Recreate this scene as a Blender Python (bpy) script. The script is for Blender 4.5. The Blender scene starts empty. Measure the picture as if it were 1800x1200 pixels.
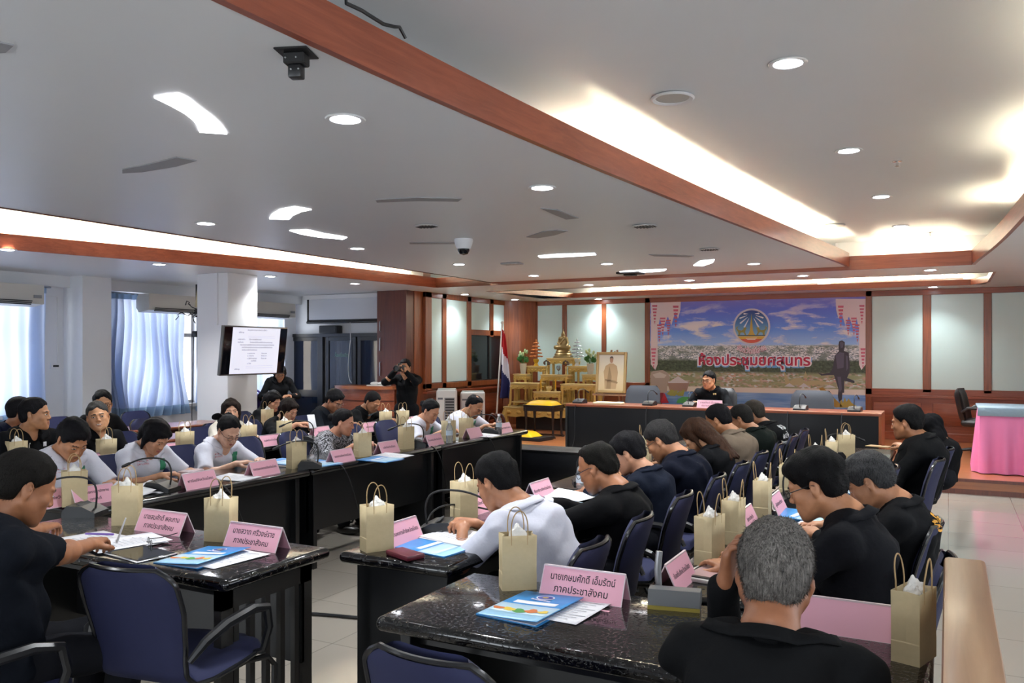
import bpy, bmesh, math, random
import numpy as np
from mathutils import Vector as V, Matrix, Euler
R = math.radians
PI = math.pi
rnd = random.Random(7)
SC = bpy.context.scene
COL = SC.collection

# ------------------------------------------------------------------ the camera and where its pixels fall in the room
FOC, HZ, EYE = 1465.0, 619.0, 1.6
YAW = math.atan(767 / 1465)
FW = (-math.sin(YAW), math.cos(YAW)); RT = (math.cos(YAW), math.sin(YAW))
def D(u, v, d):                       # the point seen at (u, v), d metres into the room
    a = (u - 900) / FOC * d
    return V((FW[0]*d + RT[0]*a, FW[1]*d + RT[1]*a, EYE + (HZ - v) / FOC * d))
def P(u, v, z): return D(u, v, FOC * (z - EYE) / (HZ - v))          # on the level z
def OY(u, v, y):                      # on the wall plane y
    return D(u, v, y / (FW[1] + RT[1] * (u - 900) / FOC))
def OX(u, v, x): return D(u, v, x / (FW[0] + RT[0] * (u - 900) / FOC))
cam = bpy.data.cameras.new('camera'); co = bpy.data.objects.new('camera', cam); COL.objects.link(co)
cam.sensor_width = 36; cam.lens = 36 * FOC / 1800; cam.shift_y = (HZ - 600) / 1800; cam.clip_start = .05
co.location = (0, 0, EYE); co.rotation_euler = (PI/2, 0, YAW)
SC.camera = co

# ------------------------------------------------------------------ materials
def lin(c):
    if isinstance(c, str): c = tuple(int(c[i:i+2], 16) / 255 for i in (0, 2, 4))
    return tuple(x / 12.92 if x <= .04045 else ((x + .055) / 1.055) ** 2.4 for x in c[:3]) + (1,)
class N:
    def __init__(s, name):
        s.m = bpy.data.materials.new(name); s.m.use_nodes = True
        s.nt = s.m.node_tree; s.n = s.nt.nodes; s.l = s.nt.links
        s.b = s.n['Principled BSDF']; s.out = s.n['Material Output']
    def node(s, t, **kw):
        x = s.n.new('ShaderNode' + t)
        for k, v in kw.items():
            if k.startswith('_'): setattr(x, k[1:], v)
            else: x.inputs[k.replace('__', ' ')].default_value = v
        return x
    def link(s, a, b): s.l.new(a, b)
    def coord(s, kind='Object', scale=(1, 1, 1)):
        t = s.node('TexCoord'); mp = s.node('Mapping'); mp.inputs['Scale'].default_value = scale
        s.link(t.outputs[kind], mp.inputs[0]); return mp.outputs[0]
    def ramp(s, fac, stops):
        r = s.node('ValToRGB'); e = r.color_ramp.elements
        while len(e) < len(stops): e.new(.5)
        for k, (p, c) in zip(e, stops): k.position = p; k.color = lin(c)
        s.link(fac, r.inputs[0]); return r.outputs[0]
    def bump(s, h, strength=.2, dist=.01):
        b = s.node('Bump', Strength=strength, Distance=dist); s.link(h, b.inputs['Height']); s.link(b.outputs[0], s.b.inputs['Normal'])
MATS = {}
def mat(name, col, rough=.5, metal=0, spec=.5, bump=None, var=0, vscale=30, emit=0, coat=0, alpha=None, trans=0, sheen=0, stretch=(1, 1, 1)):
    if name in MATS: return MATS[name]
    n = N(name); b = n.b
    b.inputs['Base Color'].default_value = lin(col); b.inputs['Roughness'].default_value = rough
    b.inputs['Metallic'].default_value = metal; b.inputs['Specular IOR Level'].default_value = spec
    b.inputs['Coat Weight'].default_value = coat; b.inputs['Transmission Weight'].default_value = trans
    b.inputs['Sheen Weight'].default_value = sheen
    if alpha is not None: b.inputs['Alpha'].default_value = alpha
    if emit: b.inputs['Emission Color'].default_value = lin(col); b.inputs['Emission Strength'].default_value = emit
    if var or bump:
        c = n.coord('Object', stretch)
        t = n.node('TexNoise', Scale=vscale, Detail=4.0); n.link(c, t.inputs[0])
        if var:
            r, g, bl = lin(col)[:3]
            mx = n.node('MixRGB'); mx.blend_type = 'MIX'
            mx.inputs[1].default_value = (r*(1-var), g*(1-var), bl*(1-var), 1); mx.inputs[2].default_value = (min(1, r*(1+var)), min(1, g*(1+var)), min(1, bl*(1+var)), 1)
            n.link(t.outputs[0], mx.inputs[0]); n.link(mx.outputs[0], b.inputs['Base Color'])
        if bump:
            t2 = n.node('TexNoise', Scale=bump[0], Detail=3.0); n.link(c, t2.inputs[0]); n.bump(t2.outputs[0], bump[1], bump[2] if len(bump) > 2 else .01)
    MATS[name] = n.m
    return n.m
def woodmat(name, c1, c2, rough=.35, axis='z', scale=1.0, coat=.3):
    n = N(name)
    s = {'z': (14, 14, .8), 'x': (.8, 14, 14), 'y': (14, .8, 14)}[axis]
    c = n.coord('Object', tuple(k * scale for k in s))
    t = n.node('TexNoise', Scale=2.2, Detail=6.0, Roughness=.65, Distortion=.6); n.link(c, t.inputs[0])
    n.link(n.ramp(t.outputs[0], [(.3, c1), (.7, c2)]), n.b.inputs['Base Color'])
    n.b.inputs['Roughness'].default_value = rough; n.b.inputs['Coat Weight'].default_value = coat; n.b.inputs['Coat Roughness'].default_value = .2
    n.bump(t.outputs[0], .05, .004)
    return n.m

# ------------------------------------------------------------------ mesh helpers
def BM(): return bmesh.new()
def box(bm, lo, hi, bev=0, seg=2, mi=0, M=None):
    lo, hi = V(lo), V(hi); c = (lo + hi) / 2; s = hi - lo
    g = bmesh.ops.create_cube(bm, size=1, matrix=Matrix.Translation(c) @ Matrix.Diagonal((*s, 1)))
    vs = g['verts']
    if bev:
        es = list({e for v in vs for e in v.link_edges})
        g = bmesh.ops.bevel(bm, geom=es, offset=bev, segments=seg, affect='EDGES', profile=.5, clamp_overlap=True)
        vs = list({v for f in g['faces'] for v in f.verts} | {v for v in vs if v.is_valid})
    fs = {f for v in vs for f in v.link_faces}
    for f in fs: f.material_index = mi
    if M is not None: bmesh.ops.transform(bm, matrix=M, verts=vs)
    return vs
def frame_axes(d):
    d = d.normalized(); up = V((0, 0, 1)) if abs(d.z) < .95 else V((1, 0, 0))
    s = d.cross(up).normalized(); return s, s.cross(d).normalized()
def tube(bm, pts, r, n=8, mi=0, closed=False, cap=True, flat=1.0):
    pts = [V(p) for p in pts]; m = len(pts); rs = r if isinstance(r, (list, tuple)) else [r] * m
    rings = []; prev = None
    for i, p in enumerate(pts):
        a = pts[(i - 1) % m] if (closed or i > 0) else p; b = pts[(i + 1) % m] if (closed or i < m - 1) else p
        d = (b - a)
        if d.length < 1e-9: d = V((0, 0, 1))
        d.normalize()
        if prev is None: s, t = frame_axes(d)
        else:
            s = prev - d * prev.dot(d)
            s = s.normalized() if s.length > 1e-6 else frame_axes(d)[0]
            t = s.cross(d).normalized()
        prev = s
        rings.append([bm.verts.new(p + (s * math.cos(2*PI*k/n) + t * math.sin(2*PI*k/n) * flat) * rs[i]) for k in range(n)])
    for i in range(m if closed else m - 1):
        A, B = rings[i], rings[(i + 1) % m]
        for k in range(n):
            f = bm.faces.new((A[k], A[(k+1) % n], B[(k+1) % n], B[k])); f.material_index = mi
    if cap and not closed:
        for q in (rings[0][::-1], rings[-1]):
            try: bm.faces.new(q).material_index = mi
            except ValueError: pass
def lathe(bm, prof, n=20, mi=0, M=None, sx=1, sy=1):
    rings = []; vs = []
    for r, z in prof:
        if r < 1e-6: q = [bm.verts.new((0, 0, z))]
        else: q = [bm.verts.new((r*sx*math.cos(2*PI*k/n), r*sy*math.sin(2*PI*k/n), z)) for k in range(n)]
        rings.append(q); vs += q
    for A, B in zip(rings, rings[1:]):
        for k in range(n):
            q = [A[k % len(A)], A[(k+1) % len(A)], B[(k+1) % len(B)], B[k % len(B)]]
            q = [x for i, x in enumerate(q) if x not in q[:i]]
            if len(q) > 2: bm.faces.new(q).material_index = mi
    if M is not None: bmesh.ops.transform(bm, matrix=M, verts=vs)
    return vs
def prism(bm, poly, t0, t1, M=None, mi=0):
    """poly in local (x, y), extruded along local z from t0 to t1"""
    a = [bm.verts.new((x, y, t0)) for x, y in poly]; b = [bm.verts.new((x, y, t1)) for x, y in poly]
    fs = [bm.faces.new(a[::-1]), bm.faces.new(b)]; n = len(poly)
    for i in range(n): fs.append(bm.faces.new((a[i], a[(i+1) % n], b[(i+1) % n], b[i])))
    for f in fs: f.material_index = mi
    if M is not None: bmesh.ops.transform(bm, matrix=M, verts=a + b)
    return a + b
def surf(bm, fn, nu, nv, mi=0, cu=False, cv=False):
    g = [[bm.verts.new(fn(i / (nu if cu else nu - 1), j / (nv if cv else nv - 1))) for j in range(nv)] for i in range(nu)]
    for i in range(nu if cu else nu - 1):
        for j in range(nv if cv else nv - 1):
            f = bm.faces.new((g[i][j], g[(i+1) % nu][j], g[(i+1) % nu][(j+1) % nv], g[i][(j+1) % nv])); f.material_index = mi
    return g
def ball(bm, c, r, mi=0, n=12, M=None):
    r = r if isinstance(r, (tuple, list)) else (r, r, r)
    T = Matrix.Translation(c) @ (M.to_4x4() if M is not None else Matrix()) @ Matrix.Diagonal((*r, 1))
    g = bmesh.ops.create_uvsphere(bm, u_segments=n, v_segments=max(6, n * 2 // 3), radius=1, matrix=T)
    for f in {f for v in g['verts'] for f in v.link_faces}: f.material_index = mi
def obj(name, bm, mats, parent=None, ang=35, loc=None, fix=True):
    me = bpy.data.meshes.new(name)
    if fix: bmesh.ops.recalc_face_normals(bm, faces=bm.faces)
    bm.to_mesh(me); bm.free()
    return finish(name, me, mats, parent, ang, loc)
def finish(name, me, mats, parent=None, ang=35, loc=None):
    for m in (mats if isinstance(mats, (list, tuple)) else [mats]): me.materials.append(m)
    me.polygons.foreach_set('use_smooth', [True] * len(me.polygons))
    if ang is not None: me.set_sharp_from_angle(angle=R(ang))
    o = bpy.data.objects.new(name, me); COL.objects.link(o)
    if parent is not None: o.parent = parent
    if loc is not None: o.location = loc
    return o
def tag(o, label, cat, group=None, kind=None):
    o['label'] = label; o['category'] = cat
    if group: o['group'] = group
    if kind: o['kind'] = kind
    return o
def struct(o): o['kind'] = 'structure'; return o
def thing(name, label, cat, loc=(0, 0, 0), rz=0, group=None):
    o = bpy.data.objects.new(name, None); COL.objects.link(o); o.location = loc; o.rotation_euler = (0, 0, rz)
    o.empty_display_size = .1
    return tag(o, label, cat, group)
KIDS = {}
def dup(root, label, loc, rz=0, group=None):
    def cp(o, par):
        c = o.copy(); COL.objects.link(c)
        if par is not None: c.parent = par
        for ch in o.children: cp(ch, c)
        return c
    r = cp(root, None); r.location = loc; r.rotation_euler = (0, 0, rz); r['label'] = label
    if group: r['group'] = group
    return r
def text_mesh(s, size, offset=0, extrude=0, align='CENTER', spacing=1.0):
    c = bpy.data.curves.new('t', 'FONT'); c.body = s; c.size = size; c.align_x = align; c.align_y = 'CENTER'
    c.offset = offset; c.extrude = extrude; c.resolution_u = 2; c.space_character = spacing
    o = bpy.data.objects.new('t', c); COL.objects.link(o)
    dg = bpy.context.evaluated_depsgraph_get(); me = bpy.data.meshes.new_from_object(o.evaluated_get(dg))
    bpy.data.objects.remove(o); bpy.data.curves.remove(c)
    return me
TXT = {}
def lettering(s, size, m, parent, M, offset=0, extrude=.0004, name='lettering', fit=None):
    me = text_mesh(s, size, offset, extrude)
    me.materials.clear()
    if fit and len(me.vertices):
        xs = [v.co.x for v in me.vertices]; w = max(xs) - min(xs); k = min(1, fit / w) if w else 1
        if fit < 0: k = -fit / w
        me.transform(Matrix.Diagonal((k, 1 if fit > 0 else k, 1, 1)))
    me.transform(M)
    o = finish(name, me, m, parent, 30)
    return o
def arc(c, r, a0, a1, n, ax=V((1, 0, 0)), ay=V((0, 0, 1))):
    return [V(c) + ax * r * math.cos(a0 + (a1-a0)*i/(n-1)) + ay * r * math.sin(a0 + (a1-a0)*i/(n-1)) for i in range(n)]
def bez(p0, p1, p2, p3, n=12):
    p0, p1, p2, p3 = map(V, (p0, p1, p2, p3)); o = []
    for i in range(n):
        t = i / (n-1); o.append(p0*(1-t)**3 + p1*3*t*(1-t)**2 + p2*3*t*t*(1-t) + p3*t**3)
    return o
# ------------------------------------------------------------------ shared materials
WHITE = mat('white_paint', 'dadadc', .55, var=.02, vscale=3)
CEIL = mat('ceiling_paint', 'd8dadc', .38, spec=.4, var=.02, vscale=2)
WALLP = mat('wall_paint', 'dcdde0', .6, var=.03, vscale=4)
WOOD = woodmat('wainscot_wood', '70391c', '96522c', .35)
WOODX = woodmat('trim_wood', '7a3a20', '9c5233', .35, 'x')
WOODY = woodmat('beam_wood', '7c3a22', '9e5236', .35, 'y')
WOODD = woodmat('dark_wood', '4a1f14', '6a3220', .4)
STAGEW = woodmat('stage_wood', '8a5030', 'a8683c', .3, 'x', .6)
TANW = woodmat('tan_wood', '8c6749', '9e7858', .4, 'y')
BROWN = woodmat('brown_laminate', '6e3826', '8a4a32', .25, 'y', .6)
PANELG = mat('frosted_panel', 'd0e8e4', .35, var=.02, vscale=5)
BLACK = mat('black_lacquer', '08080a', .16, spec=.5)
BLACKM = mat('black_matte', '121214', .55)
BLACKP = mat('black_plastic', '17181b', .35)
EDGE = mat('chair_edge', '15161a', .22)
STEEL = mat('steel', 'b8babd', .28, 1)
CHROME = mat('chrome', 'd8d8da', .12, 1)
BLUEF = mat('blue_fabric', '181e46', .85, bump=(900, .25, .002), var=.12, vscale=40, sheen=.05)
BLUED = mat('blue_fabric_back', '151a3e', .8, bump=(900, .25, .002), var=.1, vscale=40)
KRAFT = mat('kraft_paper', 'b9a884', .75, var=.07, vscale=60, bump=(120, .08, .002))
KRAFTI = mat('kraft_inside', '8f7f60', .85)
TWINE = mat('twine', 'a58a62', .8)
PACK = mat('wrapping_film', 'dddbd6', .2, bump=(70, .7, .01))
PINK = mat('pink_card', 'dea4b5', .45, spec=.4)
PINKB = mat('pink_card_reverse', 'b05a70', .5)
ACRYL = mat('acrylic_edge', 'd9c6cc', .12, spec=.6)
INK = mat('black_ink', '1e1a22', .7)
PAPER = mat('white_paper', 'e6e6ea', .7)
BLUEC = mat('blue_cover', '2f8fd6', .3)
BLUEL = mat('light_blue_cover', '9fd0ee', .35)
SKYP = mat('print_sky', 'b9d7ea', .35)
GREEN = mat('green_print', '4f9a4a', .5)
ORANGE = mat('orange_print', 'd0743a', .45)
YELLOW = mat('yellow_print', 'e4c44a', .45)
REDI = mat('red_thread', 'c8404e', .7)
GOLD = mat('gold_leaf', 'dcb866', .4, .3, bump=(90, .5, .01), var=.18, vscale=50)
GOLDP = mat('gold_plain', 'e2c888', .4, .25)
BRONZE = mat('bronze', '9a8458', .4, .6)
LAMPW = mat('lamp_glow', 'f4f7ff', emit=14)
TUBEW = mat('tube_glow', 'fff4d2', emit=32)
SKIN = {}
def skin(tone):
    if tone not in SKIN:
        n = N('skin_' + tone); c = n.coord('Object')
        t = n.node('TexNoise', Scale=22, Detail=4.0); n.link(c, t.inputs[0])
        r, g, b = [int(tone[i:i+2], 16) / 255 for i in (0, 2, 4)]
        n.link(n.ramp(t.outputs[0], [(.3, (r*.92, g*.88, b*.86)), (.7, (min(1, r*1.05), min(1, g*1.03), min(1, b*1.02)))]), n.b.inputs['Base Color'])
        n.b.inputs['Roughness'].default_value = .48; n.b.inputs['Subsurface Weight'].default_value = 0
        t2 = n.node('TexNoise', Scale=260, Detail=2.0); n.link(c, t2.inputs[0]); n.bump(t2.outputs[0], .12, .002)
        SKIN[tone] = n.m
    return SKIN[tone]
HAIR = {}
def hairmat(c):
    if c not in HAIR:
        n = N('hair_' + c); co_ = n.coord('Object', (260, 260, 30))
        t = n.node('TexNoise', Scale=1.0, Detail=5.0, Roughness=.7, Distortion=.4); n.link(co_, t.inputs[0])
        r, g, b = [int(c[i:i+2], 16) / 255 for i in (0, 2, 4)]
        n.link(n.ramp(t.outputs[0], [(.35, (r*.35, g*.35, b*.35)), (.7, (min(1, r*.95), min(1, g*.95), min(1, b*.95)))]), n.b.inputs['Base Color'])
        n.b.inputs['Roughness'].default_value = .6; n.b.inputs['Specular IOR Level'].default_value = .12
        n.bump(t.outputs[0], .6, .006); HAIR[c] = n.m
    return HAIR[c]
def cloth(c, rough=.85):
    return mat('cloth_' + c, c, rough, bump=(16, .35, .016), var=.06, vscale=140, sheen=0, spec=.12)
def printed(name, dark, light, scale):
    n = N(name); c = n.coord('Object', (1, 1, 1))
    t = n.node('TexNoise', Scale=scale, Detail=2.0, Distortion=3.0); n.link(c, t.inputs[0])
    n.link(n.ramp(t.outputs[0], [(.5, dark), (.54, light)]), n.b.inputs['Base Color']); n.b.inputs['Roughness'].default_value = .85
    return n.m
# ------------------------------------------------------------------ smooth solid modelling on a grid, for bodies, clothes and hair
class SDF:
    def __init__(s, lo, hi, h):
        s.lo = np.array(lo, np.float32); s.h = h
        s.n = np.ceil((np.array(hi) - s.lo) / h).astype(int) + 1
        s.d = np.full(s.n, .2, np.float32)
        s.ax = [s.lo[i] + h * np.arange(s.n[i], dtype=np.float32) for i in range(3)]
    def win(s, lo, hi):
        a = np.maximum(np.floor((np.array(lo) - s.lo) / s.h).astype(int), 0)
        b = np.minimum(np.ceil((np.array(hi) - s.lo) / s.h).astype(int) + 1, s.n)
        if (b <= a).any(): return None, None
        sl = tuple(slice(i, j) for i, j in zip(a, b))
        return sl, (s.ax[0][sl[0]][:, None, None], s.ax[1][sl[1]][None, :, None], s.ax[2][sl[2]][None, None, :])
    def put(s, sl, e, k, sub=False):
        d = s.d[sl]
        if sub:
            a, b = d, -e
            s.d[sl] = np.maximum(a, b) + (np.maximum(k - np.abs(a - b), 0) ** 2 / (4*k) if k else 0)
        else:
            s.d[sl] = np.minimum(d, e) - (np.maximum(k - np.abs(d - e), 0) ** 2 / (4*k) if k else 0)
    def cone(s, a, b, ra, rb, k=.01, sub=False):
        a, b = np.array(a, np.float32), np.array(b, np.float32); m = max(ra, rb) + k + 2*s.h
        sl, c = s.win(np.minimum(a, b) - m, np.maximum(a, b) + m)
        if sl is None: return
        ab = b - a; L = float(ab @ ab) + 1e-9
        p = [c[i] - a[i] for i in range(3)]
        t = np.clip((p[0]*ab[0] + p[1]*ab[1] + p[2]*ab[2]) / L, 0, 1)
        e = np.sqrt((p[0]-t*ab[0])**2 + (p[1]-t*ab[1])**2 + (p[2]-t*ab[2])**2) - (ra + (rb-ra)*t)
        s.put(sl, e, k, sub)
    def chain(s, pts, rs, k=.01, sub=False):
        for i in range(len(pts)-1): s.cone(pts[i], pts[i+1], rs[i], rs[i+1], k, sub)
    def ell(s, c0, r, M=None, k=.01, sub=False):
        """ellipsoid; M = 3x3 whose columns are its axes"""
        M = np.eye(3) if M is None else np.array(M)
        r = np.array(r, np.float32); ext = np.sqrt(((M * r) ** 2).sum(1)) + k + 2*s.h
        sl, c = s.win(np.array(c0) - ext, np.array(c0) + ext)
        if sl is None: return
        p = [c[i] - c0[i] for i in range(3)]
        q = [(p[0]*M[0, j] + p[1]*M[1, j] + p[2]*M[2, j]) / r[j] for j in range(3)]
        k0 = np.sqrt(q[0]**2 + q[1]**2 + q[2]**2) + 1e-6
        k1 = np.sqrt((q[0]/r[0])**2 + (q[1]/r[1])**2 + (q[2]/r[2])**2) + 1e-6
        s.put(sl, k0 * (k0 - 1) / k1, k, sub)
    def grid(s): return s.ax[0][:, None, None], s.ax[1][None, :, None], s.ax[2][None, None, :]
    def mesh(s):
        D_ = s.d; D_[0] = D_[-1] = .1; D_[:, 0] = D_[:, -1] = .1; D_[:, :, 0] = D_[:, :, -1] = .1
        S = D_ < 0; n = s.n
        cn = np.zeros(n - 1, np.int8)
        for i in (0, 1):
            for j in (0, 1):
                for k in (0, 1): cn += S[i:n[0]-1+i, j:n[1]-1+j, k:n[2]-1+k]
        A = np.argwhere((cn > 0) & (cn < 8)); idx = np.full(n - 1, -1, np.int32); idx[tuple(A.T)] = np.arange(len(A))
        acc = np.zeros((len(A), 3), np.float32); cnt = np.zeros(len(A), np.float32)
        cor = [(i, j, k) for i in (0, 1) for j in (0, 1) for k in (0, 1)]
        val = {c: D_[A[:, 0]+c[0], A[:, 1]+c[1], A[:, 2]+c[2]] for c in cor}
        for c in cor:
            for a in range(3):
                if c[a]: continue
                e = list(c); e[a] = 1; e = tuple(e); v0, v1 = val[c], val[e]
                m = (v0 < 0) != (v1 < 0); t = np.where(m, v0 / np.where(m, v0 - v1, 1), 0)
                for q in range(3): acc[:, q] += np.where(m, c[q] + (t if q == a else 0), 0)
                cnt += m
        vs = s.lo + (A + acc / cnt[:, None]) * s.h
        F = []
        for a in range(3):
            b, c = (a+1) % 3, (a+2) % 3
            s0 = [slice(None)]*3; s1 = [slice(None)]*3; s0[a] = slice(0, -1); s1[a] = slice(1, None)
            E = np.argwhere(S[tuple(s0)] != S[tuple(s1)])
            E = E[(E[:, b] > 0) & (E[:, c] > 0) & (E[:, b] < n[b]-1) & (E[:, c] < n[c]-1)]
            ins = S[tuple(E.T)]
            def g(db, dc):
                q = E.copy(); q[:, b] -= db; q[:, c] -= dc; return idx[tuple(q.T)]
            Q = np.stack([g(1, 1), g(0, 1), g(0, 0), g(1, 0)], 1); Q[~ins] = Q[~ins][:, ::-1]
            F.append(Q)
        F = np.concatenate(F); F = F[(F >= 0).all(1)]
        return vs, F
    def at(s, p):
        i = np.clip(np.round((np.asarray(p) - s.lo) / s.h).astype(int), 0, s.n - 1); return s.d[tuple(i.T)]
def np_mesh(name, vs, F, mats, parent, mi=None, ang=None):
    me = bpy.data.meshes.new(name); me.vertices.add(len(vs)); me.vertices.foreach_set('co', np.asarray(vs, np.float32).ravel())
    k = F.shape[1]; me.loops.add(F.size); me.loops.foreach_set('vertex_index', F.ravel().astype(np.int32))
    me.polygons.add(len(F)); me.polygons.foreach_set('loop_start', np.arange(0, F.size, k, dtype=np.int32)); me.polygons.foreach_set('loop_total', np.full(len(F), k, np.int32))
    if mi is not None: me.polygons.foreach_set('material_index', mi.astype(np.int32))
    me.update(calc_edges=True)
    return finish(name, me, mats, parent, ang)
def relax(vs, F, it=1, w=.5):
    for _ in range(it):
        a = np.zeros_like(vs); c = np.zeros(len(vs))
        for i in range(4):
            np.add.at(a, F[:, i], vs[F[:, (i+1) % 4]] + vs[F[:, (i-1) % 4]]); np.add.at(c, F[:, i], 2)
        vs = vs * (1-w) + a / c[:, None] * w
    return vs

# ------------------------------------------------------------------ people
def rotm(pitch, yaw, roll=0): # head axes in body space: +yaw turns left, +pitch looks down
    return np.array((Matrix.Rotation(yaw, 3, 'Z') @ Matrix.Rotation(-pitch, 3, 'X') @ Matrix.Rotation(roll, 3, 'Y')))
def unit(v): return v / (np.linalg.norm(v) + 1e-9)
def elbow(S, W, l1, l2, pole):
    d = W - S; L = np.linalg.norm(d)
    if L > (l1 + l2) * .995: W = S + d / L * (l1+l2) * .995; d = W - S; L = np.linalg.norm(d)
    u = d / L; a = (l1*l1 - l2*l2 + L*L) / (2*L); h = math.sqrt(max(0, l1*l1 - a*a))
    p = pole - u * (pole @ u); return S + u*a + unit(p) * h, W
def hand(s, W, f, n, sd, curl, thumb=.8, k=.011, spread=1.0):
    """W wrist, f towards the fingers, n palm normal, sd towards the thumb"""
    f = unit(f); n = unit(n - f * (n @ f)); sd = unit(sd - f*(sd@f) - n*(sd@n))
    off = (.031, .0105, -.0105, -.030); ln = (.070, .078, .073, .058); r0 = (.0088, .0092, .0088, .0078)
    for i in range(4):
        a = W + sd * off[i] * .55; b = W + f * (.086 - .004*abs(i-1)) + sd * off[i] - n * .004
        s.cone(a, b, .0155, .0118, .014)
    for i in range(4):
        p = W + f * (.086 - .004*abs(i-1)) + sd * off[i] - n * .004; ang = curl * .45; L = ln[i]
        for q, (fr, rr) in enumerate(((.42, 1), (.32, .93), (.26, .82))):
            dv = f * math.cos(ang) + n * math.sin(ang) + sd * off[i] * 2.2 * spread * (1 - curl*.3)
            e = p + unit(dv) * L * fr; s.cone(p, e, r0[i]*rr*1.0, r0[i]*rr*.93, .004 if q else .007); p = e; ang += curl * (.75 + .06*i)
    a = W + f*.022 + sd*.020 + n*.004; b = a + unit(f*.55 + sd*.75 + n*.35)*.044; c = b + unit(f*(.85) + sd*(.45-.7*curl*.5) + n*.3*thumb)*.032
    d = c + unit(f + sd*(.1-.5*curl*.4) + n*.3*thumb)*.024
    s.chain([a, b, c, d], [.0155, .0115, .0095, .0078], .009)
def head_sdf(s, C, M, sc, fem, smile, ear=True):
    def T(p): return C + M @ (np.array(p) * sc)
    def E(c, r, k=.012, sub=False, rot=None): s.ell(T(c), np.array(r)*sc, M if rot is None else M @ rot, k, sub)
    def K(a, b, ra, rb, k=.01, sub=False): s.cone(T(a), T(b), ra*sc, rb*sc, k, sub)
    j = .93 if fem else 1.0
    E((0, -.014, .032), (.077, .099, .086), .001)
    E((0, .030, -.030), (.067*j, .063, .081), .02)
    for q in (-1, 1):
        K((q*.058*j, -.002, -.048), (q*.028*j, .062, -.092), .020, .018, .03)
        E((q*.040, .064, -.022), (.021, .018, .020), .018)
        K((q*.034, .078, -.058), (q*.020, .084, -.078), .010, .008, .02)
        E((q*.031, .101, .003), (.019, .015, .0115), .012, True)
        E((q*.031, .0775, .001), (.0145, .0125, .0105), .004)
        K((q*.012, .089, .021), (q*.046, .076, .022), .0075 if fem else .009, .006, .012)
    E((0, .078, -.100), (.022*j, .018, .017), .02)
    K((0, .087, .014), (0, .105, -.026), .006, .0095, .010)
    for q in (-1, 1): E((q*.0115, .097, -.031), (.0085, .010, .0075), .006)
    w = .024 if smile else .019
    K((-w, .0865, -.056 + (.003 if smile else 0)), (0, .096, -.0575), .0042, .0062, .005); K((w, .0865, -.056 + (.003 if smile else 0)), (0, .096, -.0575), .0042, .0062, .005)
    K((-w*.8, .087, -.066), (0, .0945, -.0685), .0045, .0068, .005); K((w*.8, .087, -.066), (0, .0945, -.0685), .0045, .0068, .005)
    K((-w*1.05, .092, -.0618), (0, .1035, -.0625), .002, .003, .003, True); K((w*1.05, .092, -.0618), (0, .1035, -.0625), .002, .003, .003, True)
    if ear:
        for q in (-1, 1):
            Rz = np.array(Matrix.Rotation(q*R(-24), 3, 'Z') @ Matrix.Rotation(R(12), 3, 'X'))
            E((q*.079, -.012, -.004), (.0075, .0185, .0315), .006, rot=Rz); E((q*.0755, -.006, -.030), (.007, .0095, .012), .006, rot=Rz)
            E((q*.0865, -.008, .002), (.006, .0095, .017), .004, True, rot=Rz)
NP = 0
def smax(a, b, k=.02): return np.maximum(a, b) + np.maximum(k - np.abs(a - b), 0)**2 / (4*k)
def fuzz(vs, F, cnt, ln, seed, down, grav=.6, wd=.0012):
    g = np.random.RandomState(seed); i = g.randint(0, len(F), cnt)
    P0, P1, P2, P3 = (vs[F[i, q]] for q in range(4)); u, v = g.rand(cnt, 1), g.rand(cnt, 1)
    b = P0*(1-u)*(1-v) + P1*u*(1-v) + P2*u*v + P3*(1-u)*v
    nr = np.cross(P2-P0, P3-P1); nr /= np.linalg.norm(nr, axis=1, keepdims=True) + 1e-9
    dr = nr * .55 + np.asarray(down)[None] * grav + g.randn(cnt, 3) * .18
    dr /= np.linalg.norm(dr, axis=1, keepdims=True); sd = np.cross(dr, nr); sd /= np.linalg.norm(sd, axis=1, keepdims=True) + 1e-9
    L = ln * (.6 + .8*g.rand(cnt, 1)); b = b - nr*.002
    V_ = np.concatenate([b - sd*wd, b + sd*wd, b + dr*L]); k = np.arange(cnt)
    return V_, np.stack([k, k+cnt, k+2*cnt], 1)
def drape(verts, s, d):
    """push points along d until they touch the solid s"""
    p = np.array(verts, float); d = np.array(d, float)
    for _ in range(160):
        m = s.at(p) > .002
        if not m.any(): break
        p[m] += d * .003
    return p - d * .003
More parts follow.
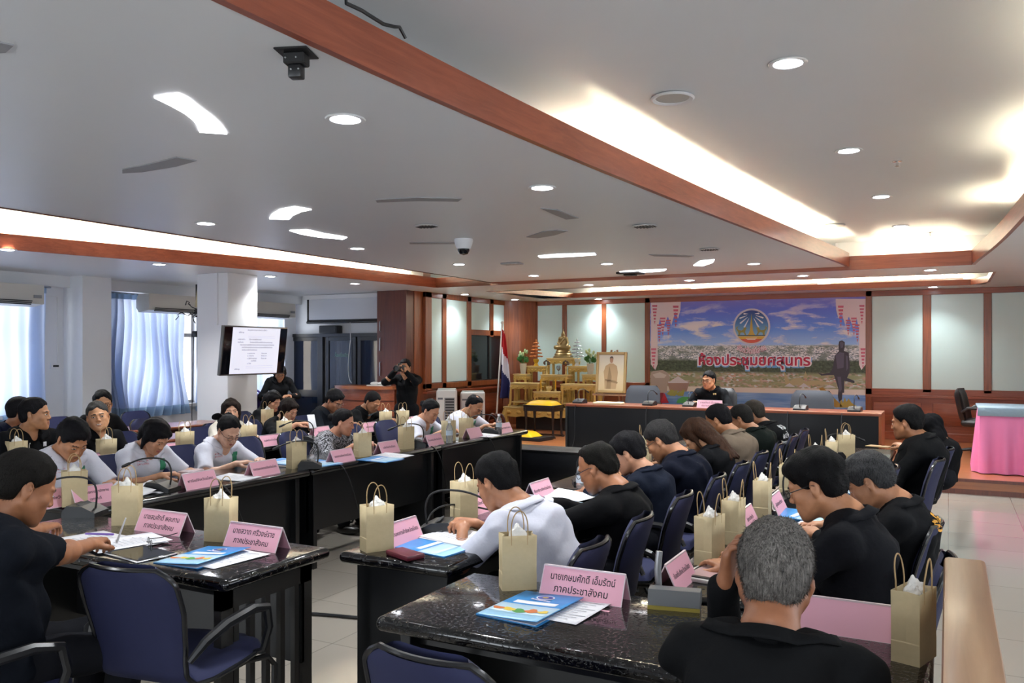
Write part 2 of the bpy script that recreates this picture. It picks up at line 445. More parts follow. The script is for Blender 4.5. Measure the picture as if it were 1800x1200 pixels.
def person(label, H, face, tone='b98a68', hair='17151a', style='short', shirt='16171b', sleeve='long', trousers='17181d', fem=False, scale=.96, fat=0, pitch=35, yaw=0, roll=0, hands=None,
           curl=(.45, .45), glasses=None, smile=False, collar='shirt', res=.0055, lids=True, stand=False, seatz=.46, fwd=None, base=0.0, lean_x=0, extra=None, fz=0, cuff=None, palm=None, pole=None, undershirt=None, fdir=None, group='people at the meeting', chest_yaw=0):
    global NP; NP += 1
    sc = scale; H = np.array(H, float); fa = R(face); fvec = np.array((math.cos(fa), math.sin(fa)))
    zh = (.86*sc if stand else seatz + .10) + base
    if fwd is None: fwd = math.sqrt(max(.10**2, (.53*sc)**2 - (H[2]-zh)**2))
    ox, oy = H[0] - fvec[0]*fwd + fvec[1]*-lean_x, H[1] - fvec[1]*fwd + fvec[0]*lean_x
    t = thing('person', label, 'person', (ox, oy, base), fa - PI/2, group)
    # local frame: +y the way the body faces, +x the right hand
    Rz = np.array(Matrix.Rotation(-(fa - PI/2), 3, 'Z'))
    loc = lambda p: Rz @ (np.array(p, float) - np.array((ox, oy, base)))
    C = loc(H); zh -= base
    dz = .78 - base*.0 if not base else .735
    HM = rotm(R(pitch), R(yaw), R(roll)); hs = (1.0 if not fem else .955) * (sc/.96) ** .5
    sk0 = C + HM @ np.array((0, -.028, -.075)) * hs                       # skull base
    up = unit(sk0 - np.array((0, 0, zh)))
    NB = sk0 + np.array((0, -.042 - .03*math.sin(R(pitch)), -.045)) * sc
    S0 = NB + np.array((0, -.008, -.022)); Hc = np.array((0, 0, zh))
    S0[0] *= .6
    ln = S0 - Hc; P0 = Hc + (0, 0, -.03); P1 = Hc + ln*.36 + (0, -.012, 0); P2 = Hc + ln*.74 + (0, -.022 if not stand else -.01, 0)
    sw = (.155 if fem else .178) * sc
    cy = R(chest_yaw); sx = np.array((math.cos(cy), math.sin(cy), 0))
    SJ = {q: S0 + sx*q*sw + np.array((0, .012, -.048*sc)) for q in (-1, 1)}
    hands = hands or {}
    HW = {}
    for q in (-1, 1):
        h = hands.get(q, (q*.12, C[1] + .20, dz)); HW[q] = loc(h) if isinstance(h, V) else np.array(h, float)
    l1, l2 = .285*sc, .245*sc; EL = {}
    for q in (-1, 1):
        po = np.array((q*.75, -.45, -.5)) if not (pole and q in pole) else np.array(pole[q], float)
        EL[q], HW[q] = elbow(SJ[q], HW[q], l1, l2, po)
    sl = cloth(shirt) if isinstance(shirt, str) else shirt; rough_cut = 0
    allp = np.array([Hc, S0, C, *EL.values(), *HW.values(), *SJ.values()])
    lo, hi = allp.min(0) - .2, allp.max(0) + .2
    # ---- the body, one skin
    s = SDF(lo, hi, res)
    s.chain([P0, P1, P2, S0 + (0, -.01, -.04)], [.085, .085, .085, .05], .03)
    for q in (-1, 1):
        s.cone(S0, SJ[q], .048, .046, .03)
        s.chain([SJ[q], EL[q], HW[q]], [.046*sc, .037*sc, .0245*sc], .015)
        m = EL[q] + (HW[q] - EL[q]) * .28; s.ell(m, (.040*sc, .040*sc, .040*sc), None, .03)
        f = unit(HW[q] - EL[q]); f2 = f.copy()
        if not stand: f2[2] *= .25
        pn = np.array((0, 0, -1.0))
        if fdir and q in fdir: f2 = np.array(fdir[q], float)
        if palm and q in palm: pn = np.array(palm[q], float)
        side = np.cross(pn, f2) * q
        hand(s, HW[q], f2, pn, side, curl[0 if q < 0 else 1])
    if collar in ('shirt', 'polo', 'vneck'): s.ell(NB + (0, .036, -.060), (.062, .048, .075), None, .03)
    head_sdf(s, C, HM, hs, fem, smile)
    s.chain([C + HM @ np.array((0, -.02, -.05))*hs, sk0, NB, S0], [.058*hs, (.048 if fem else .056)*sc, (.05 if fem else .06)*sc, .06], .022)
    vs, F = s.mesh(); vs = relax(vs, F, 1, .3)
    ctr = vs[F].mean(1); hl = (ctr - C) @ HM / hs
    lip = (hl[:, 1] > .078) & (np.abs(hl[:, 2] + .0628) < (.0098 if fem else .0088) * (1 - (hl[:, 0]/(.026 if smile else .0215))**2))
    brow = (np.abs(hl[:, 0]) > .012) & (np.abs(hl[:, 0]) < .046) & (np.abs(hl[:, 2] - .0235 + np.abs(np.abs(hl[:, 0]) - .028)*.14) < (.0028 if fem else .0038)) & (hl[:, 1] > .05)
    mi = np.zeros(len(F), int); mi[lip] = 1; mi[brow] = 2
    if smile: mi[(np.abs(hl[:, 0]) < .015) & (hl[:, 1] > .07) & (np.abs(hl[:, 2] + .0615) < .0026)] = 3
    b = np_mesh('body', vs, F, [skin(tone), mat('lips_f' if fem else 'lips_m', 'a25c58' if fem else '93614f', .45), mat('brow', '1b1614', .8), mat('teeth', 'e8e2d8', .3)], t, mi)
    # ---- eyes
    for q in (-1, 1):
        e = BM(); hh = .0030 if lids else .0052
        ball(e, (0, 0, 0), (.0125, .0045, hh), 0, 14)
        for f_ in e.faces:
            c_ = f_.calc_center_median()
            if c_.x**2 + (c_.z - (-.001 if lids else 0))**2 < .0058**2: f_.material_index = 1
        T = Matrix.Translation(V(C + HM @ (np.array((q*.0315, .0875, .001))*hs))) @ Matrix(HM).to_4x4() @ Matrix.Rotation(q*R(-14), 4, 'Z') @ Matrix.Scale(hs, 4)
        e.transform(T); tube(e, [T @ V((x, .0035, hh*.9*math.cos(x/.0135*1.3))) for x in (-.0135, -.008, 0, .008, .0135)], .0011*hs, 5, 1)
        obj('eye', e, [mat('eye_white', 'd9d4cf', .3), mat('iris', '1c1210', .2)], b)
    # ---- hair
    hm = hairmat(hair); hr = .0065 if res > .005 else .0055
    g = SDF((-.15, -.19 if style != 'long' else -.36, -.42 if style in ('long', 'veil') else -.17), (.14, .15, .16), hr); X, Y, Z = g.grid()
    th = {'short': .010, 'crop': .0075, 'full': .015, 'receding': .009, 'bald': .004}.get(style, .010)
    g.ell((0, -.014, .034), ((.0775 if th < .009 else .075)+th, .099+th, .088+th*1.1), None, .001)
    if style in ('short', 'crop', 'full', 'receding', 'bald'):
        if style != 'bald': g.ell((0, -.05, -.02), (.070, .058, .062), None, .02)
        lim = {'short': .016, 'crop': .012, 'full': .026, 'receding': -.014, 'bald': -.03}[style]
        g.d = smax(g.d, (.80*Y - .60*Z - lim + .005*np.sin(90*X + NP) + .003*np.sin(210*X + 2*NP)) * .9)
        side = np.where(Y > -.03, (-.012 - Z) , (-.072 - Z)); g.d = smax(g.d, side*.7)
        if style == 'full':
            g.ell((.012*math.sin(NP*2.1), .050, .090), (.056, .034, .022 if style == 'full' else .014), None, .02)
        for q in (-1, 1): g.ell((q*.092, -.006, -.008), (.03, .021, .034), None, .006, True)
        if style == 'bald': g.ell((0, -.01, .13), (.075, .09, .06), None, .02, True)
        if style == 'receding': g.ell((0, -.035, .142), (.028, .036, .03), None, .03, True)
    elif style in ('bob', 'long'):
        zb = -.105 if style == 'bob' else -.13
        for q in (-1, 1): g.chain([(q*.070, -.01, .05), (q*.080, -.004, -.03), (q*.074, .008 if style == 'bob' else -.01, zb)], [.024, .017, .011], .03)
        g.chain([(0, -.08, .03), (0, -.095, -.04), (0, -.088, zb)], [.05, .045, .035], .04)
        g.ell((0, .066, .078), (.060, .028, .020), None, .02)
        g.ell((0, .085, -.03), (.058, .075, .095), None, .012, True)
        if style == 'long':
            pk = min(1, max(0, (pitch - 20) / 20)); dn = unit(HM.T @ np.array((.10*pk, -.35 - .55*pk, -1.0 + .2*pk)))
            for q in (-1, -.33, .33, 1):
                a = np.array((q*.062, -.075 - .02*(1-abs(q)), .01)); bmid = a + dn*.16; c_ = a + dn*.33 + np.array((q*.01, 0, 0))
                g.chain([a, bmid, c_], [.045, .036, .018], .03)
    elif style == 'bun':
        g.ell((0, -.05, -.01), (.068, .056, .06), None, .02)
        g.d = smax(g.d, (.82*Y - .57*Z - .008) * .9); g.d = smax(g.d, np.where(Y > -.03, -.008 - Z, -.07 - Z)*.7)
        for q in (-1, 1): g.ell((q*.092, -.006, -.008), (.03, .02, .034), None, .006, True)
        g.ell((0, -.128, .012), (.042, .036, .040), None, .008)
    elif style == 'veil':
        dn = unit(HM.T @ np.array((0, -.25, -1.0)))
        for q in (-1, 0, 1): g.chain([(q*.06, -.03, .04), np.array((q*.075, -.05, -.03)) + dn*.05, np.array((q*.11, -.06, -.03)) + dn*.28], [.05, .055, .05], .05)
        g.ell((0, .10, -.02), (.056, .075, .085), None, .01, True)
    rs_ = np.random.RandomState(NP).rand(6) * 6
    g.d = g.d + (.0034 if th > .008 else .0012)*np.sin(58*X + rs_[0] + 4*np.sin(21*Z + rs_[4])) * np.sin(49*Y + rs_[1] + 2*np.sin(30*X)) + (.0018 if th > .008 else .0008)*np.sin(125*X + rs_[2] + 2*np.sin(40*Z))*np.sin(120*Y + rs_[3])
    hv, hF = g.mesh()
    hv = relax(hv, hF, 1, .3)
    if style != 'veil':
        fz = fz or 700; fv, fF = fuzz(hv, hF, fz, .010 if style not in ('long', 'bob') else .018, NP, (0, -.45, -.8) if style not in ('long', 'bob') else (0, -.1, -1.6), .75, .0012 if fz > 2000 else .0019)
    hw = C + (hv * hs) @ HM.T
    h_ = np_mesh('veil' if style == 'veil' else 'hair', hw, hF, cloth('101013') if style == 'veil' else hm, t)
    if style != 'veil': np_mesh('hair_strands', C + (fv * hs) @ HM.T, fF, hm, h_)['kind'] = 'stuff'
    if style == 'bun' and extra and 'bow' in extra:
        e = BM()
        for q in (-1, 1): ball(e, (q*.045, -.14, .03), (.042, .018, .032), 0, 12)
        ball(e, (0, -.145, .025), .017); e.transform(Matrix.Translation(V(C)) @ Matrix(HM).to_4x4())
        obj('hair_bow', e, cloth('0e0e12'), t)
    # ---- top garment
    cs = SDF(lo, hi, .0095 if res > .005 else .0075)
    def torso(k, gr):
        prof = [(P0, .150*sc, .108), (P1, .143*sc, .108), (P2, .158*sc, .112), (S0 + (0, 0, -.035), .128*sc, .070)]
        if fem: prof = [(P0, .155*sc, .105), (P1, .125*sc, .092), (P2, .138*sc, .098), (S0 + (0, 0, -.035), .11*sc, .06)]
        for q in (-1, 1): cs.chain([p + sx*q*(w - r) for p, w, r in prof], [r + gr + (fat if i < 3 else fat*.4) for i, (p, w, r) in enumerate(prof)], k)
        if fat: cs.ell(P1 + (0, .05, -.02), (.13, .11 + fat, .12), None, .05)
        if fem:
            for q in (-1, 1): cs.ell(P2 + np.array((q*.07, .075, -.02)), (.06, .055, .06), None, .04)
        for q in (-1, 1): cs.cone(S0 + sx*q*.05 + (0, 0, -.02), SJ[q] + (0, 0, .0), .058 + gr, .056 + gr, .045)
    torso(.05, .008)
    for q in (-1, 1):
        if sleeve == 'long':
            e = HW[q] - unit(HW[q]-EL[q])*.012
            cs.chain([SJ[q], EL[q], e], [.062*sc, .052*sc, .038*sc], .025)
        elif sleeve == 'short':
            e = SJ[q] + (EL[q]-SJ[q])*.80; cs.chain([SJ[q], e], [.064*sc, .060*sc], .03)
            w2 = unit(EL[q]-SJ[q]); sl_, cc = cs.win(e - .13, e + .13)
            if sl_ is not None:
                dd = sum((cc[i] - e[i])*w2[i] for i in range(3)); nr = np.sqrt(sum((cc[i]-e[i])**2 for i in range(3))) < .12
                cs.d[sl_] = np.where(nr & (dd > -.02), np.maximum(cs.d[sl_], dd), cs.d[sl_])
        elif sleeve == 'elbow':
            e = EL[q] + (HW[q]-EL[q])*.25; cs.chain([SJ[q], EL[q], e], [.066*sc, .060*sc, .060*sc], .025)
    X, Y, Z = cs.grid(); rr = np.random.RandomState(NP+50).rand(9)*6
    cs.d = cs.d + (.0045 if fem else .0065)*np.sin(24*Z + 9*np.sin(7*X+rr[0]) + 6*Y + rr[1])*np.sin(9*X + 11*Y + rr[2]) + .0034*np.sin(52*Z - 30*X + 26*Y + rr[3])*np.sin(17*X + rr[4])
    cs.d = np.maximum(cs.d, (zh - .065) - Z)
    nk = unit(sk0 - NB); cs.chain([NB - nk*.004 + (0, .012, 0), NB + nk*.16], [(.060 if fem else .066)*sc, .075], .012, True)
    if collar in ('shirt', 'polo', 'vneck'): cs.cone(NB + (0, .125, -.105), NB + (0, .095, .02), .014, .060, .012, True)
    cv, cF = cs.mesh()
    top = np_mesh('jacket' if collar == 'suit' else 'blouse' if fem else 'shirt', cv, cF, sl, t)
    # ---- collar
    if collar in ('shirt', 'polo', 'suit', 'mao'):
        e = BM(); side = sx; fw_ = unit(np.array((-sx[1], sx[0], 0)) + 0); ax = unit(nk + np.array((0, 0, .8)))
        fr = unit(fw_ - ax*(fw_@ax)); rx, ry = (.068 if fem else .075)*sc, (.074 if fem else .082)*sc; op = R(26 if collar != 'mao' else 6)
        ctr0 = NB + fr*.012 - ax*.030
        def col(u, v):
            a = -PI/2 + PI + op + (2*PI - 2*op)*u - PI + PI/2*0; a = PI/2 + op + (2*PI - 2*op)*u
            tip = (abs(u-.5)*2)**6
            hgt = .030 + .004*math.cos((u-.5)*2*PI)
            if collar == 'mao': z = v*.042; rad = 1.0 + .03*(1-v)
            elif v < .45: z = v/.45*hgt; rad = 1.0
            else: w = (v-.45)/.55; z = hgt + .006 - w*(.036 + .018*tip); rad = 1.10 + .34*w + .12*tip*w
            p = ctr0 + side*math.cos(a)*rx*rad + fr*math.sin(a)*ry*rad + ax*z
            if collar != 'mao' and v > .45: p = p + fr*.012*tip*(v-.45)
            return V(p)
        surf(e, col, 36, 7); e.verts.ensure_lookup_table(); q_ = np.array([v_.co for v_ in e.verts]); dr_ = q_ - ctr0[None]; dr_ -= (dr_ @ ax)[:, None] * ax[None]; dr_ /= np.linalg.norm(dr_, axis=1, keepdims=True) + 1e-9; dr_ += ax[None] * .5
        vv_ = np.arange(len(q_)) % 7 / 6
        for _ in range(16): q_ = np.where(((cs.at(q_) < .004) & (vv_ > .5))[:, None], q_ + dr_ * .003, q_)
        for v_, c_ in zip(e.verts, q_): v_.co = c_
        cm = sl if not undershirt else cloth(undershirt)
        co_ = obj('collar', e, sl, top, 60); md = co_.modifiers.new('s', 'SOLIDIFY'); md.thickness = .004; md.offset = 0
    if undershirt:
        e = BM()
        for q in (-1, 1):
            f_ = V(unit(HW[q]-EL[q])); p = V(HW[q]); tube(e, [p - f_*.035, p + f_*.004, p + f_*.012], [.036*sc, .036*sc, .034*sc], 14)
        obj('shirt_cuffs', e, cloth(undershirt), t)['label'] = 'white shirt cuff'
    if extra:
        FR = np.array((-sx[1], sx[0], 0.)); ch = P2*.55 + S0*.45
        def badge(kind, x, z, w, h, m, nm, txt=None):
            cpos = ch + sx*x + np.array((0, 0, z)) + FR*.28
            if txt:
                me = text_mesh(txt, h); q = np.array([v.co for v in me.vertices])
                ww = q[:, 0].max() - q[:, 0].min(); q = q * min(1, w / ww)
                pts = cpos[None] - q[:, :1]*sx[None] + q[:, 1:2]*np.array((0, -.25, 1))[None]
                me.vertices.foreach_set('co', drape(pts, cs, -FR).astype(np.float32).ravel()); me.materials.clear(); finish(nm, me, m, top, None)
            else:
                e = BM(); surf(e, lambda u, v: V(cpos - sx*(u-.5)*w + np.array((0, 0, (v-.5)*h))), 8, 8)
                q = np.array([v.co for v in e.verts]); q = drape(q, cs, -FR)
                for v, c_ in zip(e.verts, q): v.co = c_
                o = obj(nm, e, m, top, None); md = o.modifiers.new('s', 'SOLIDIFY'); md.thickness = .006; md.offset = 0
        if 'name' in extra:
            badge('t', .075, -.015, .085, .016, REDI, 'embroidery', extra['name'][0]); badge('t', .075, -.036, .085, .016, REDI, 'embroidery', extra['name'][1])
        if 'pocket' in extra: badge('b', -.085, -.055, .055, .075, mat('green_badge', '1f7a56', .5), 'badge')
        if 'pen' in extra: badge('b', .05, -.03, .006, .04, mat('pen_clip', 'd8d8d8', .3), 'pen')
        if 'crest' in extra: badge('b', -.07, -.03, .03, .035, mat('crest_thread', 'd8d8e0', .7), 'crest')
        if 'pins' in extra: badge('b', -.09, .0, .016, .022, GOLDP, 'pin'); badge('b', -.066, .0, .016, .022, GOLDP, 'pin')
        def backp(x, z, w, h, m, nm, txt=None):
            cpos = ch + sx*x + np.array((0, 0, z)) - FR*.30
            if txt:
                me = text_mesh(txt, h, .002); q = np.array([v.co for v in me.vertices]); ww = q[:, 0].max() - q[:, 0].min(); q = q * (w / ww)
                pts = cpos[None] + q[:, :1]*sx[None] + q[:, 1:2]*np.array((0, .3, 1))[None]
                me.vertices.foreach_set('co', drape(pts, cs, FR).astype(np.float32).ravel()); me.materials.clear(); finish(nm, me, m, top, None)
            else:
                e = BM(); surf(e, lambda u, v: V(cpos + sx*(u-.5)*w + np.array((0, 0, (v-.5)*h))), 20, 5)
                q = drape(np.array([v.co for v in e.verts]), cs, FR)
                for v, c_ in zip(e.verts, q): v.co = c_
                o = obj(nm, e, m, top, None); md = o.modifiers.new('s', 'SOLIDIFY'); md.thickness = .006; md.offset = 0
        for a in extra.get('back', ()): backp(*a)
    # ---- trousers and shoes
    ts = SDF((-.34, -.24, -.02), (.34, .72, zh + .1), .013)
    for q in (-1, 1):
        if stand: ch_ = [(q*.085, 0, zh-.02), (q*.10, .015, .46*sc), (q*.10, -.01, .10)]; rr_ = [.098, .07, .058]
        else: ch_ = [(q*.085, .0, zh-.03), (q*.11, .40*sc, .50), (q*.12, .36, .10)]; rr_ = [.095, .066, .056]
        ts.chain(ch_, rr_, .03)
    ts.cone((-.06, 0, zh-.01), (.06, 0, zh-.01), .108, .108, .04)
    X, Y, Z = ts.grid(); ts.d = ts.d + .004*np.sin(40*Y + 20*Z + rr[5])*np.sin(30*X + rr[6]); ts.d = np.maximum(ts.d, .065 - Z)
    tv, tF = ts.mesh(); np_mesh('trousers', tv, tF, cloth(trousers), t)
    for q in (-1, 1):
        e = BM(); y0 = -.01 if stand else .36
        ball(e, (q*.12 if not stand else q*.10, y0 + .055, .042), (.046, .125, .042), 0, 14)
        for v in e.verts: v.co.z = max(v.co.z, 0.002); v.co.z = min(v.co.z, .075)
        obj('shoe', e, mat('shoe_leather', '17130f', .35), t)
    # ---- glasses
    if glasses:
        e = BM(); gm = mat('glasses_' + glasses, glasses, .3); T = Matrix.Translation(V(C)) @ Matrix(HM).to_4x4() @ Matrix.Scale(hs, 4)
        for q in (-1, 1):
            tube(e, [V((q*.032 + .0205*math.copysign(abs(math.cos(a))**.75, math.cos(a)), .106 - .006*abs(math.cos(a)), .000 + .0155*math.copysign(abs(math.sin(a))**.75, math.sin(a)))) for a in [2*PI*i/20 for i in range(20)]], .0017, 5, closed=True)
            tube(e, [(q*.053, .098, .006), (q*.075, .07, .007), (q*.0815, .0, .009), (q*.080, -.016, .002)], .0018, 5)
        tube(e, [(-.011, .106, .003), (0, .110, .006), (.011, .106, .003)], .0016, 5)
        e.transform(T); obj('glasses', e, gm, t)
    return t
# ------------------------------------------------------------------ the room shell
S_, M_, T_ = 2.62, 2.66, 3.0         # soffit, main ceiling and raised ceiling levels
YB, XL, YD, XS = 15.1, -10.6, 11.7, -7.85   # back wall, window wall, partition wall, side wall of the stage
YR, XR = -2.6, 4.0
ST, YS = .17, 10.72                   # stage height and front edge
def curve(pts):
    def f(y):
        if y <= pts[0][1]: return pts[0][0]
        for (a, ya), (b, yb) in zip(pts, pts[1:]):
            if y <= yb: return a + (b-a)*(y-ya)/(yb-ya)
        return pts[-1][0]
    return f
def smooth_curve(pts):
    f = curve(pts)
    return lambda y: sum(f(y + k*.35) for k in range(-3, 4)) / 7
fasc = smooth_curve([(-9.5, -2.6), (-8.9, 1.5), (-8.27, 4.94), (-7.81, 6.57), (-7.48, 8.05), (-7.23, 9.5), (-7.09, 11.6)])
beamx = smooth_curve([(-1.90, -2.6), (-1.94, 1.82), (-1.92, 2.51), (-1.86, 3.55), (-1.72, 5.2), (-1.54, 7.02), (-1.3, 9.11), (-1.03, 11.3)])
trayx = smooth_curve([(1.2, -2.6), (.9, 2), (.62, 5), (.50, 7.08), (.46, 8.1), (.40, 9.2), (.30, 10.3), (.20, 11.2)])
YF = 11.05                            # far edge of main ceiling and tray
LX = -6.15                            # left edge of the main ceiling
ys = [YR + (YF - YR) * i / 40 for i in range(41)]
n = N('floor_tiles'); c = n.coord('Object', (1, 1, 1))
br = n.node('TexBrick', Scale=1.0, Mortar__Size=.004, Brick__Width=.6, Row__Height=.6); br.offset = 0
br.inputs['Color1'].default_value = lin('989187'); br.inputs['Color2'].default_value = lin('938c82'); br.inputs['Mortar'].default_value = lin('7d776e')
n.link(c, br.inputs[0]); n.link(br.outputs[0], n.b.inputs['Base Color']); n.b.inputs['Roughness'].default_value = .13
FLOORM = n.m
b = BM(); box(b, (XL - .3, YR - .2, -.1), (XR + .2, YB + .3, 0)); struct(obj('floor', b, FLOORM))
b = BM()
def strip(fa, fb, yy, z, th=.05, mi=0):
    surf(b, lambda u, v: V(((fa(yy[round(u*(len(yy)-1))])*(1-v) + fb(yy[round(u*(len(yy)-1))])*v), yy[round(u*(len(yy)-1))], z)), len(yy), 2, mi)
    surf(b, lambda u, v: V(((fa(yy[round(u*(len(yy)-1))])*(1-v) + fb(yy[round(u*(len(yy)-1))])*v), yy[round(u*(len(yy)-1))], z + th)), len(yy), 2, mi)
K_ = lambda v: (lambda y: v)
strip(K_(LX), beamx, ys, M_)
strip(K_(XL), fasc, ys, S_)
strip(trayx, K_(XR), ys, S_)
strip(K_(XL), K_(XR), [YF, 12.2], S_)
strip(K_(XL), K_(-6.85), [12.2, 14.35], S_); strip(K_(.5), K_(XR), [12.2, 14.35], S_)
strip(K_(XL), K_(XR), [14.35, YB + .1], S_)
box(b, (XL - .2, YR - .2, T_), (XR + .2, YB + .3, T_ + .1))
def upright(pts): surf(b, lambda u, v: V((pts[round(u*(len(pts)-1))][0], pts[round(u*(len(pts)-1))][1], M_ + .012 + v*(T_ - M_ - .012))), len(pts), 2)
upright([(fasc(y) - .24, y) for y in ys]); upright([(beamx(y) - .34, y) for y in ys if y < YF - .3]); upright([(-6.9, 14.62), (.6, 14.62)]); upright([(trayx(y) + .34, y) for y in ys]); upright([(beamx(YF) - .2, YF + .34), (trayx(YF) + .3, YF + .34)]); upright([(LX, YF + .3), (fasc(YF) - .3, YF + .3)])
struct(obj('ceiling', b, CEIL, ang=20, fix=False))
# wooden fascias and the thin edge trims
def lip(name, path, z0, z1, th, m):
    e = BM(); pts = [V((x, y, 0)) for x, y in path]; L = []
    for i, p in enumerate(pts):
        a, q = pts[max(0, i-1)], pts[min(len(pts)-1, i+1)]; d = (q-a).normalized(); nn = V((-d.y, d.x, 0)) * th
        L.append([e.verts.new((p.x, p.y, z0)), e.verts.new((p.x, p.y, z1)), e.verts.new((p.x+nn.x, p.y+nn.y, z1)), e.verts.new((p.x+nn.x, p.y+nn.y, z0))])
    for A, B in zip(L, L[1:]):
        for k in range(4): e.faces.new((A[k], A[(k+1) % 4], B[(k+1) % 4], B[k]))
    e.faces.new(L[0][::-1]); e.faces.new(L[-1])
    return struct(obj(name, e, m, ang=50))
lip('trim_1', [(beamx(y), y) for y in ys], M_ - .003, M_ + .165, .035, WOODY)
lip('trim_2', [(beamx(YF), YF), (trayx(YF), YF)], S_ - .004, S_ + .165, .035, WOODX)
lip('trim_3', [(trayx(y), y) for y in ys][::-1], S_ - .004, S_ + .165, .035, WOODY)
lip('trim_4', [(fasc(y), y) for y in ys], S_ - .004, S_ + .15, .035, WOODY)
lip('trim_5', [(fasc(YF), YF), (LX, YF - .02), (beamx(YF), YF)], S_ - .004, M_ + .03, .035, WOODX)
lip('trim_6', [(LX, y) for y in ys][::-1], M_ - .008, M_ + .06, .015, WOODD)
lip('trim_7', [(-6.85, 12.2), (-6.2, 14.3), (.3, 14.35), (.5, 13.9), (.5, 12.2)], S_ - .004, S_ + .085, .035, WOODX)
lip('trim_8', [(.5, 12.2), (-6.85, 12.2)], S_ - .006, S_ + .05, .015, WOODD)
lip('trim_9', [(LX, YF - .02), (fasc(YF), YF)][::-1], S_ - .004, S_ + .15, .03, WOODX)
# cove tubes behind the fascias
def cove(name, pts, label, z):
    e = BM(); tube(e, [V((x, y, z)) for x, y in pts], .014, 6); t = thing(name, label, 'lamp', (0, 0, 0), 0, 'cove tube lamps'); obj('glowing_tube', e, TUBEW, t)
    e = BM(); tube(e, [V((x, y, z - .03)) for x, y in pts], .02, 6); obj('batten', e, WHITE, t)
TZ = M_ + .10
for y0, y1, s in ((4.6, 6.6, 'nearer'), (6.8, 8.6, 'middle'), (8.8, 10.7, 'farther')):
    cove('tube_lamp', [(beamx(y) - .10, y) for y in (y0, (y0+y1)/2, y1)], f'warm tube lamp hidden behind the curved wooden ceiling beam, {s} of the three', TZ)
for y0, y1, s in ((3.6, 5.2, 'nearest the camera'), (5.4, 7.0, 'second from the camera'), (7.2, 8.8, 'third from the camera'), (9.0, 10.6, 'farthest, by the corner')):
    cove('tube_lamp', [(fasc(y) - .10, y) for y in (y0, y1)], f'warm tube lamp in the left ceiling slot, {s}', TZ)
for x0, x1, s in ((-5.9, -4.0, 'left'), (-3.8, -1.9, 'middle'), (-1.7, .2, 'right')):
    cove('tube_lamp', [(x0, 14.47), (x1, 14.42)], f'warm tube lamp in the ceiling slot above the mural wall, {s} third', TZ)
for y0, y1, s in ((5.6, 6.6, 'nearer'), (3.4, 4.4, 'nearest'), (8.0, 8.9, 'farther')):
    cove('tube_lamp', [(trayx(y) + .10, y) for y in (y0, y1)], f'short warm tube lamp behind the right curved ceiling fascia, {s} one', TZ)
cove('tube_lamp', [(-.8, YF + .12), (.1, YF + .12)], 'short warm tube lamp behind the far ceiling fascia over the stage step', TZ)
# walls
def wall(name, boxes, m=WALLP):
    e = BM()
    for lo, hi in boxes: box(e, lo, hi)
    return struct(obj(name, e, m))
W1, W2, W3 = (4.3, 6.7), (8.0, 9.42), (10.0, 11.4)       # window openings in the window wall
ZW0, ZW1 = .80, 2.42
holes = [W1, W2, W3]; bx = []
yy = [YR - .2] + [v for w in holes for v in w] + [YD + .1]
for i in range(0, len(yy), 2): bx.append(((XL - .2, yy[i], 0), (XL, yy[i+1], T_)))
for w in holes: bx += [((XL - .2, w[0], 0), (XL, w[1], ZW0)), ((XL - .2, w[0], ZW1), (XL, w[1], T_))]
bx += [((XL, YR, 2.47), (XL + .14, YD, S_)), ((XL, 7.17, 0), (XL + .4, 7.6, S_)), ((XL, 1.2, 0), (XL + .4, 1.65, S_))]
wall('wall_left', bx)
wall('wall_back', [((XS - 3, YB, 0), (XR + .2, YB + .2, T_))])
ADDED_RW = [(-1.6, .9), (2.0, 4.5), (5.6, 8.1)]; ADDED_BW = [(-9.4, -6.6), (-5.2, -2.4), (-1.0, 1.8)]  # openings out of view, added to bring in daylight from behind the camera
def holed(a0, a1, hs):
    o = []; yy = [a0] + [v for h in hs for v in h] + [a1]
    for i in range(0, len(yy), 2): o.append((yy[i], yy[i+1], 0, T_))
    for h in hs: o += [(h[0], h[1], 0, .85), (h[0], h[1], 2.35, T_)]
    return o
wall('wall_right', [((XR, a, z0), (XR + .2, c_, z1)) for a, c_, z0, z1 in holed(YR - .2, YB + .2, ADDED_RW)])
wall('wall_rear', [((a, YR - .2, z0), (c_, YR, z1)) for a, c_, z0, z1 in holed(XL - .2, XR + .2, ADDED_BW)])
wall('wall_partition', [((XL, YD, 0), (XS - .5, YD + .12, T_)), ])
b = BM(); box(b, (XS - .15, YD - .2, 0), (XS, YB, T_)); struct(obj('wall_side', b, WOOD))
b = BM(); box(b, (-8.70, 7.74, 0), (-8.15, 8.26, S_), .006, 1); struct(obj('wall_pillar', b, WHITE))
# wooden pillar where the partition meets the stage side wall
b = BM(); box(b, (-8.45, 11.28, 0), (-7.86, 11.76, S_), .004, 1)
struct(obj('trim_10', b, WOODD))
for z0, z1, s in ((1.95, 2.12, 'highest'), (1.62, 1.84, 'middle'), (1.2, 1.44, 'lowest')):
    e = BM(); tube(e, [(-8.38, 11.285, z0), (-8.38, 11.262, z0+.01), (-8.38, 11.262, z1-.01), (-8.38, 11.285, z1)], .008, 6)
    tag(obj('pull_bar', e, STEEL), f'slim steel pull bar on the dark wooden pillar, {s} of three', 'handle', 'pull bars on the wooden pillar')
b = BM(); 
for dx, dy in ((0, 0),): box(b, (-7.86, 11.76, ST), (-7.84, 11.9, S_))
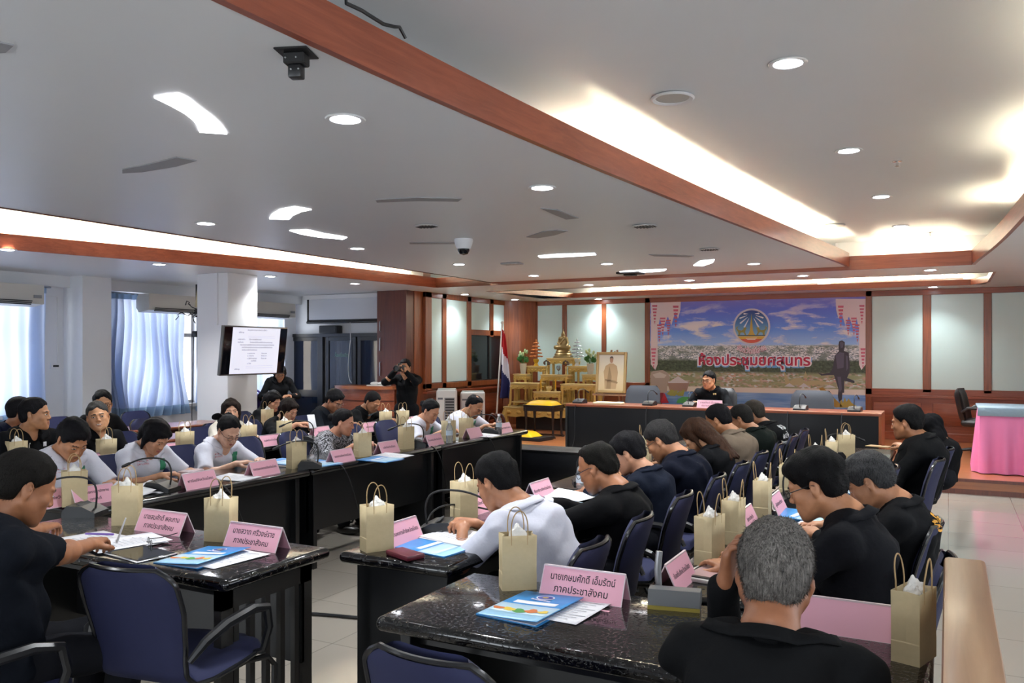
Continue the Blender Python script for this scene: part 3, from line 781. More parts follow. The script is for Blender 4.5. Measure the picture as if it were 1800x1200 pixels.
# windows: aluminium frame, panes
GL = N('window_glass'); tr = GL.node('BsdfTransparent'); gl = GL.node('BsdfGlossy', Roughness=.02); mx = GL.node('MixShader', Fac=.07)
GL.link(tr.outputs[0], mx.inputs[1]); GL.link(gl.outputs[0], mx.inputs[2]); GL.link(mx.outputs[0], GL.out.inputs[0])
for i, w in enumerate(holes):
    t = bpy.data.objects.new(f'window_{i+1}', None); COL.objects.link(t); struct(t)
    e = BM(); x = XL - .10; fw = .045
    for y0, y1, z0, z1 in ((w[0], w[1], ZW0, ZW0+fw), (w[0], w[1], ZW1-fw, ZW1), (w[0], w[0]+fw, ZW0, ZW1), (w[1]-fw, w[1], ZW0, ZW1), (w[0], w[1], 1.84, 1.90), ((w[0]+w[1])/2-.03, (w[0]+w[1])/2+.03, ZW0, ZW1)):
        box(e, (x-.03, y0, z0), (x+.03, y1, z1))
    obj('window_frame', e, mat('aluminium', 'b9b6b4', .4, .3), t)
    e = BM(); box(e, (x-.004, w[0]+.02, ZW0+.02), (x+.004, w[1]-.02, ZW1-.02)); obj('window_pane', e, GL.m, t)
    e = BM(); box(e, (XL-.05, w[0]-.05, ZW0-.05), (XL+.07, w[1]+.05, ZW0)); obj('window_sill', e, WHITE, t)
for i, (ax_, h) in enumerate([('x', h) for h in ADDED_RW] + [('y', h) for h in ADDED_BW]):
    e = BM(); f = .05
    for a0, a1, z0, z1 in ((h[0], h[1], .85, .9), (h[0], h[1], 2.3, 2.35), (h[0], h[0]+f, .85, 2.35), (h[1]-f, h[1], .85, 2.35), ((h[0]+h[1])/2-.03, (h[0]+h[1])/2+.03, .85, 2.35)):
        if ax_ == 'x': box(e, (XR+.07, a0, z0), (XR+.13, a1, z1))
        else: box(e, (a0, YR-.13, z0), (a1, YR-.07, z1))
    struct(obj(f'window_{i+4}', e, mat('aluminium', 'b9b6b4', .4, .3)))  # frame of an added, unseen fill window
    l = bpy.data.lights.new('window_portal', 'AREA'); l.shape = 'RECTANGLE'; l.size = h[1]-h[0]; l.size_y = 1.5; l.cycles.is_portal = True
    o = bpy.data.objects.new('window_portal', l); COL.objects.link(o); m_ = (h[0]+h[1])/2
    o.location = (XR + .22, m_, 1.6) if ax_ == 'x' else (m_, YR - .22, 1.6); o.rotation_euler = (0, PI/2, 0) if ax_ == 'x' else (-PI/2, 0, 0)
    if ax_ == 'x': l.size, l.size_y = 1.5, h[1]-h[0]
# the bright building and daylight outside
n = N('sunlit_render'); n.b.inputs['Base Color'].default_value = lin('e8d8c4'); n.b.inputs['Roughness'].default_value = .8
b = BM(); box(b, (-24, -6, -3), (-20, 22, 2.3)); tag(obj('neighbouring_building', b, n.m), 'pale sunlit building outside the windows behind the curtains', 'building')
# ------------------------------------------------------------------ world and lamps
w = bpy.data.worlds.new('daylight'); SC.world = w; w.use_nodes = True
bg = w.node_tree.nodes['Background']; bg.inputs[0].default_value = (.86, .93, 1.0, 1); bg.inputs[1].default_value = 1.9
sun = bpy.data.lights.new('sun', 'SUN'); sun.energy = 2.0; sun.angle = R(3); so = bpy.data.objects.new('sun', sun); COL.objects.link(so)
so.rotation_euler = Euler((R(35), R(0), R(90 - 20))); so.rotation_euler = V((-.75, .25, -.6)).to_track_quat('-Z', 'Y').to_euler()
for wdw in holes:
    l = bpy.data.lights.new('window_portal', 'AREA'); l.shape = 'RECTANGLE'; l.size = ZW1-ZW0; l.size_y = wdw[1]-wdw[0]; l.cycles.is_portal = True
    o = bpy.data.objects.new('window_portal', l); COL.objects.link(o); o.location = (XL - .22, (wdw[0]+wdw[1])/2, (ZW0+ZW1)/2); o.rotation_euler = (0, -PI/2, 0)
SC.view_settings.view_transform = 'Standard'; SC.view_settings.look = 'None'; SC.view_settings.gamma = 1; SC.view_settings.use_curve_mapping = False
SC.view_settings.exposure = 1.85
cy = SC.cycles; cy.adaptive_threshold = .02; cy.max_bounces = 6; cy.diffuse_bounces = 4; cy.glossy_bounces = 3; cy.transmission_bounces = 4; cy.transparent_max_bounces = 6
cy.caustics_reflective = False; cy.caustics_refractive = False; cy.sample_clamp_indirect = 4.0
# downlights
DL = None
def downlight(p, label, watts=44, col=(.95, .98, 1.0)):
    global DL
    if DL is None:
        t = thing('downlight', label, 'ceiling lamp', p, 0, 'recessed downlights')
        e = BM(); lathe(e, [(.062, .002), (.085, .002), (.092, -.004), (.088, -.009), (.070, -.008), (.062, .002)], 28); obj('trim_ring', e, mat('lamp_ring', 'd8d8d8', .3), t)
        e = BM(); lathe(e, [(0, -.012), (.03, -.011), (.055, -.007), (.064, .0)], 24); obj('lens', e, LAMPW, t)
        DL = t
    else: t = dup(DL, label, p)
    l = bpy.data.lights.new('lamp', 'SPOT'); l.energy = watts; l.spot_size = R(125); l.spot_blend = .9; l.shadow_soft_size = .06; l.color = col
    o = bpy.data.objects.new('lamp', l); COL.objects.link(o); o.location = (p[0], p[1], p[2] - .03)
    return t
mainl = [((607, 208), 'bright round downlight beside the black projector mount'), ((953, 329), 'round downlight on the low ceiling nearest the middle of the curved beam'), ((362, 392), 'flaring round downlight near the left ceiling slot'),
         ((628, 436), 'small downlight right of the thin glowing panel, over the left tables'), ((807, 464), 'small downlight just below the white dome camera'), ((1325, 463), 'small downlight right of the small glowing ceiling panel near the beam tip'),
         ((1067, 463), 'small downlight left of the longest far glowing panel'), ((938, 484), 'small downlight by the corner of the low ceiling')]
for q, s in mainl: downlight(P(*q, M_), s)
soff = [((12, 438), 'downlight at the left picture edge under the wooden slot fascia'), ((280, 464), 'downlight on the left soffit before the white pillar'), ((475, 485), 'downlight on the soffit just right of the white pillar top'), ((624, 498), 'downlight on the soffit above the projection screen'),
        ((1035, 500), 'bright downlight between the two far wooden fascias'), ((1212, 492), 'downlight on the far soffit left of the mural emblem'), ((1411, 484), 'downlight on the far soffit right of the mural emblem'), ((1635, 474), 'downlight on the far soffit at the right beyond the beam tip'),
        ((817, 517), 'downlight over the stage side wall'), ((905, 526), 'downlight over the wooden corner by the altar'), ((1052, 525), 'downlight close to the wall above the altar panels'), ((1640, 504), 'downlight close to the wall above the right green panels')]
for q, s in soff: downlight(P(*q, S_), s, 17 if 'wall' in s or 'corner' in s else 85 if 'far soffit' in s or 'fascias' in s else 44)
tray = [((1385, 110), 'largest downlight in the raised ceiling, nearest the camera'), ((1492, 264), 'second downlight from the camera in the raised ceiling row'), ((1549, 345), 'third downlight from the camera in the raised ceiling row'), ((1583, 397), 'fourth downlight from the camera in the raised ceiling row'), ((1608, 431), 'farthest downlight of the raised ceiling row')]
for q, s in tray: downlight(P(*q, T_), s)
for p, s in (((.0, .3, T_), 'downlight in the raised ceiling over the camera'), ((-4.2, .6, M_), 'downlight on the low ceiling behind the camera to the left'), ((2.4, 3.2, S_), 'downlight on the right soffit outside the picture'), ((2.4, 7.5, S_), 'far downlight on the right soffit outside the picture'), ((-8.9, 1.5, S_), 'downlight on the left soffit outside the picture')):
    downlight(V(p), s)
# glowing and unlit recessed ceiling panels
def cpanel(pts, label, lit, z=M_, sx=0):
    e = BM(); q = [P(x + sx, y, z) for x, y in pts]; c_ = sum(q, V()) / len(q)
    prism(e, [(p.x - c_.x, p.y - c_.y) for p in q], -.006, .004)
    t = obj('ceiling_panel_light' if lit else 'ceiling_panel', e, mat('panel_glow', 'fbfbff', emit=2.2) if lit else mat('unlit_panel', '8f8f92', .5), None, 30, (c_.x, c_.y, z))
    tag(t, label, 'ceiling lamp' if lit else 'ceiling panel', 'glowing ceiling panels' if lit else 'unlit ceiling panels')
h2 = lambda L, ox=0: [(ox + x/2, y/2) for x, y in L]
cpanel([(271, 170), (293, 166), (315, 164), (332, 173), (345, 184), (375, 206), (390, 221), (399, 234), (351, 231), (347, 219), (340, 210), (325, 198), (300, 184)], 'large curved glowing ceiling panel left of the projector mount', 1)
cpanel(h2([(948, 768), (955, 753), (985, 735), (1035, 725), (1095, 735), (1060, 742), (1030, 755), (1015, 770)]), 'small curved glowing ceiling panel above the projection screen side', 1)
cpanel(h2([(1018, 809), (1080, 806), (1140, 820), (1220, 833), (1205, 840), (1120, 832), (1060, 822)]), 'thin slanting glowing ceiling panel left of the dome camera', 1)
cpanel(h2([(92, 899), (150, 893), (290, 889), (295, 895), (200, 901), (100, 905)], 900), 'long thin glowing ceiling panel right of the dome camera', 1)
cpanel(h2([(638, 932), (660, 917), (712, 911), (705, 922), (670, 934)], 900), 'short tilted glowing ceiling panel near the beam tip', 1)
cpanel(h2([(370, 956), (400, 951), (543, 945), (535, 951), (460, 957), (385, 960)], 900), 'farthest thin glowing ceiling panel beside the flat black fitting', 1)
cpanel(h2([(430, 592), (520, 575), (620, 550), (692, 562), (620, 582), (500, 602), (430, 606)]), 'largest unlit grey ceiling panel, below the big glowing one', 0)
cpanel(h2([(1320, 700), (1470, 692), (1625, 696), (1610, 706), (1470, 704), (1325, 709)]), 'long thin unlit ceiling panel above the dome camera', 0)
cpanel(h2([(100, 730), (160, 736), (235, 765), (190, 769), (150, 753)], 900), 'curved unlit ceiling panel below the middle downlight', 0)
cpanel(h2([(50, 832), (110, 812), (160, 807), (197, 810), (150, 825), (90, 835)], 900), 'leaf shaped unlit ceiling panel right of the dome camera', 0)
cpanel(h2([(1440, 851), (1600, 851), (1600, 856), (1440, 856)]), 'thin unlit strip beside the dome camera', 0)
cpanel(h2([(480, 893), (560, 893), (640, 898), (620, 902), (500, 899)], 900), 'thin unlit strip near the beam tip', 0)
cpanel(h2([(-80, 140), (0, 145), (48, 155), (20, 180), (-60, 186)]), 'unlit panel cut by the left picture edge', 0)
# ------------------------------------------------------------------ ceiling fittings
p = P(521, 92, M_); t = thing('projector_mount', 'black metal projector mount hanging from the low ceiling', 'ceiling mount', p, R(20))
e = BM(); box(e, (-.11, -.11, -.012), (.11, .11, 0), .004, 1); obj('mounting_plate', e, BLACKM, t)
e = BM(); box(e, (-.07, -.055, -.085), (.07, .055, -.012), .008, 1); obj('bracket', e, BLACKM, t)
e = BM(); box(e, (-.045, -.04, -.17), (.045, .04, -.085), .012, 2); box(e, (-.048, -.012, -.15), (-.044, .012, -.12)); obj('coupler', e, BLACKP, t)
e = BM()
for x, y in ((-.05, -.057), (.02, -.057), (.03, -.042), (-.02, -.042)): ball(e, (x, y, -.05 if y < -.05 else -.12), .007, 0, 8)
obj('screw_heads', e, STEEL, t)
t.scale = (.55, .55, .55)
p = P(815, 420, M_); t = thing('ceiling_camera', 'white and black dome security camera on the low ceiling', 'camera', p)
e = BM(); lathe(e, [(0, 0), (.10, 0), (.105, -.02), (.095, -.06), (.075, -.11), (0, -.11)], 24); obj('housing', e, WHITE, t)
e = BM(); lathe(e, [(.068, -.108), (.066, -.13), (.045, -.165), (0, -.178)], 20); obj('dome', e, mat('dark_dome', '101216', .06), t); t.scale = (.85, .85, .85)
p = P(328, 413, T_); t = thing('smoke_detector', 'round white smoke detector in the left ceiling slot', 'smoke detector', P(328, 410, 2.99))
e = BM(); lathe(e, [(0, 0), (.10, 0), (.10, -.03), (.07, -.07), (0, -.075)], 20); obj('body_shell', e, WHITE, t)
def round_fit(name, q, z, r, label, cat, m=WHITE):
    t = thing(name, label, cat, P(*q, z)); e = BM(); lathe(e, [(r*.8, -.004), (r, -.004), (r*1.05, -.012), (r*.95, -.018), (r*.8, -.012), (r*.8, -.004)], 28); obj('rim', e, m, t)
    e = BM(); lathe(e, [(0, -.008), (r*.82, -.008)], 24); obj('mesh_grille', e, mat('speaker_mesh', 'b5b2ac', .6, bump=(300, .6, .004)), t)
round_fit('ceiling_speaker', (1182, 170), T_, .115, 'round ceiling speaker in the raised ceiling nearest the camera', 'speaker')
round_fit('ceiling_speaker', (1466, 395), T_, .115, 'far round ceiling speaker in the raised ceiling beside the row of downlights', 'speaker')
def slots(q, label):
    t = thing('air_grille', label, 'grille', P(*q, M_)); e = BM(); lathe(e, [(0, -.004), (.10, -.004), (.11, -.012), (0, -.012)], 20); obj('plate', e, WHITE, t)
    e = BM()
    for k in range(-3, 4): box(e, (k*.026-.006, -.07+abs(k)*.01, -.016), (k*.026+.006, .07-abs(k)*.01, -.012))
    obj('slot', e, BLACKM, t)
slots((750, 396), 'slotted ceiling speaker grille above the dome camera'); slots((1134, 396), 'slotted ceiling speaker grille between two unlit panels'); slots((1247, 437), 'slotted ceiling speaker grille near the beam tip')
for q, s in (((1577, 283), 'small sprinkler head in the raised ceiling nearer the camera'), ((1635, 408), 'small sprinkler head in the raised ceiling at the far end')):
    t = thing('sprinkler', s, 'sprinkler', P(*q, T_)); e = BM(); lathe(e, [(0, 0), (.035, 0), (.035, -.006), (.010, -.010), (.010, -.035), (.020, -.04), (0, -.042)], 14); obj('head', e, CHROME, t)
p = P(1108, 478, M_); t = thing('ceiling_box', 'flat black fitting on the far low ceiling by the thin glowing panel', 'ceiling fitting', p); e = BM(); box(e, (-.16, -.12, -.03), (.16, .12, 0), .01); box(e, (-.08, -.06, -.05), (.08, .06, -.03), .01); obj('casing', e, BLACKP, t)
p = P(900, 462, M_); t = thing('junction_box', 'small grey box on the low ceiling right of the dome camera', 'ceiling fitting', p); e = BM(); box(e, (-.12, -.08, -.02), (.12, .08, 0), .01); obj('casing', e, mat('grey_fitting', '9a9a9c', .5), t)
e = BM(); bx0 = lambda u, v: V((beamx(P(u, v, M_+.165).y) + .015, P(u, v, M_+.165).y, M_ + .172))
q = [bx0(540, -5), bx0(560, 8), bx0(585, 14), bx0(600, 10), bx0(608, 14), bx0(600, 16), bx0(620, 32), bx0(648, 55), bx0(662, 66), bx0(676, 70), bx0(684, 76)]
for i, p in enumerate(q): p.z += (.02, .01, .03, .05, .03, .01, .015, .008, .02, .03, .0)[i]
tube(e, q, .007, 6); tube(e, [p + V((.03, -.03, .004)) for p in q[:5]], .006, 6)
tag(obj('cable', e, BLACKP), 'black cable lying along the top of the curved ceiling beam', 'cable')
# ------------------------------------------------------------------ stage
b = BM(); box(b, (XS, YS, .03), (XR, YB, ST)); struct(obj('floor_stage', b, STAGEW))
b = BM(); box(b, (XS, YS - .012, 0), (XR, YS, .055)); box(b, (XS, YS - .02, ST - .03), (XR, YS + .02, ST + .003)); struct(obj('trim_11', b, WOODD))
# panelling on the stage side wall and the back wall: frosted panels in a wooden grid
def panel_wall(name, rects, plane, xz, m, depth=.012, label=None):
    for (a0, a1, z0, z1) in rects:
        e = BM()
        if plane == 'y': box(e, (a0, xz - depth, z0), (a1, xz + .01, z1), .004, 1)
        else: box(e, (xz - .01, a0, z0), (xz + depth, a1, z1), .004, 1)
        struct(obj(name, e, m))
xw = lambda u, v=600: OY(u, v, YB).x
ys_ = lambda u, v=600: OX(u, v, XS).y
zt = 2.53
backs = [(xw(931), xw(990)), (xw(998), xw(1059)), (xw(1067), xw(1135))]
rights = [(xw(1533), xw(1622)), (xw(1637), xw(1729)), (xw(1743), xw(1830)), (xw(1846), xw(1946))]
panel_wall('wall_panel', [(a, c_, 1.03, zt) for a, c_ in backs] + [(a, c_, 1.0, zt) for a, c_ in rights], 'y', YB - .03, PANELG)
panel_wall('wall_panel', [(ys_(747) + .12, ys_(773), 1.08, zt), (ys_(780), ys_(817), 1.08, zt), (ys_(824), ys_(857), 2.02, zt), (ys_(863), ys_(893), 2.02, zt)], 'x', XS + .03, PANELG)
# the wooden frame itself stands out past the panels
def bars(name, boxes, m=WOOD):
    e = BM()
    for lo, hi in boxes: box(e, lo, hi, .004, 1)
    return struct(obj(name, e, m))
def wall_bars(rects, z0, y0):
    o = []; xs = sorted(rects)
    for (a, c_), (a2, c2) in zip(xs, xs[1:]): o.append(((c_, y0, z0), (a2, YB, zt)))
    return o
yb = YB - .055
bars('trim_12', wall_bars(backs, .95, yb) + [((backs[2][1], yb, .95), (backs[2][1] + .10, YB, S_)), ((-7.3, yb, .95), (backs[0][0], YB, S_))])
bars('trim_13', wall_bars(rights, .95, yb) + [((xw(1522), yb, .17), (rights[0][0], YB, S_)), ((rights[3][1], yb, .17), (XR, YB, S_))])
bars('trim_14', [((-7.4, yb, zt), (XR, YB, S_)), ((-7.4, yb, .93), (backs[2][1] + .1, YB, 1.03)), ((xw(1522), yb, .90), (XR, YB, 1.0))], WOODX)
bars('trim_15', [((-7.4, yb - .02, .90), (backs[2][1] + .1, YB, .935)), ((xw(1522), yb - .02, .86), (XR, YB, .90)), ((-7.4, yb - .02, ST), (XR, YB, .30))], WOODX)
e = BM(); box(e, (-7.5, yb + .02, ST), (XR, YB, .95)); struct(obj('wall_wainscot', e, WOODX))
e = BM()
for a, c_ in rights + backs[1:]:
    for q in ((a + .02, c_ - .02, .42, .78),): box(e, (q[0], yb, q[2]), (q[1], yb + .03, q[3]), .012, 2)
struct(obj('trim_16', e, WOODX))
# corner pillar
b = BM(); prism(b, [(XS, 14.55), (XS + .16, 14.62), (-7.42, 14.86), (-7.3, YB), (XS, YB)], ST, S_); struct(obj('trim_17', b, WOOD))
# side wall frame
xf = XS + .06
bars('trim_18', [((XS, ys_(773), .95), (xf, ys_(780), S_)), ((XS, ys_(817), .95), (xf, ys_(824), S_)), ((XS, ys_(857), 1.9), (xf, ys_(863), S_)), ((XS, ys_(893), .95), (xf, 14.6, S_)), ((XS, 11.75, .95), (xf, ys_(747) + .12, S_)),
     ((XS, 11.75, zt), (xf, 14.6, S_)), ((XS, ys_(824), 1.92), (xf, ys_(893), 2.02)), ((XS, 11.75, .98), (xf, 14.6, 1.07))])
bars('trim_19', [((XS, 11.75, .90), (xf + .03, 14.6, .94)), ((XS, 11.75, ST), (xf + .02, 14.6, .30))], WOODY)
e = BM()
for a, c_ in ((12.0, 12.8), (12.9, 13.7), (13.8, 14.5)): box(e, (XS, a, .38), (XS + .05, c_, .82), .012, 2)
struct(obj('trim_20', e, WOODY))
t = thing('control_room_window', 'dark glass control room window in the wooden wall behind the flag', 'window', (XS, 0, 0)); t['kind'] = 'structure'
e = BM(); box(e, (.005, ys_(824), 1.07), (.02, ys_(893), 1.92)); obj('dark_glass', e, mat('dark_glass', '14181f', .08), t)
e = BM(); box(e, (.02, ys_(857) - .02, 1.07), (.035, ys_(857) + .02, 1.92)); box(e, (.01, ys_(824), 1.05), (.04, ys_(893), 1.09)); obj('sliding_frame', e, BLACKM, t)
# ------------------------------------------------------------------ mural
mx0, mx1, mz0, mz1 = xw(1144), xw(1522), .45, 2.565
mw, mh = mx1 - mx0, mz1 - mz0
YM = YB - .045
t = thing('mural_banner', 'wide printed mural of sky and town with red Thai lettering behind the dais', 'mural', (mx0, YM, 0))
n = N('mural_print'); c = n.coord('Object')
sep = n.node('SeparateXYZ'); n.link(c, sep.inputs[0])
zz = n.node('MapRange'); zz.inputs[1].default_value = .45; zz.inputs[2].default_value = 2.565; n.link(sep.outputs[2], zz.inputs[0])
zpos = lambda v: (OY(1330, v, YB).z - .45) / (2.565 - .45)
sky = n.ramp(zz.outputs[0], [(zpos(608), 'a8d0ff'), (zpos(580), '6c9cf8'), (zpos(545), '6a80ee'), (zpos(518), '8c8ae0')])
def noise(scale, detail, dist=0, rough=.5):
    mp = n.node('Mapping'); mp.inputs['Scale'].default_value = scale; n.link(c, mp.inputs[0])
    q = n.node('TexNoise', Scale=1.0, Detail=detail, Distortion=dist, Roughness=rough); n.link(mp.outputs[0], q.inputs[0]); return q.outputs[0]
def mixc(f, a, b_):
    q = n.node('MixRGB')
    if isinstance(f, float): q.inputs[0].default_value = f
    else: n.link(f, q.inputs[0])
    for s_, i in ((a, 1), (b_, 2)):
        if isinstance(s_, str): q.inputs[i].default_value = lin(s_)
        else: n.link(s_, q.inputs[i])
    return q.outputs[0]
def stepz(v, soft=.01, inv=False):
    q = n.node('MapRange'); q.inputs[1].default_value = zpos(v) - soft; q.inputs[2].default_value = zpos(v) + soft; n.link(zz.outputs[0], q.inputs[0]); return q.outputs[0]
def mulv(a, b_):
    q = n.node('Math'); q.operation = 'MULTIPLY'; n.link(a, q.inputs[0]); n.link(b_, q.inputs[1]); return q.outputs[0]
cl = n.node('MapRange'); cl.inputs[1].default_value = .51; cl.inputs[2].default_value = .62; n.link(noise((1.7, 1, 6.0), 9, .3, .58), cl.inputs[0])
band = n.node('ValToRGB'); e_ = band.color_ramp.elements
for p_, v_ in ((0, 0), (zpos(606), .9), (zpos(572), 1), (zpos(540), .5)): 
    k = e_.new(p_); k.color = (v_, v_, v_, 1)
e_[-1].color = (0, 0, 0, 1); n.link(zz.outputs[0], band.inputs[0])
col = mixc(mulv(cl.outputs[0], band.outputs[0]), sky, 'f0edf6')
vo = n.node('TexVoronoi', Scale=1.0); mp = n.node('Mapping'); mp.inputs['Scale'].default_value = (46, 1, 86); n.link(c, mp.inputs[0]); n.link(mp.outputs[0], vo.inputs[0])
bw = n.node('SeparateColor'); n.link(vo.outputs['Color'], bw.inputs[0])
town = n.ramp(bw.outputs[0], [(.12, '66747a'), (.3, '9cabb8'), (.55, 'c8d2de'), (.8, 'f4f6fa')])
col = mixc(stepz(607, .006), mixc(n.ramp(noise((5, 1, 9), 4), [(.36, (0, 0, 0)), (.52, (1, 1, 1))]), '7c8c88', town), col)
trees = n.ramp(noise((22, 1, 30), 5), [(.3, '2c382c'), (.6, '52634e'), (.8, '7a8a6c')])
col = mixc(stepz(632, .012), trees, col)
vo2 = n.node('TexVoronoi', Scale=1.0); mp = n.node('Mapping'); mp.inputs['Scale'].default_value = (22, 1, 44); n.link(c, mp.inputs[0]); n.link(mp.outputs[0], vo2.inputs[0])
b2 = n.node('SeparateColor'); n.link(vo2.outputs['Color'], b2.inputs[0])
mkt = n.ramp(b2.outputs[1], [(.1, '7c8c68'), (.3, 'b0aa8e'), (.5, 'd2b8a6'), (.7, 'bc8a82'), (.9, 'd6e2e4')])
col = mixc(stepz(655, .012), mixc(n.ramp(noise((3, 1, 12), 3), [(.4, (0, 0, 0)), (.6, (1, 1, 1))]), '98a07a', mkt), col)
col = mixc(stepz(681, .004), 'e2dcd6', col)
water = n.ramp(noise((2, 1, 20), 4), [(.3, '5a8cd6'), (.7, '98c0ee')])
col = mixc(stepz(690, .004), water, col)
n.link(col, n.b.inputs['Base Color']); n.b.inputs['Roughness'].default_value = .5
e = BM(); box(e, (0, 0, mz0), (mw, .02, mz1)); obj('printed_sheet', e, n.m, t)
LAY = [0]
def mp_(u, v): q = OY(u, v, YM); return (q.x - mx0, q.z)
def flat(name, polys, m, lay=1, par=None):
    e = BM()
    for p in polys:
        try: prism(e, p, 0, .0015, Matrix(((1, 0, 0, 0), (0, 0, -1, -.0015*lay), (0, 1, 0, 0), (0, 0, 0, 1))))
        except ValueError: pass
    bmesh.ops.triangulate(e, faces=[f for f in e.faces if len(f.verts) > 4])
    return obj(name, e, m, par or t, 30)
def pts(L): return [mp_(u, v) for u, v in L]
def circ(cx, cz, r, n_=40, a0=0, a1=2*PI): return [(cx + r*math.cos(a0 + (a1-a0)*i/n_), cz + r*math.sin(a0 + (a1-a0)*i/n_)) for i in range(n_ + (a1-a0 < 6.2))]
def ring(cx, cz, r, n_=16, sx=1, sz=1): return [(cx + sx*r*math.cos(2*PI*i/n_), cz + sz*r*math.sin(2*PI*i/n_)) for i in range(n_)]
pr = lambda nm, c_, r=.5: mat('print_' + nm, c_, r)
# printed curtains with lanterns in both upper corners
def drapes(mir):
    X = (lambda u: u) if not mir else (lambda u: 1522 - (u - 1144))
    q = lambda L: [mp_(X(u), v) for u, v in L]
    flat('printed_drape', [q([(1144, 525), (1197, 525), (1196, 545), (1192, 560), (1187, 548), (1180, 572), (1174, 556), (1165, 578), (1160, 560), (1156, 580), (1156, 640), (1152, 650), (1144, 640)])], pr('drape', 'e8dadf'))
    red = []
    for u, v0, w_, h_ in ((1188, 537, 10, 32), (1175, 562, 9, 22), (1165, 558, 10, 26), (1159, 570, 8, 26), (1151, 536, 9, 28), (1149, 612, 9, 30)):
        for k in range(5): 
            w2 = w_*(1 - .15*k); a = v0 + h_*k/5; red.append(q([(u - w2/2, a), (u + w2/2, a), (u + w2/2*.92, a + h_/8.5), (u - w2/2*.92, a + h_/8.5)]))
        red.append(q([(u - 1.2, v0 + h_), (u + 1.2, v0 + h_), (u, v0 + h_ + 6)]))
        flat('printed_lantern', red, pr('lantern', 'd06a84'), 2); red = []
drapes(False); drapes(True)
# emblem
ex, ez = mp_(1321, 574); er = abs(mp_(1354, 574)[0] - ex)
em = flat('emblem', [circ(ex, ez, er)], pr('ring', 'd9d6e4'), 3)
EM = em
n2 = N('emblem_sky'); c2 = n2.coord('Object'); sp = n2.node('SeparateXYZ'); n2.link(c2, sp.inputs[0]); mr = n2.node('MapRange'); mr.inputs[1].default_value = ez - er*.5; mr.inputs[2].default_value = ez + er*.9; n2.link(sp.outputs[2], mr.inputs[0])
n2.link(n2.ramp(mr.outputs[0], [(0, '8ec4e4'), (.5, '4f86c4'), (1, '2b3f8c')]), n2.b.inputs['Base Color'])
def e_(name, polys, m, lay): return flat(name, [[(ex + x*er, ez + z*er) for x, z in p] for p in polys], m, lay, EM)
e_('disc', [circ(0, 0, .90)], n2.m, 4)
a0 = math.asin(-.52/.9)
seg = [(.9*math.cos(a), .9*math.sin(a)) for a in [PI - a0 + (PI + 2*a0)*i/20 for i in range(21)]]
e_('ground', [seg], pr('emblem_gold', 'e0b64a'), 5)
seg2 = [(.9*math.cos(a), .9*math.sin(a)) for a in [PI + .86 + (PI - 1.72)*i/16 for i in range(17)]]
e_('ground_red', [seg2], pr('emblem_red', 'd8604a'), 6)
e_('water_marks', [[(-.3, -.62), (.3, -.60), (.3, -.635), (-.3, -.655)], [(-.26, -.68), (.26, -.66), (.2, -.72), (-.2, -.72)]], pr('emblem_mark', 'f0dcd0'), 7)
rays = []
for a, r0, r1 in ((62, .30, .82), (40, .30, .78), (20, .28, .66), (-2, .2, .4)):
    for q in (-1, 1):
        d_ = (q*math.cos(R(a))*0 + q*math.sin(R(90-a)), -math.cos(R(90-a))); p_ = (-d_[1], d_[0]); o_ = (0, .70)
        A = (o_[0] + d_[0]*r0*.9, o_[1] + d_[1]*r0*.9); B = (o_[0] + d_[0]*r1, o_[1] + d_[1]*r1)
        rays.append([(A[0]-p_[0]*.008, A[1]-p_[1]*.008), (A[0]+p_[0]*.008, A[1]+p_[1]*.008), (B[0]+p_[0]*.045, B[1]+p_[1]*.045), (B[0]+d_[0]*.04, B[1]+d_[1]*.04), (B[0]-p_[0]*.045, B[1]-p_[1]*.045)])
e_('ray', rays, pr('ray', 'eef0f6'), 5)
e_('spire', [[(-.25, -.5), (-.14, -.38), (-.08, -.2), (-.055, .1), (-.03, .35), (0, .72), (.03, .35), (.055, .1), (.08, -.2), (.14, -.38), (.25, -.5)]], pr('spire', 'c8ac50'), 6)
lion = [(-.72, -.46), (-.70, -.36), (-.73, -.26), (-.80, -.15), (-.84, -.05), (-.76, -.0), (-.70, .06), (-.73, -.02), (-.77, -.10), (-.68, -.18), (-.52, -.20), (-.44, -.14), (-.40, -.04), (-.32, -.03), (-.24, -.07), (-.30, -.12), (-.32, -.22), (-.34, -.30), (-.30, -.40), (-.26, -.44), (-.36, -.46), (-.40, -.34), (-.48, -.30), (-.58, -.32), (-.62, -.40), (-.60, -.46)]
e_('lion', [lion, [(-x, z) for x, z in lion][::-1]], pr('lion', '9a9650'), 6)
e_('base_line', [[(-.74, -.47), (.74, -.47), (.74, -.50), (-.74, -.50)]], INK, 8)
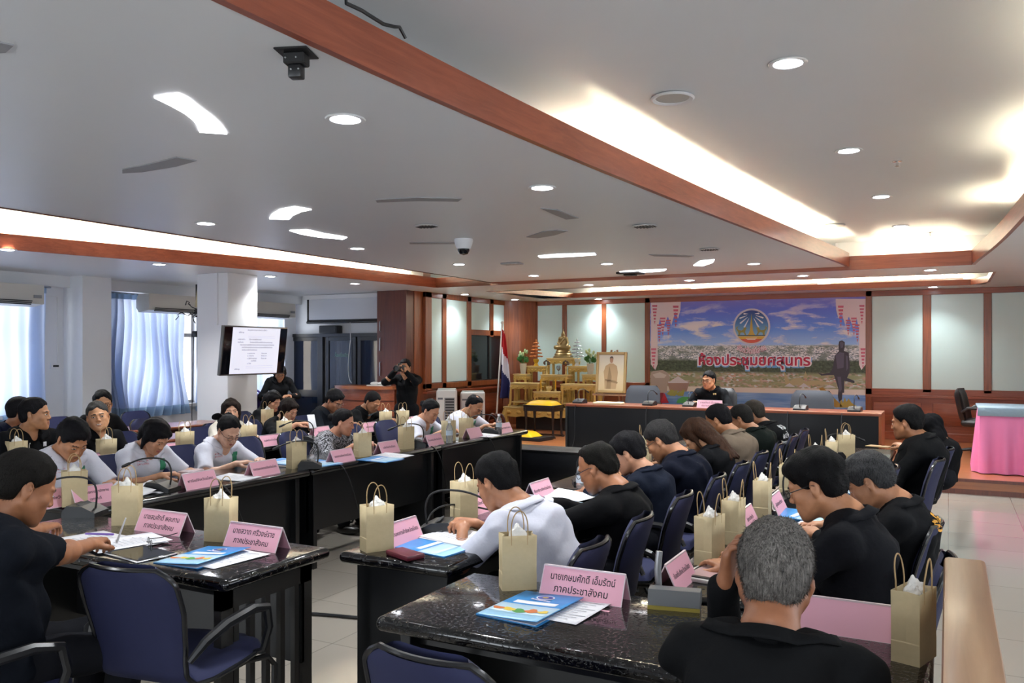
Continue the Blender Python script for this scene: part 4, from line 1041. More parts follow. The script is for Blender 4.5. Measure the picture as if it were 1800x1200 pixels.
# lettering
def mural_text(s, u, v, wpx, hpx, fills):
    cx, cz = mp_(u, v); k = abs(mp_(u + 1, v)[0] - cx); size = hpx*k
    for off, m, dx, dz_, lay in fills:
        T = Matrix.Translation((cx + dx, -.0015*lay, cz + dz_)) @ Matrix.Rotation(PI/2, 4, 'X')
        lettering(s, size, m, t, T, offset=off, extrude=.0006, fit=-(wpx*k + 2*off))
mural_text('ห้องประชุมยศสุนทร', 1323, 634, 194, 36, [(.042, pr('text_halo', '78b8ee'), .004, -.016, 9), (.032, pr('text_white', 'f6f2fa'), 0, 0, 10), (.008, pr('text_red', 'b8204c'), 0, 0, 11.5)])
def arc_text(s, u, v, hpx):
    cx, cz = mp_(u, v); k = abs(mp_(u + 1, v)[0] - cx); rad = 46*k; size = hpx*k
    for off, m, lay in ((.007, pr('arc_pink', 'd04a78'), 9), (.003, pr('arc_white', 'e8e6f0'), 10)):
        me = text_mesh(s, size, off, .0006); me.materials.clear(); q = np.array([v_.co for v_ in me.vertices]); w_ = q[:, 0].max() - q[:, 0].min(); q[:, 0] *= (54*k) / w_
        a = q[:, 0] / rad; rr = rad - q[:, 1]
        out = np.stack([cx + rr*np.sin(a), q[:, 2] - .0015*lay, cz + 46*k - rr*np.cos(a)], 1); me.vertices.foreach_set('co', out.astype(np.float32).ravel()); finish('lettering', me, m, t, 30)
arc_text('จังหวัดยโสธร', 1321, 617, 13)
# printed figures: rice sack, basket of rice, pillow, rice ears, bronze statue, golden boats
flat('printed_sack', [pts([(1144, 655), (1148, 652), (1165, 650), (1174, 655), (1178, 665), (1174, 672), (1172, 690), (1144, 690)])], pr('sack', 'b3a49c'), 2)
flat('printed_sack', [pts([(1147, 658), (1160, 654), (1172, 659), (1168, 664), (1152, 664)])], pr('sack_rice', 'd3ccc8'), 3)
flat('printed_basket', [pts([(1173, 672), (1212, 672), (1207, 688), (1178, 688)])], pr('basket', 'a88a80'), 2)
flat('printed_rice', [pts([(1174, 673), (1184, 666), (1192, 661), (1200, 666), (1211, 673)])], pr('rice', 'd8d4da'), 3)
flat('printed_pillow', [pts([(1144, 690), (1150, 690), (1146, 706), (1144, 706)]), pts([(1153, 690), (1157, 690), (1153, 708), (1149, 708)]), pts([(1160, 690), (1167, 690), (1164, 710), (1157, 710)])], pr('weave', '8c2a3c'), 3)
flat('printed_pillow', [pts([(1168, 690), (1176, 708), (1161, 708)])], pr('weave_red', 'c02a44'), 4)
flat('printed_ears', [pts([(1172 + 7*k, 692 + (k % 2)*3), (1180 + 7*k, 684 + (k % 3)*2), (1186 + 6*k, 686), (1180 + 7*k, 696)]) for k in range(4)], pr('ears', 'a9a85a'), 3)
flat('printed_tray', [pts([(1189, 708), (1192, 701), (1200, 697), (1210, 697), (1217, 701), (1219, 709)])], pr('tray', '58b86a'), 4)
flat('printed_statue', [pts([(1474, 606), (1475, 600), (1480, 598), (1485, 601), (1485, 611), (1483, 616), (1492, 620), (1494, 640), (1493, 655), (1489, 664), (1502, 669), (1502, 673), (1484, 669), (1484, 690), (1481, 690), (1480, 702), (1475, 706), (1473, 696), (1474, 684), (1469, 668), (1466, 659), (1459, 659), (1444, 660), (1438, 655), (1446, 657), (1459, 655), (1464, 646), (1468, 624), (1475, 617)])], pr('statue', '3c3a48'), 5)
flat('statue_light', [pts([(1469, 624), (1476, 619), (1484, 620), (1483, 646), (1472, 648)]), pts([(1476, 602), (1480, 600), (1483, 603), (1482, 610), (1478, 612)]), pts([(1472, 662), (1478, 662), (1480, 684), (1476, 690)]), pts([(1487, 624), (1490, 626), (1491, 646), (1488, 652)])], pr('statue_light', '5c5a70'), 6)
flat('printed_boat', [pts([(1378, 652), (1384, 662), (1388, 670), (1398, 664), (1408, 664), (1416, 670), (1438, 668), (1466, 676), (1436, 676), (1412, 678), (1398, 676), (1388, 679), (1380, 674)]), pts([(1416, 652), (1420, 664), (1412, 664)])], pr('boat', 'b8ad84'), 3)
flat('printed_tent', [pts([(1378, 679), (1388, 673), (1398, 680)]), pts([(1404, 680), (1413, 673), (1423, 680)]), pts([(1448, 681), (1458, 676), (1470, 681)])], pr('tent', 'd2d4d8'), 4)
flat('printed_prow', [pts([(1440, 682), (1446, 680), (1482, 714), (1470, 716), (1450, 706)])], pr('prow', 'a8863c'), 4)
flat('printed_prow', [pts([(1476, 716), (1478, 700), (1482, 708), (1485, 698), (1488, 706), (1492, 700), (1497, 708), (1510, 716)])], pr('prow2', 'b4a050'), 4)
# ------------------------------------------------------------------ the dais bench
bx0, bx1, by0, by1, bz = -4.78, -.70, YS + .03, YS + .62, .875
t = thing('dais_bench', 'long black dais bench with a wooden top edge on the stage', 'bench desk', ((bx0+bx1)/2, (by0+by1)/2, ST))
L_ = (bx1 - bx0)/2; W_ = (by1-by0)/2; hz = bz - ST
e = BM(); box(e, (-L_, -W_, hz-.035), (L_, W_, hz), .008, 2); obj('worktop', e, woodmat('bench_wood', '652e18', '824228', .3, 'x'), t)
e = BM(); box(e, (-L_+.03, -W_+.025, .0), (L_-.03, -W_+.05, hz-.035)); 
for k in range(1, 3): box(e, (-L_ + k*2*L_/3 - .006, -W_+.018, 0), (-L_ + k*2*L_/3 + .006, -W_+.026, hz-.035))
obj('front_panel', e, mat('black_veneer', '0f1014', .3), t)
for q in (-1, 1):
    e = BM(); box(e, (q*L_-.03 if q > 0 else -L_, -W_+.0, 0), (L_ if q > 0 else -L_+.03, W_-.01, hz-.035)); o = obj('end_panel', e, WOOD if q > 0 else BLACKM, t)
# ------------------------------------------------------------------ altar of gilded tables
def gilt_table(cx, y0, w_, d_, z0, z1, label):
    t = thing('altar_table', label, 'altar table', (cx, y0 + d_/2, z0), 0, 'gilded altar tables'); h = z1 - z0; hw, hd = w_/2, d_/2
    e = BM(); box(e, (-hw, -hd, h-.022), (hw, hd, h), .006, 2); box(e, (-hw+.015, -hd+.015, h-.04), (hw-.015, hd-.015, h-.022)); obj('tabletop', e, GOLDP, t)
    e = BM()
    def apron(L, M):
        q = [(-L, 0)]; nn = 9
        for i in range(nn + 1): x = -L + 2*L*i/nn; q.append((x, -.05 - .028*abs(math.sin(i*PI/2 + .4)) - .05*max(0, abs(x)/L - .7)))
        q.append((L, 0)); prism(e, q, -.012, .012, M)
        for i in range(5): ball(e, M @ V((-L*.8 + 1.6*L*i/4, -.035, .014)), (.022, .018, .012), 0, 8)
    for s_ in (-1, 1):
        apron(hw - .01, Matrix.Translation((0, s_*(hd-.025), h-.04)) @ Matrix.Rotation(PI/2 if s_ < 0 else -PI/2, 4, 'X') @ Matrix.Diagonal((1, 1 if s_ < 0 else -1, 1, 1)))
        apron(hd - .01, Matrix.Translation((s_*(hw-.025), 0, h-.04)) @ Matrix.Rotation(PI/2, 4, 'Z') @ Matrix.Rotation(PI/2, 4, 'X'))
    obj('carved_apron', e, GOLD, t)
    for a in (-1, 1):
        for c_ in (-1, 1):
            e = BM(); x, y = a*(hw-.035), c_*(hd-.035)
            tube(e, [(x, y, h-.03), (x, y, h*.6), (x, y, h*.25), (x + a*.006, y + c_*.004, .04), (x + a*.02, y + c_*.015, .012), (x + a*.024, y + c_*.018, 0)], [.030, .024, .022, .026, .030, .026], 8)
            obj('leg', e, GOLD, t)
    e = BM(); box(e, (-hw+.04, -hd+.03, .07), (hw-.04, hd-.03, .09)); obj('stretcher', e, GOLDP, t)
    return t
ya = 13.75
ax = lambda u, y: OY(u, 700, y).x
az = lambda v, u, y: OY(u, v, y).z
ya2 = 13.95
zb = az(716, 940, ya)
t = thing('altar_plinth', 'low gilded altar base with curled feet carrying the smaller altar tables', 'altar base', ((ax(884, ya) + ax(1150, ya))/2, 14.3, ST))
hw = (ax(1150, ya) - ax(884, ya))/2; hb = zb - ST
e = BM(); box(e, (-hw, -.55, hb-.03), (hw, .55, hb), .008); obj('tabletop', e, GOLDP, t)
e = BM(); q = [(-hw+.02, 0)] + [(-hw + .02 + (2*hw-.04)*i/24, -.13 - .03*abs(math.sin(i*.9))) for i in range(25)] + [(hw-.02, 0)]
prism(e, q, -.02, .02, Matrix.Translation((0, -.52, hb-.03)) @ Matrix.Rotation(PI/2, 4, 'X'))
for i in range(14): ball(e, (-hw + .12 + i*(2*hw-.24)/13, -.545, hb-.10), (.05, .015, .035), 0, 8)
obj('carved_apron', e, GOLD, t)
e = BM(); box(e, (-hw+.2, -.40, 0), (hw-.2, .5, hb-.1)); obj('plinth', e, mat('dark_plinth', '1c100c', .6), t)
for q in (-1, 1):
    for yy_ in (-.5, .5):
        e = BM(); tube(e, [(q*(hw-.06), yy_, hb-.04), (q*(hw-.02), yy_-.02*(yy_ < 0), hb*.6), (q*(hw-.05), yy_, hb*.3), (q*(hw-.10), yy_, .05), (q*(hw-.08), yy_, .0)], [.06, .07, .05, .04, .055], 10); obj('leg', e, GOLD, t)
def gt(u0, u1, v0, dy, d_, label, zbase=None):
    y = ya + dy; x0, x1 = ax(u0, y), ax(u1, y); z1 = az(v0, (u0+u1)/2, y)
    return gilt_table((x0+x1)/2, y, x1 - x0, d_, zb if zbase is None else zbase, z1, label), (x0+x1)/2, y, z1
T0 = gt(936, 985, 688, .06, .30, 'small lowest gilded altar table at the front centre, carrying yellow candles')
T1 = gt(893, 947, 673, .10, .34, 'wide gilded altar table at the front left of the altar')
T2 = gt(984, 1047, 675, .10, .34, 'wide gilded altar table at the front right of the altar')
T3 = gt(949, 997, 658.5, .42, .26, 'middle gilded altar table with a glass goblet on it')
T4 = gt(901, 925, 657, .46, .24, 'gilded altar table at the far left with a lotus vase on it')
T5 = gt(1022, 1054, 658, .46, .24, 'gilded altar table at the far right with a lotus vase on it')
T6 = gt(925, 957, 643, .70, .20, 'upper left gilded altar table under the orange tiered tree')
T7 = gt(997, 1037, 643, .70, .20, 'upper right gilded altar table under the silver tiered tree')
T8 = gt(960, 1010, 629, .82, .30, 'topmost gilded altar table carrying the seated bronze statue')
# seated statue
def base(tt, dx=0, dyy=0): return V((tt[1] + dx, tt[2] + dyy, tt[3]))
t = thing('seated_statue', 'bronze seated statue on a tiered pedestal atop the altar', 'statue', base(T8, 0, .14))
e = BM(); lathe(e, [(0, 0), (.20, 0), (.20, .03), (.17, .05), (.18, .07), (.15, .10), (.155, .12), (.13, .15), (.135, .17), (.12, .185), (0, .185)], 24, 0, None, 1, .7); obj('pedestal', e, BRONZE, t)
s = SDF((-.2, -.16, .16), (.2, .16, .62), .006)
for q in (-1, 1):
    s.chain([(q*.05, 0, .22), (q*.13, -.05, .205), (0, -.09, .205)], [.045, .04, .026], .02)
    s.chain([(q*.07, 0, .375), (q*.10, -.01, .29), (q*.04 if q < 0 else .10, -.08, .235)], [.026, .022, .018], .015)
s.chain([(0, 0, .22), (0, .005, .31), (0, 0, .37)], [.065, .058, .062], .03); s.cone((-.06, 0, .375), (.06, 0, .375), .03, .03, .02)
s.cone((0, 0, .38), (0, -.005, .43), .022, .022, .01); s.ell((0, -.006, .455), (.034, .038, .043), None, .01); s.ell((0, 0, .49), (.026, .026, .026), None, .01); s.cone((0, 0, .50), (0, 0, .57), .014, .003, .01)
for q in (-1, 1): s.ell((q*.036, 0, .44), (.005, .008, .022), None, .004)
s.cone((.06, -.055, .375), (-.05, -.06, .27), .012, .012, .01)
vs, F = s.mesh(); np_mesh('figure', vs, F, BRONZE, t)
def tiered(p, m, label, mp2):
    t = thing('tiered_tree', label, 'ornament', p, 0, 'tiered altar trees'); e = BM(); lathe(e, [(0, 0), (.05, 0), (.045, .02), (.03, .05), (.05, .09), (.055, .13), (.04, .135), (0, .13)], 16); obj('bowl', e, mp2, t)
    e = BM(); tube(e, [(0, 0, .12), (0, 0, .48)], .008, 6)
    for k in range(5):
        z = .19 + k*.065; r = .115 - k*.02
        for i in range(9):
            a = i*2*PI/9 + k*.3; ball(e, (r*math.cos(a), r*math.sin(a), z - .008), (.022, .022, .013), 0, 6); tube(e, [(0, 0, z+.01), (r*math.cos(a), r*math.sin(a), z)], .005, 4)
    ball(e, (0, 0, .49), (.014, .014, .03), 0, 8); obj('tiers', e, m, t)
tiered(base(T6, -.02, .08), mat('orange_gilt', 'c9763a', .35, .3), 'orange tiered tree ornament in a yellow bowl left of the statue', mat('yellow_bowl', 'e0b02a', .35))
tiered(base(T7, -.06, .08), mat('silver_gilt', 'c8d2d8', .25, .6), 'silver tiered tree ornament in a white bowl right of the statue', mat('pale_bowl', 'd8dcdc', .35))
def lotus(p, label, flip=1):
    t = thing('lotus_vase', label, 'flower vase', p, 0, 'lotus vases on the altar'); e = BM(); lathe(e, [(0, 0), (.045, 0), (.062, .1), (.068, .2), (.06, .2), (.055, .1), (0, .02)], 18); obj('vase', e, mat('cream_vase', 'd8d4c4', .4), t)
    e = BM(); g2 = BM()
    for i, (x, y, z) in enumerate(((-.06, 0, .40), (.03, .02, .44), (-.02, -.03, .35), (.08, 0, .42), (-.09, .02, .34), (.02, -.05, .38))):
        x *= flip; tube(g2, [(x*.2, y*.3, .15), (x*.8, y, z-.04)], .005, 5)
        ball(e, (x, y, z), (.024, .024, .042), 0, 10, Matrix.Rotation(x*3, 3, 'Y'))
    for i in range(7):
        a = i*.9; q = V((.075*math.cos(a), .06*math.sin(a), .26 + .03*(i % 3))); ball(g2, q, (.05, .012, .045), 0, 10, Matrix.Rotation(a, 3, 'Z'))
    obj('bud', e, mat('lotus_bud', 'b9cf9a', .5), t); obj('leaves', g2, mat('lotus_leaf', '3f7a3a', .5), t)
lotus(base(T4, .02, .12), 'vase of green lotus buds at the left of the altar'); lotus(base(T5, -.05, .12), 'vase of green lotus buds at the right of the altar beside the portrait', -1)
t = thing('goblet', 'clear glass goblet on the middle gilded table', 'glass', base(T3, .06, .1)); e = BM(); lathe(e, [(0, 0), (.035, 0), (.03, .006), (.006, .015), (.006, .07), (.03, .09), (.042, .13), (.036, .17), (.033, .17), (.038, .13), (.026, .095), (0, .088)], 18); obj('glass_bowl', e, mat('clear_glass', 'dfe8ea', .03, 0, .5, None, 0, 30, 0, 0, None, .85), t)
for dx, s_ in ((-.16, 'left'), (.14, 'right')):
    t = thing('altar_candle', f'yellow candle in a small holder, {s_} of the gold bowl', 'candle', base(T0, dx, .1), 0, 'yellow altar candles'); e = BM(); lathe(e, [(0, 0), (.03, 0), (.02, .015), (.014, .04), (.02, .05), (0, .05)], 12); obj('holder', e, GOLDP, t); e = BM(); tube(e, [(0, 0, .045), (0, 0, .22)], .013, 10); tube(e, [(0, 0, .22), (0, 0, .232)], .002, 5); obj('wax', e, mat('yellow_wax', 'e6b422', .4), t)
t = thing('incense_bowl', 'small round golden incense bowl between the yellow candles', 'bowl', base(T0, 0, .12)); e = BM(); lathe(e, [(0, 0), (.03, 0), (.028, .012), (.055, .04), (.058, .07), (.045, .09), (.05, .1), (.042, .1), (.04, .085), (0, .08)], 18); obj('pot', e, GOLDP, t)
for (tt, dx), s_ in (((T3, -.20), 'left'), ((T3, .20), 'right')):
    t = thing('flower_stand', f'slim gilded stand with dark dried flowers on the {s_} of the middle altar table', 'ornament', base(tt, dx, .13), 0, 'flower stands on the altar'); e = BM(); lathe(e, [(0, 0), (.03, 0), (.02, .02), (.012, .1), (.022, .14), (.014, .16), (0, .16)], 12); obj('stem', e, GOLDP, t)
    e = BM()
    for i in range(9): a = i*.7; ball(e, (.05*math.cos(a), .04*math.sin(a), .20 + .02*(i % 4)), (.022, .022, .018), 0, 6)
    obj('dried_flower', e, mat('dried_flower', '5a4a3c', .7), t)
# flag
fp = OY(872, 720, 13.3); t = thing('flag', 'red white and blue striped flag hanging on a white pole before the side wall', 'flag', (fp.x, fp.y, ST))
top = OY(883, 567, 13.3); dx = top.x - fp.x; hz = top.z - ST
e = BM(); tube(e, [(0, 0, .12), (dx, 0, hz)], .016, 10); ball(e, (dx, 0, hz), .03, 0, 10); obj('pole', e, mat('white_pole', 'd8d4cc', .35), t)
e = BM()
def cl_(u, v):
    z = hz - .12 - v*(hz - .72); wdt = .05 + .20*min(1, v*1.3) ; x = dx*(z/hz) + u*wdt + .02
    return V((x, -.02 + .05*math.sin(u*9 + v*2)*(.4+v), z - .10*u*(1-v)))
surf(e, cl_, 26, 40)
for f_ in e.faces:
    cc = f_.calc_center_median(); z = cc.z; uu = (cc.x - dx*(z/hz) - .02); vv = (hz - .12 - z) / (hz - .72)
    k = vv - uu*1.4
    f_.material_index = 0 if k < .26 else 1 if k < .50 else 2 if k < .93 or uu < .12 else 1
o = obj('cloth', e, [mat('flag_red', 'b8202c', .8), mat('flag_white', 'dcdce4', .8), mat('flag_blue', '1c2258', .8)], t, None); md = o.modifiers.new('s', 'SOLIDIFY'); md.thickness = .004
e = BM(); lathe(e, [(0, 0), (.16, 0), (.15, .03), (.06, .06), (.03, .2), (.05, .28), (.024, .32), (0, .32)], 18)
for i in range(3): a = i*2.1; tube(e, bez((.05*math.cos(a), .05*math.sin(a), .30), (.16*math.cos(a), .16*math.sin(a), .34), (.2*math.cos(a), .2*math.sin(a), .15), (.17*math.cos(a), .17*math.sin(a), 0), 10), .025, 8)
obj('stand', e, mat('carved_wood', '4a1c12', .35), t)
# portrait on easel
yp = 13.2; x0, x1 = OY(1049, 650, yp).x, OY(1102, 650, yp).x; z0, z1 = az(689, 1076, yp), az(617, 1076, yp); pw, ph = (x1-x0)/2, z1 - z0
t = thing('easel', 'small wooden easel under the gold framed portrait', 'easel', ((x0+x1)/2, yp + .05, ST))
e = BM()
for q in (-1, 1): tube(e, [(q*.28, -.03, 0), (q*.05, .08, z1 - ST + .02)], .018, 8)
tube(e, [(0, .45, 0), (0, .1, z1-ST)], .016, 8); box(e, (-.33, -.10, z0 - ST - .06), (.33, .02, z0 - ST - .03)); obj('frame_legs', e, TANW, t)
t = thing('portrait', 'gold framed portrait of a person in a pale uniform leaning on an easel', 'picture', ((x0+x1)/2, yp - .06, z0 - .012), 0); t.rotation_euler = (R(-6), 0, 0)
e = BM()
for a in ((-pw, 0, -pw+.045, ph), (pw-.045, 0, pw, ph), (-pw+.045, 0, pw-.045, .045), (-pw+.045, ph-.045, pw-.045, ph)): box(e, (a[0], -.02, a[1]), (a[2], .025, a[3]), .008, 2)
obj('gilt_frame', e, mat('frame_gilt', 'b49a68', .35, .3), t)
n = N('portrait_ground'); c = n.coord('Generated'); sp = n.node('SeparateXYZ'); n.link(c, sp.inputs[0]); n.link(n.ramp(sp.outputs[2], [(0, 'cdb98e'), (.5, 'd9cfae'), (1, 'dcdcd0')]), n.b.inputs['Base Color'])
e = BM(); box(e, (-pw+.04, .0, .04), (pw-.04, .012, ph-.04)); obj('canvas', e, n.m, t)
def pf(name, polys, m, lay):
    e = BM()
    for p in polys: prism(e, [(x*pw, z*ph) for x, z in p], 0, .0012, Matrix(((1, 0, 0, 0), (0, 0, -1, -.0012*lay), (0, 1, 0, 0), (0, 0, 0, 1))))
    bmesh.ops.triangulate(e, faces=[f for f in e.faces if len(f.verts) > 4]); obj(name, e, m, t, 30)
pf('painted_coat', [[(-.40, .10), (-.44, .35), (-.50, .52), (-.38, .66), (-.12, .72), (.12, .72), (.36, .66), (.44, .50), (.40, .30), (.34, .10)]], pr('coat', 'b59c76'), 1)
pf('painted_coat_shade', [[(-.30, .10), (-.22, .4), (-.12, .66), (.04, .4), (.0, .10)], [(-.4, .34), (.3, .30), (.46, .26), (.42, .23), (-.38, .30)]], pr('coat2', '96805e'), 2)
pf('painted_face', [[(x*.11, .80 + z*.07) for x, z in [(math.cos(i*.42), math.sin(i*.42)) for i in range(15)]]], pr('pface', 'b08a70'), 2)
pf('painted_hair', [[(-.11, .81), (-.12, .86), (-.06, .895), (.06, .895), (.12, .86), (.11, .81), (.09, .85), (-.09, .85)]], pr('phair', '5a4a40'), 3)
# kneeling stool and cushions
def cushion(name, p, w_, d_, h_, label):
    t = thing(name, label, 'cushion', p, R(-6)); e = BM(); surf(e, lambda u, v: V(((u-.5)*w_, (v-.5)*d_, 0)) + V((0, 0, h_*(1 - (2*u-1)**6)*(1 - (2*v-1)**6))), 15, 15); 
    surf(e, lambda u, v: V(((u-.5)*w_, (v-.5)*d_, 0)), 2, 2); bmesh.ops.remove_doubles(e, verts=e.verts, dist=.0005); obj('cover', e, mat('yellow_satin', 'f0be20', .35), t)
sp_ = OY(953, 740, 12.75); x0, x1 = OY(922, 720, 12.6).x, OY(976, 720, 12.6).x; cx = (x0+x1)/2; zs = az(712, 949, 12.6)
t = thing('kneeling_stool', 'dark wooden stool with curved feet before the altar', 'stool', (cx, 12.75, ST)); hh = zs - ST; hw = (x1-x0)/2
e = BM(); box(e, (-hw, -.2, hh-.04), (hw, .2, hh), .006); obj('seat_board', e, mat('stool_wood', '1e120e', .3), t)
e = BM()
for q in (-1, 1): box(e, (q*hw - .02*(q+1), -.18, hh-.1), (q*hw + .02*(1-q), .18, hh-.04)); box(e, (-hw, q*.18-.01, hh-.1), (hw, q*.18+.01, hh-.04))
obj('apron', e, mat('stool_wood', '1e120e', .3), t)
for a in (-1, 1):
    for q in (-1, 1): e = BM(); tube(e, [(a*(hw-.03), q*.17, hh-.04), (a*(hw-.04), q*.165, hh*.4), (a*(hw-.03), q*.17, .05), (a*(hw), q*.19, 0)], [.03, .02, .02, .028], 8); obj('leg', e, mat('stool_wood', '1e120e', .3), t)
e = BM(); box(e, (-hw, -.24, .01), (hw, -.18, .03)); box(e, (-hw, .18, .01), (hw, .24, .03)); obj('runner', e, mat('stool_wood', '1e120e', .3), t)
cushion('cushion', (cx, 12.75, zs), 2*hw*.9, .36, .075, 'yellow satin cushion on top of the dark stool')
t = thing('low_platform', 'low black platform under the floor cushion before the altar', 'platform', (cx - .1, 12.25, ST), R(-6)); e = BM(); box(e, (-.42, -.22, 0), (.42, .22, .06), .008); obj('board', e, BLACKM, t)
cushion('cushion', (cx - .16, 12.22, ST + .06), .62, .36, .085, 'yellow satin cushion lying low on the platform in front of the stool')
# pink skirted table and chair at the right of the stage
tx0 = P(1722, 832, ST).x; ty0 = 11.3; tz = .94
t = thing('skirted_table', 'table with a pleated pink skirt and grey blue cloth on the right of the stage', 'table', (tx0 + .8, ty0 + .45, ST)); th = tz - ST
e = BM(); n_ = 240
def skirt(u, v):
    per = [(-.8, -.45), (.8, -.45), (.8, .45), (-.8, .45)]; L4 = [1.6, .9, 1.6, .9]; s_ = u*sum(L4); k = 0
    while k < 3 and s_ > L4[k]: s_ -= L4[k]; k += 1
    a, b_ = V(per[k]), V(per[(k+1) % 4]); p = a.lerp(b_, min(1, s_/L4[k])); nn = V(((b_-a).y, -(b_-a).x)).normalized()
    w_ = (1-v)*.035*math.sin(u*150) + (1-v)*.05
    return V((p.x + nn.x*w_, p.y + nn.y*w_, .01 + v*(th - .01)))
surf(e, skirt, n_, 8, cu=True); obj('pink_skirt', e, mat('pink_satin', 'd878a8', .55, var=.05, vscale=6), t, 60)
e = BM(); box(e, (-.82, -.47, th-.01), (.82, .47, th+.012), .01); box(e, (-.822, -.474, th-.09), (.822, -.466, th), .002); obj('top_cloth', e, mat('grey_blue_cloth', '7f94a2', .35, bump=(14, .6, .02)), t)
for q in (-1, 1): e = BM(); box(e, (q*.6-.03, -.3, 0), (q*.6+.03, .3, th-.02)); obj('trestle', e, STEEL, t)
# ------------------------------------------------------------------ curtains, air conditioners and the window wall
n = N('curtain_cloth'); df = n.node('BsdfDiffuse'); df.inputs[0].default_value = lin('a3b3d2'); tl = n.node('BsdfTranslucent'); tl.inputs[0].default_value = lin('d2def6'); mx = n.node('MixShader', Fac=.55)
n.link(df.outputs[0], mx.inputs[1]); n.link(tl.outputs[0], mx.inputs[2]); n.link(mx.outputs[0], n.out.inputs[0]); CURT = n.m
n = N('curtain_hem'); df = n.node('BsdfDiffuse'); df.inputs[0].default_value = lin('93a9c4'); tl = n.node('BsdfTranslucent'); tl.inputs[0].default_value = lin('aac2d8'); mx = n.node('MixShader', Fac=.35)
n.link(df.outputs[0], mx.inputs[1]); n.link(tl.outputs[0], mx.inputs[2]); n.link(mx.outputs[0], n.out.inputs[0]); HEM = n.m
def curtain(y0, y1, z0, z1, label, folds, amp, wave=0, x=XL + .12, mat_=None, seed=0):
    t = thing('curtain', label, 'curtain', (x, (y0+y1)/2, 0), 0, 'blue window curtains'); g = random.Random(seed); ph = [g.random()*6 for _ in range(4)]
    def f(u, v):
        y = (u-.5)*(y1-y0); b = wave*(1-v)*math.sin(v*5 + u*7 + ph[0])
        a = amp*(.35 + .65*(1-v)**.6)
        return V((a*math.sin(u*folds*2*PI + ph[1] + wave*4*(1-v)*math.sin(u*3)) + a*.4*math.sin(u*folds*.55*2*PI + ph[2]) , y + b*.35 + wave*.10*(1-v)*math.sin(u*folds*PI + ph[3]), z0 + v*(z1-z0) + .012*math.sin(u*folds*2*PI)*(1-v)))
    e = BM(); surf(e, f, int(folds*14), 26)
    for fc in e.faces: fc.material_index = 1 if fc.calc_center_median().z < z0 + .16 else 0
    obj('fabric', e, [mat_ or CURT, HEM], t, None, fix=False)
    e = BM(); surf(e, lambda u, v: f(u, 1 - .045*v) + V((.012 + .006*math.sin(u*folds*4*PI), 0, .012)), int(folds*8), 3); obj('heading_tape', e, HEM, t, None)
    e = BM(); tube(e, [(0, (y0-y1)/2 - .05, z1 + .015), (0, (y1-y0)/2 + .05, z1 + .015)], .012, 8); obj('rail', e, mat('rail_grey', '8f96a4', .4), t)
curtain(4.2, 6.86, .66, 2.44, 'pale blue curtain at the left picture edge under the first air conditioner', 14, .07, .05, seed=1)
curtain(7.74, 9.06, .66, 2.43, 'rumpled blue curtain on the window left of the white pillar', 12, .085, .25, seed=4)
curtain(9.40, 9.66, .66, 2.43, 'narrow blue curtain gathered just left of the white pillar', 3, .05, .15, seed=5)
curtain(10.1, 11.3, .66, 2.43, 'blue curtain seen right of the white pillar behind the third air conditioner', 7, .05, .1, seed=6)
def aircon(y, label, z=2.31, w_=1.05):
    t = thing('air_conditioner', label, 'air conditioner', (XL + .30, y, z), PI/2, 'wall air conditioners'); hw = w_/2
    e = BM(); prism(e, [(-.12, -.10), (.10, -.13), (.16, -.06), (.16, .06), (.10, .14), (-.12, .14)], -hw, hw, Matrix(((0, 0, 1, 0), (1, 0, 0, 0), (0, 1, 0, 0), (0, 0, 0, 1))) @ Matrix.Diagonal((-1, 1, 1, 1)))
    bmesh.ops.rotate(e, verts=e.verts, cent=(0, 0, 0), matrix=Matrix.Rotation(PI, 3, 'Z')); obj('casing', e, mat('ac_white', 'c9c7c0', .4), t)
    e = BM()
    for k in range(3): box(e, (-hw+.08, -.165 + .012*k, -.075 - .02*k), (hw-.18, -.150 + .012*k, -.062 - .02*k))
    obj('louver', e, mat('ac_louver', '2a2c30', .5), t)
    e = BM(); box(e, (hw-.16, -.168, -.03), (hw-.06, -.158, .01)); obj('display', e, mat('ac_badge', '8a8c90', .4), t)
aircon(6.1, 'wall air conditioner above the curtain at the left picture edge'); aircon(8.72, 'wall air conditioner above the rumpled curtain beside the pillar'); aircon(10.7, 'wall air conditioner partly hidden behind the white pillar')
q = OX(115, 643, XL); t = thing('wall_controller', 'small white wall controller with a dark display between the windows', 'switch', (XL, 7.05, q.z)); e = BM(); box(e, (0, -.07, -.04), (.02, .07, .04), .005); obj('casing', e, WHITE, t); e = BM(); box(e, (.02, -.04, -.012), (.023, .04, .015)); obj('display', e, BLACKM, t)
e = BM(); box(e, (0, -.006, 0), (.012, .006, 2.30 - q.z)); box(e, (0, -.45, 2.30 - q.z), (.012, .006, 2.312 - q.z)); tag(obj('cord_duct', e, WHITE, None, 35, (XL, 7.08, q.z + .04)), 'thin white cable duct running up from the wall controller', 'cable')
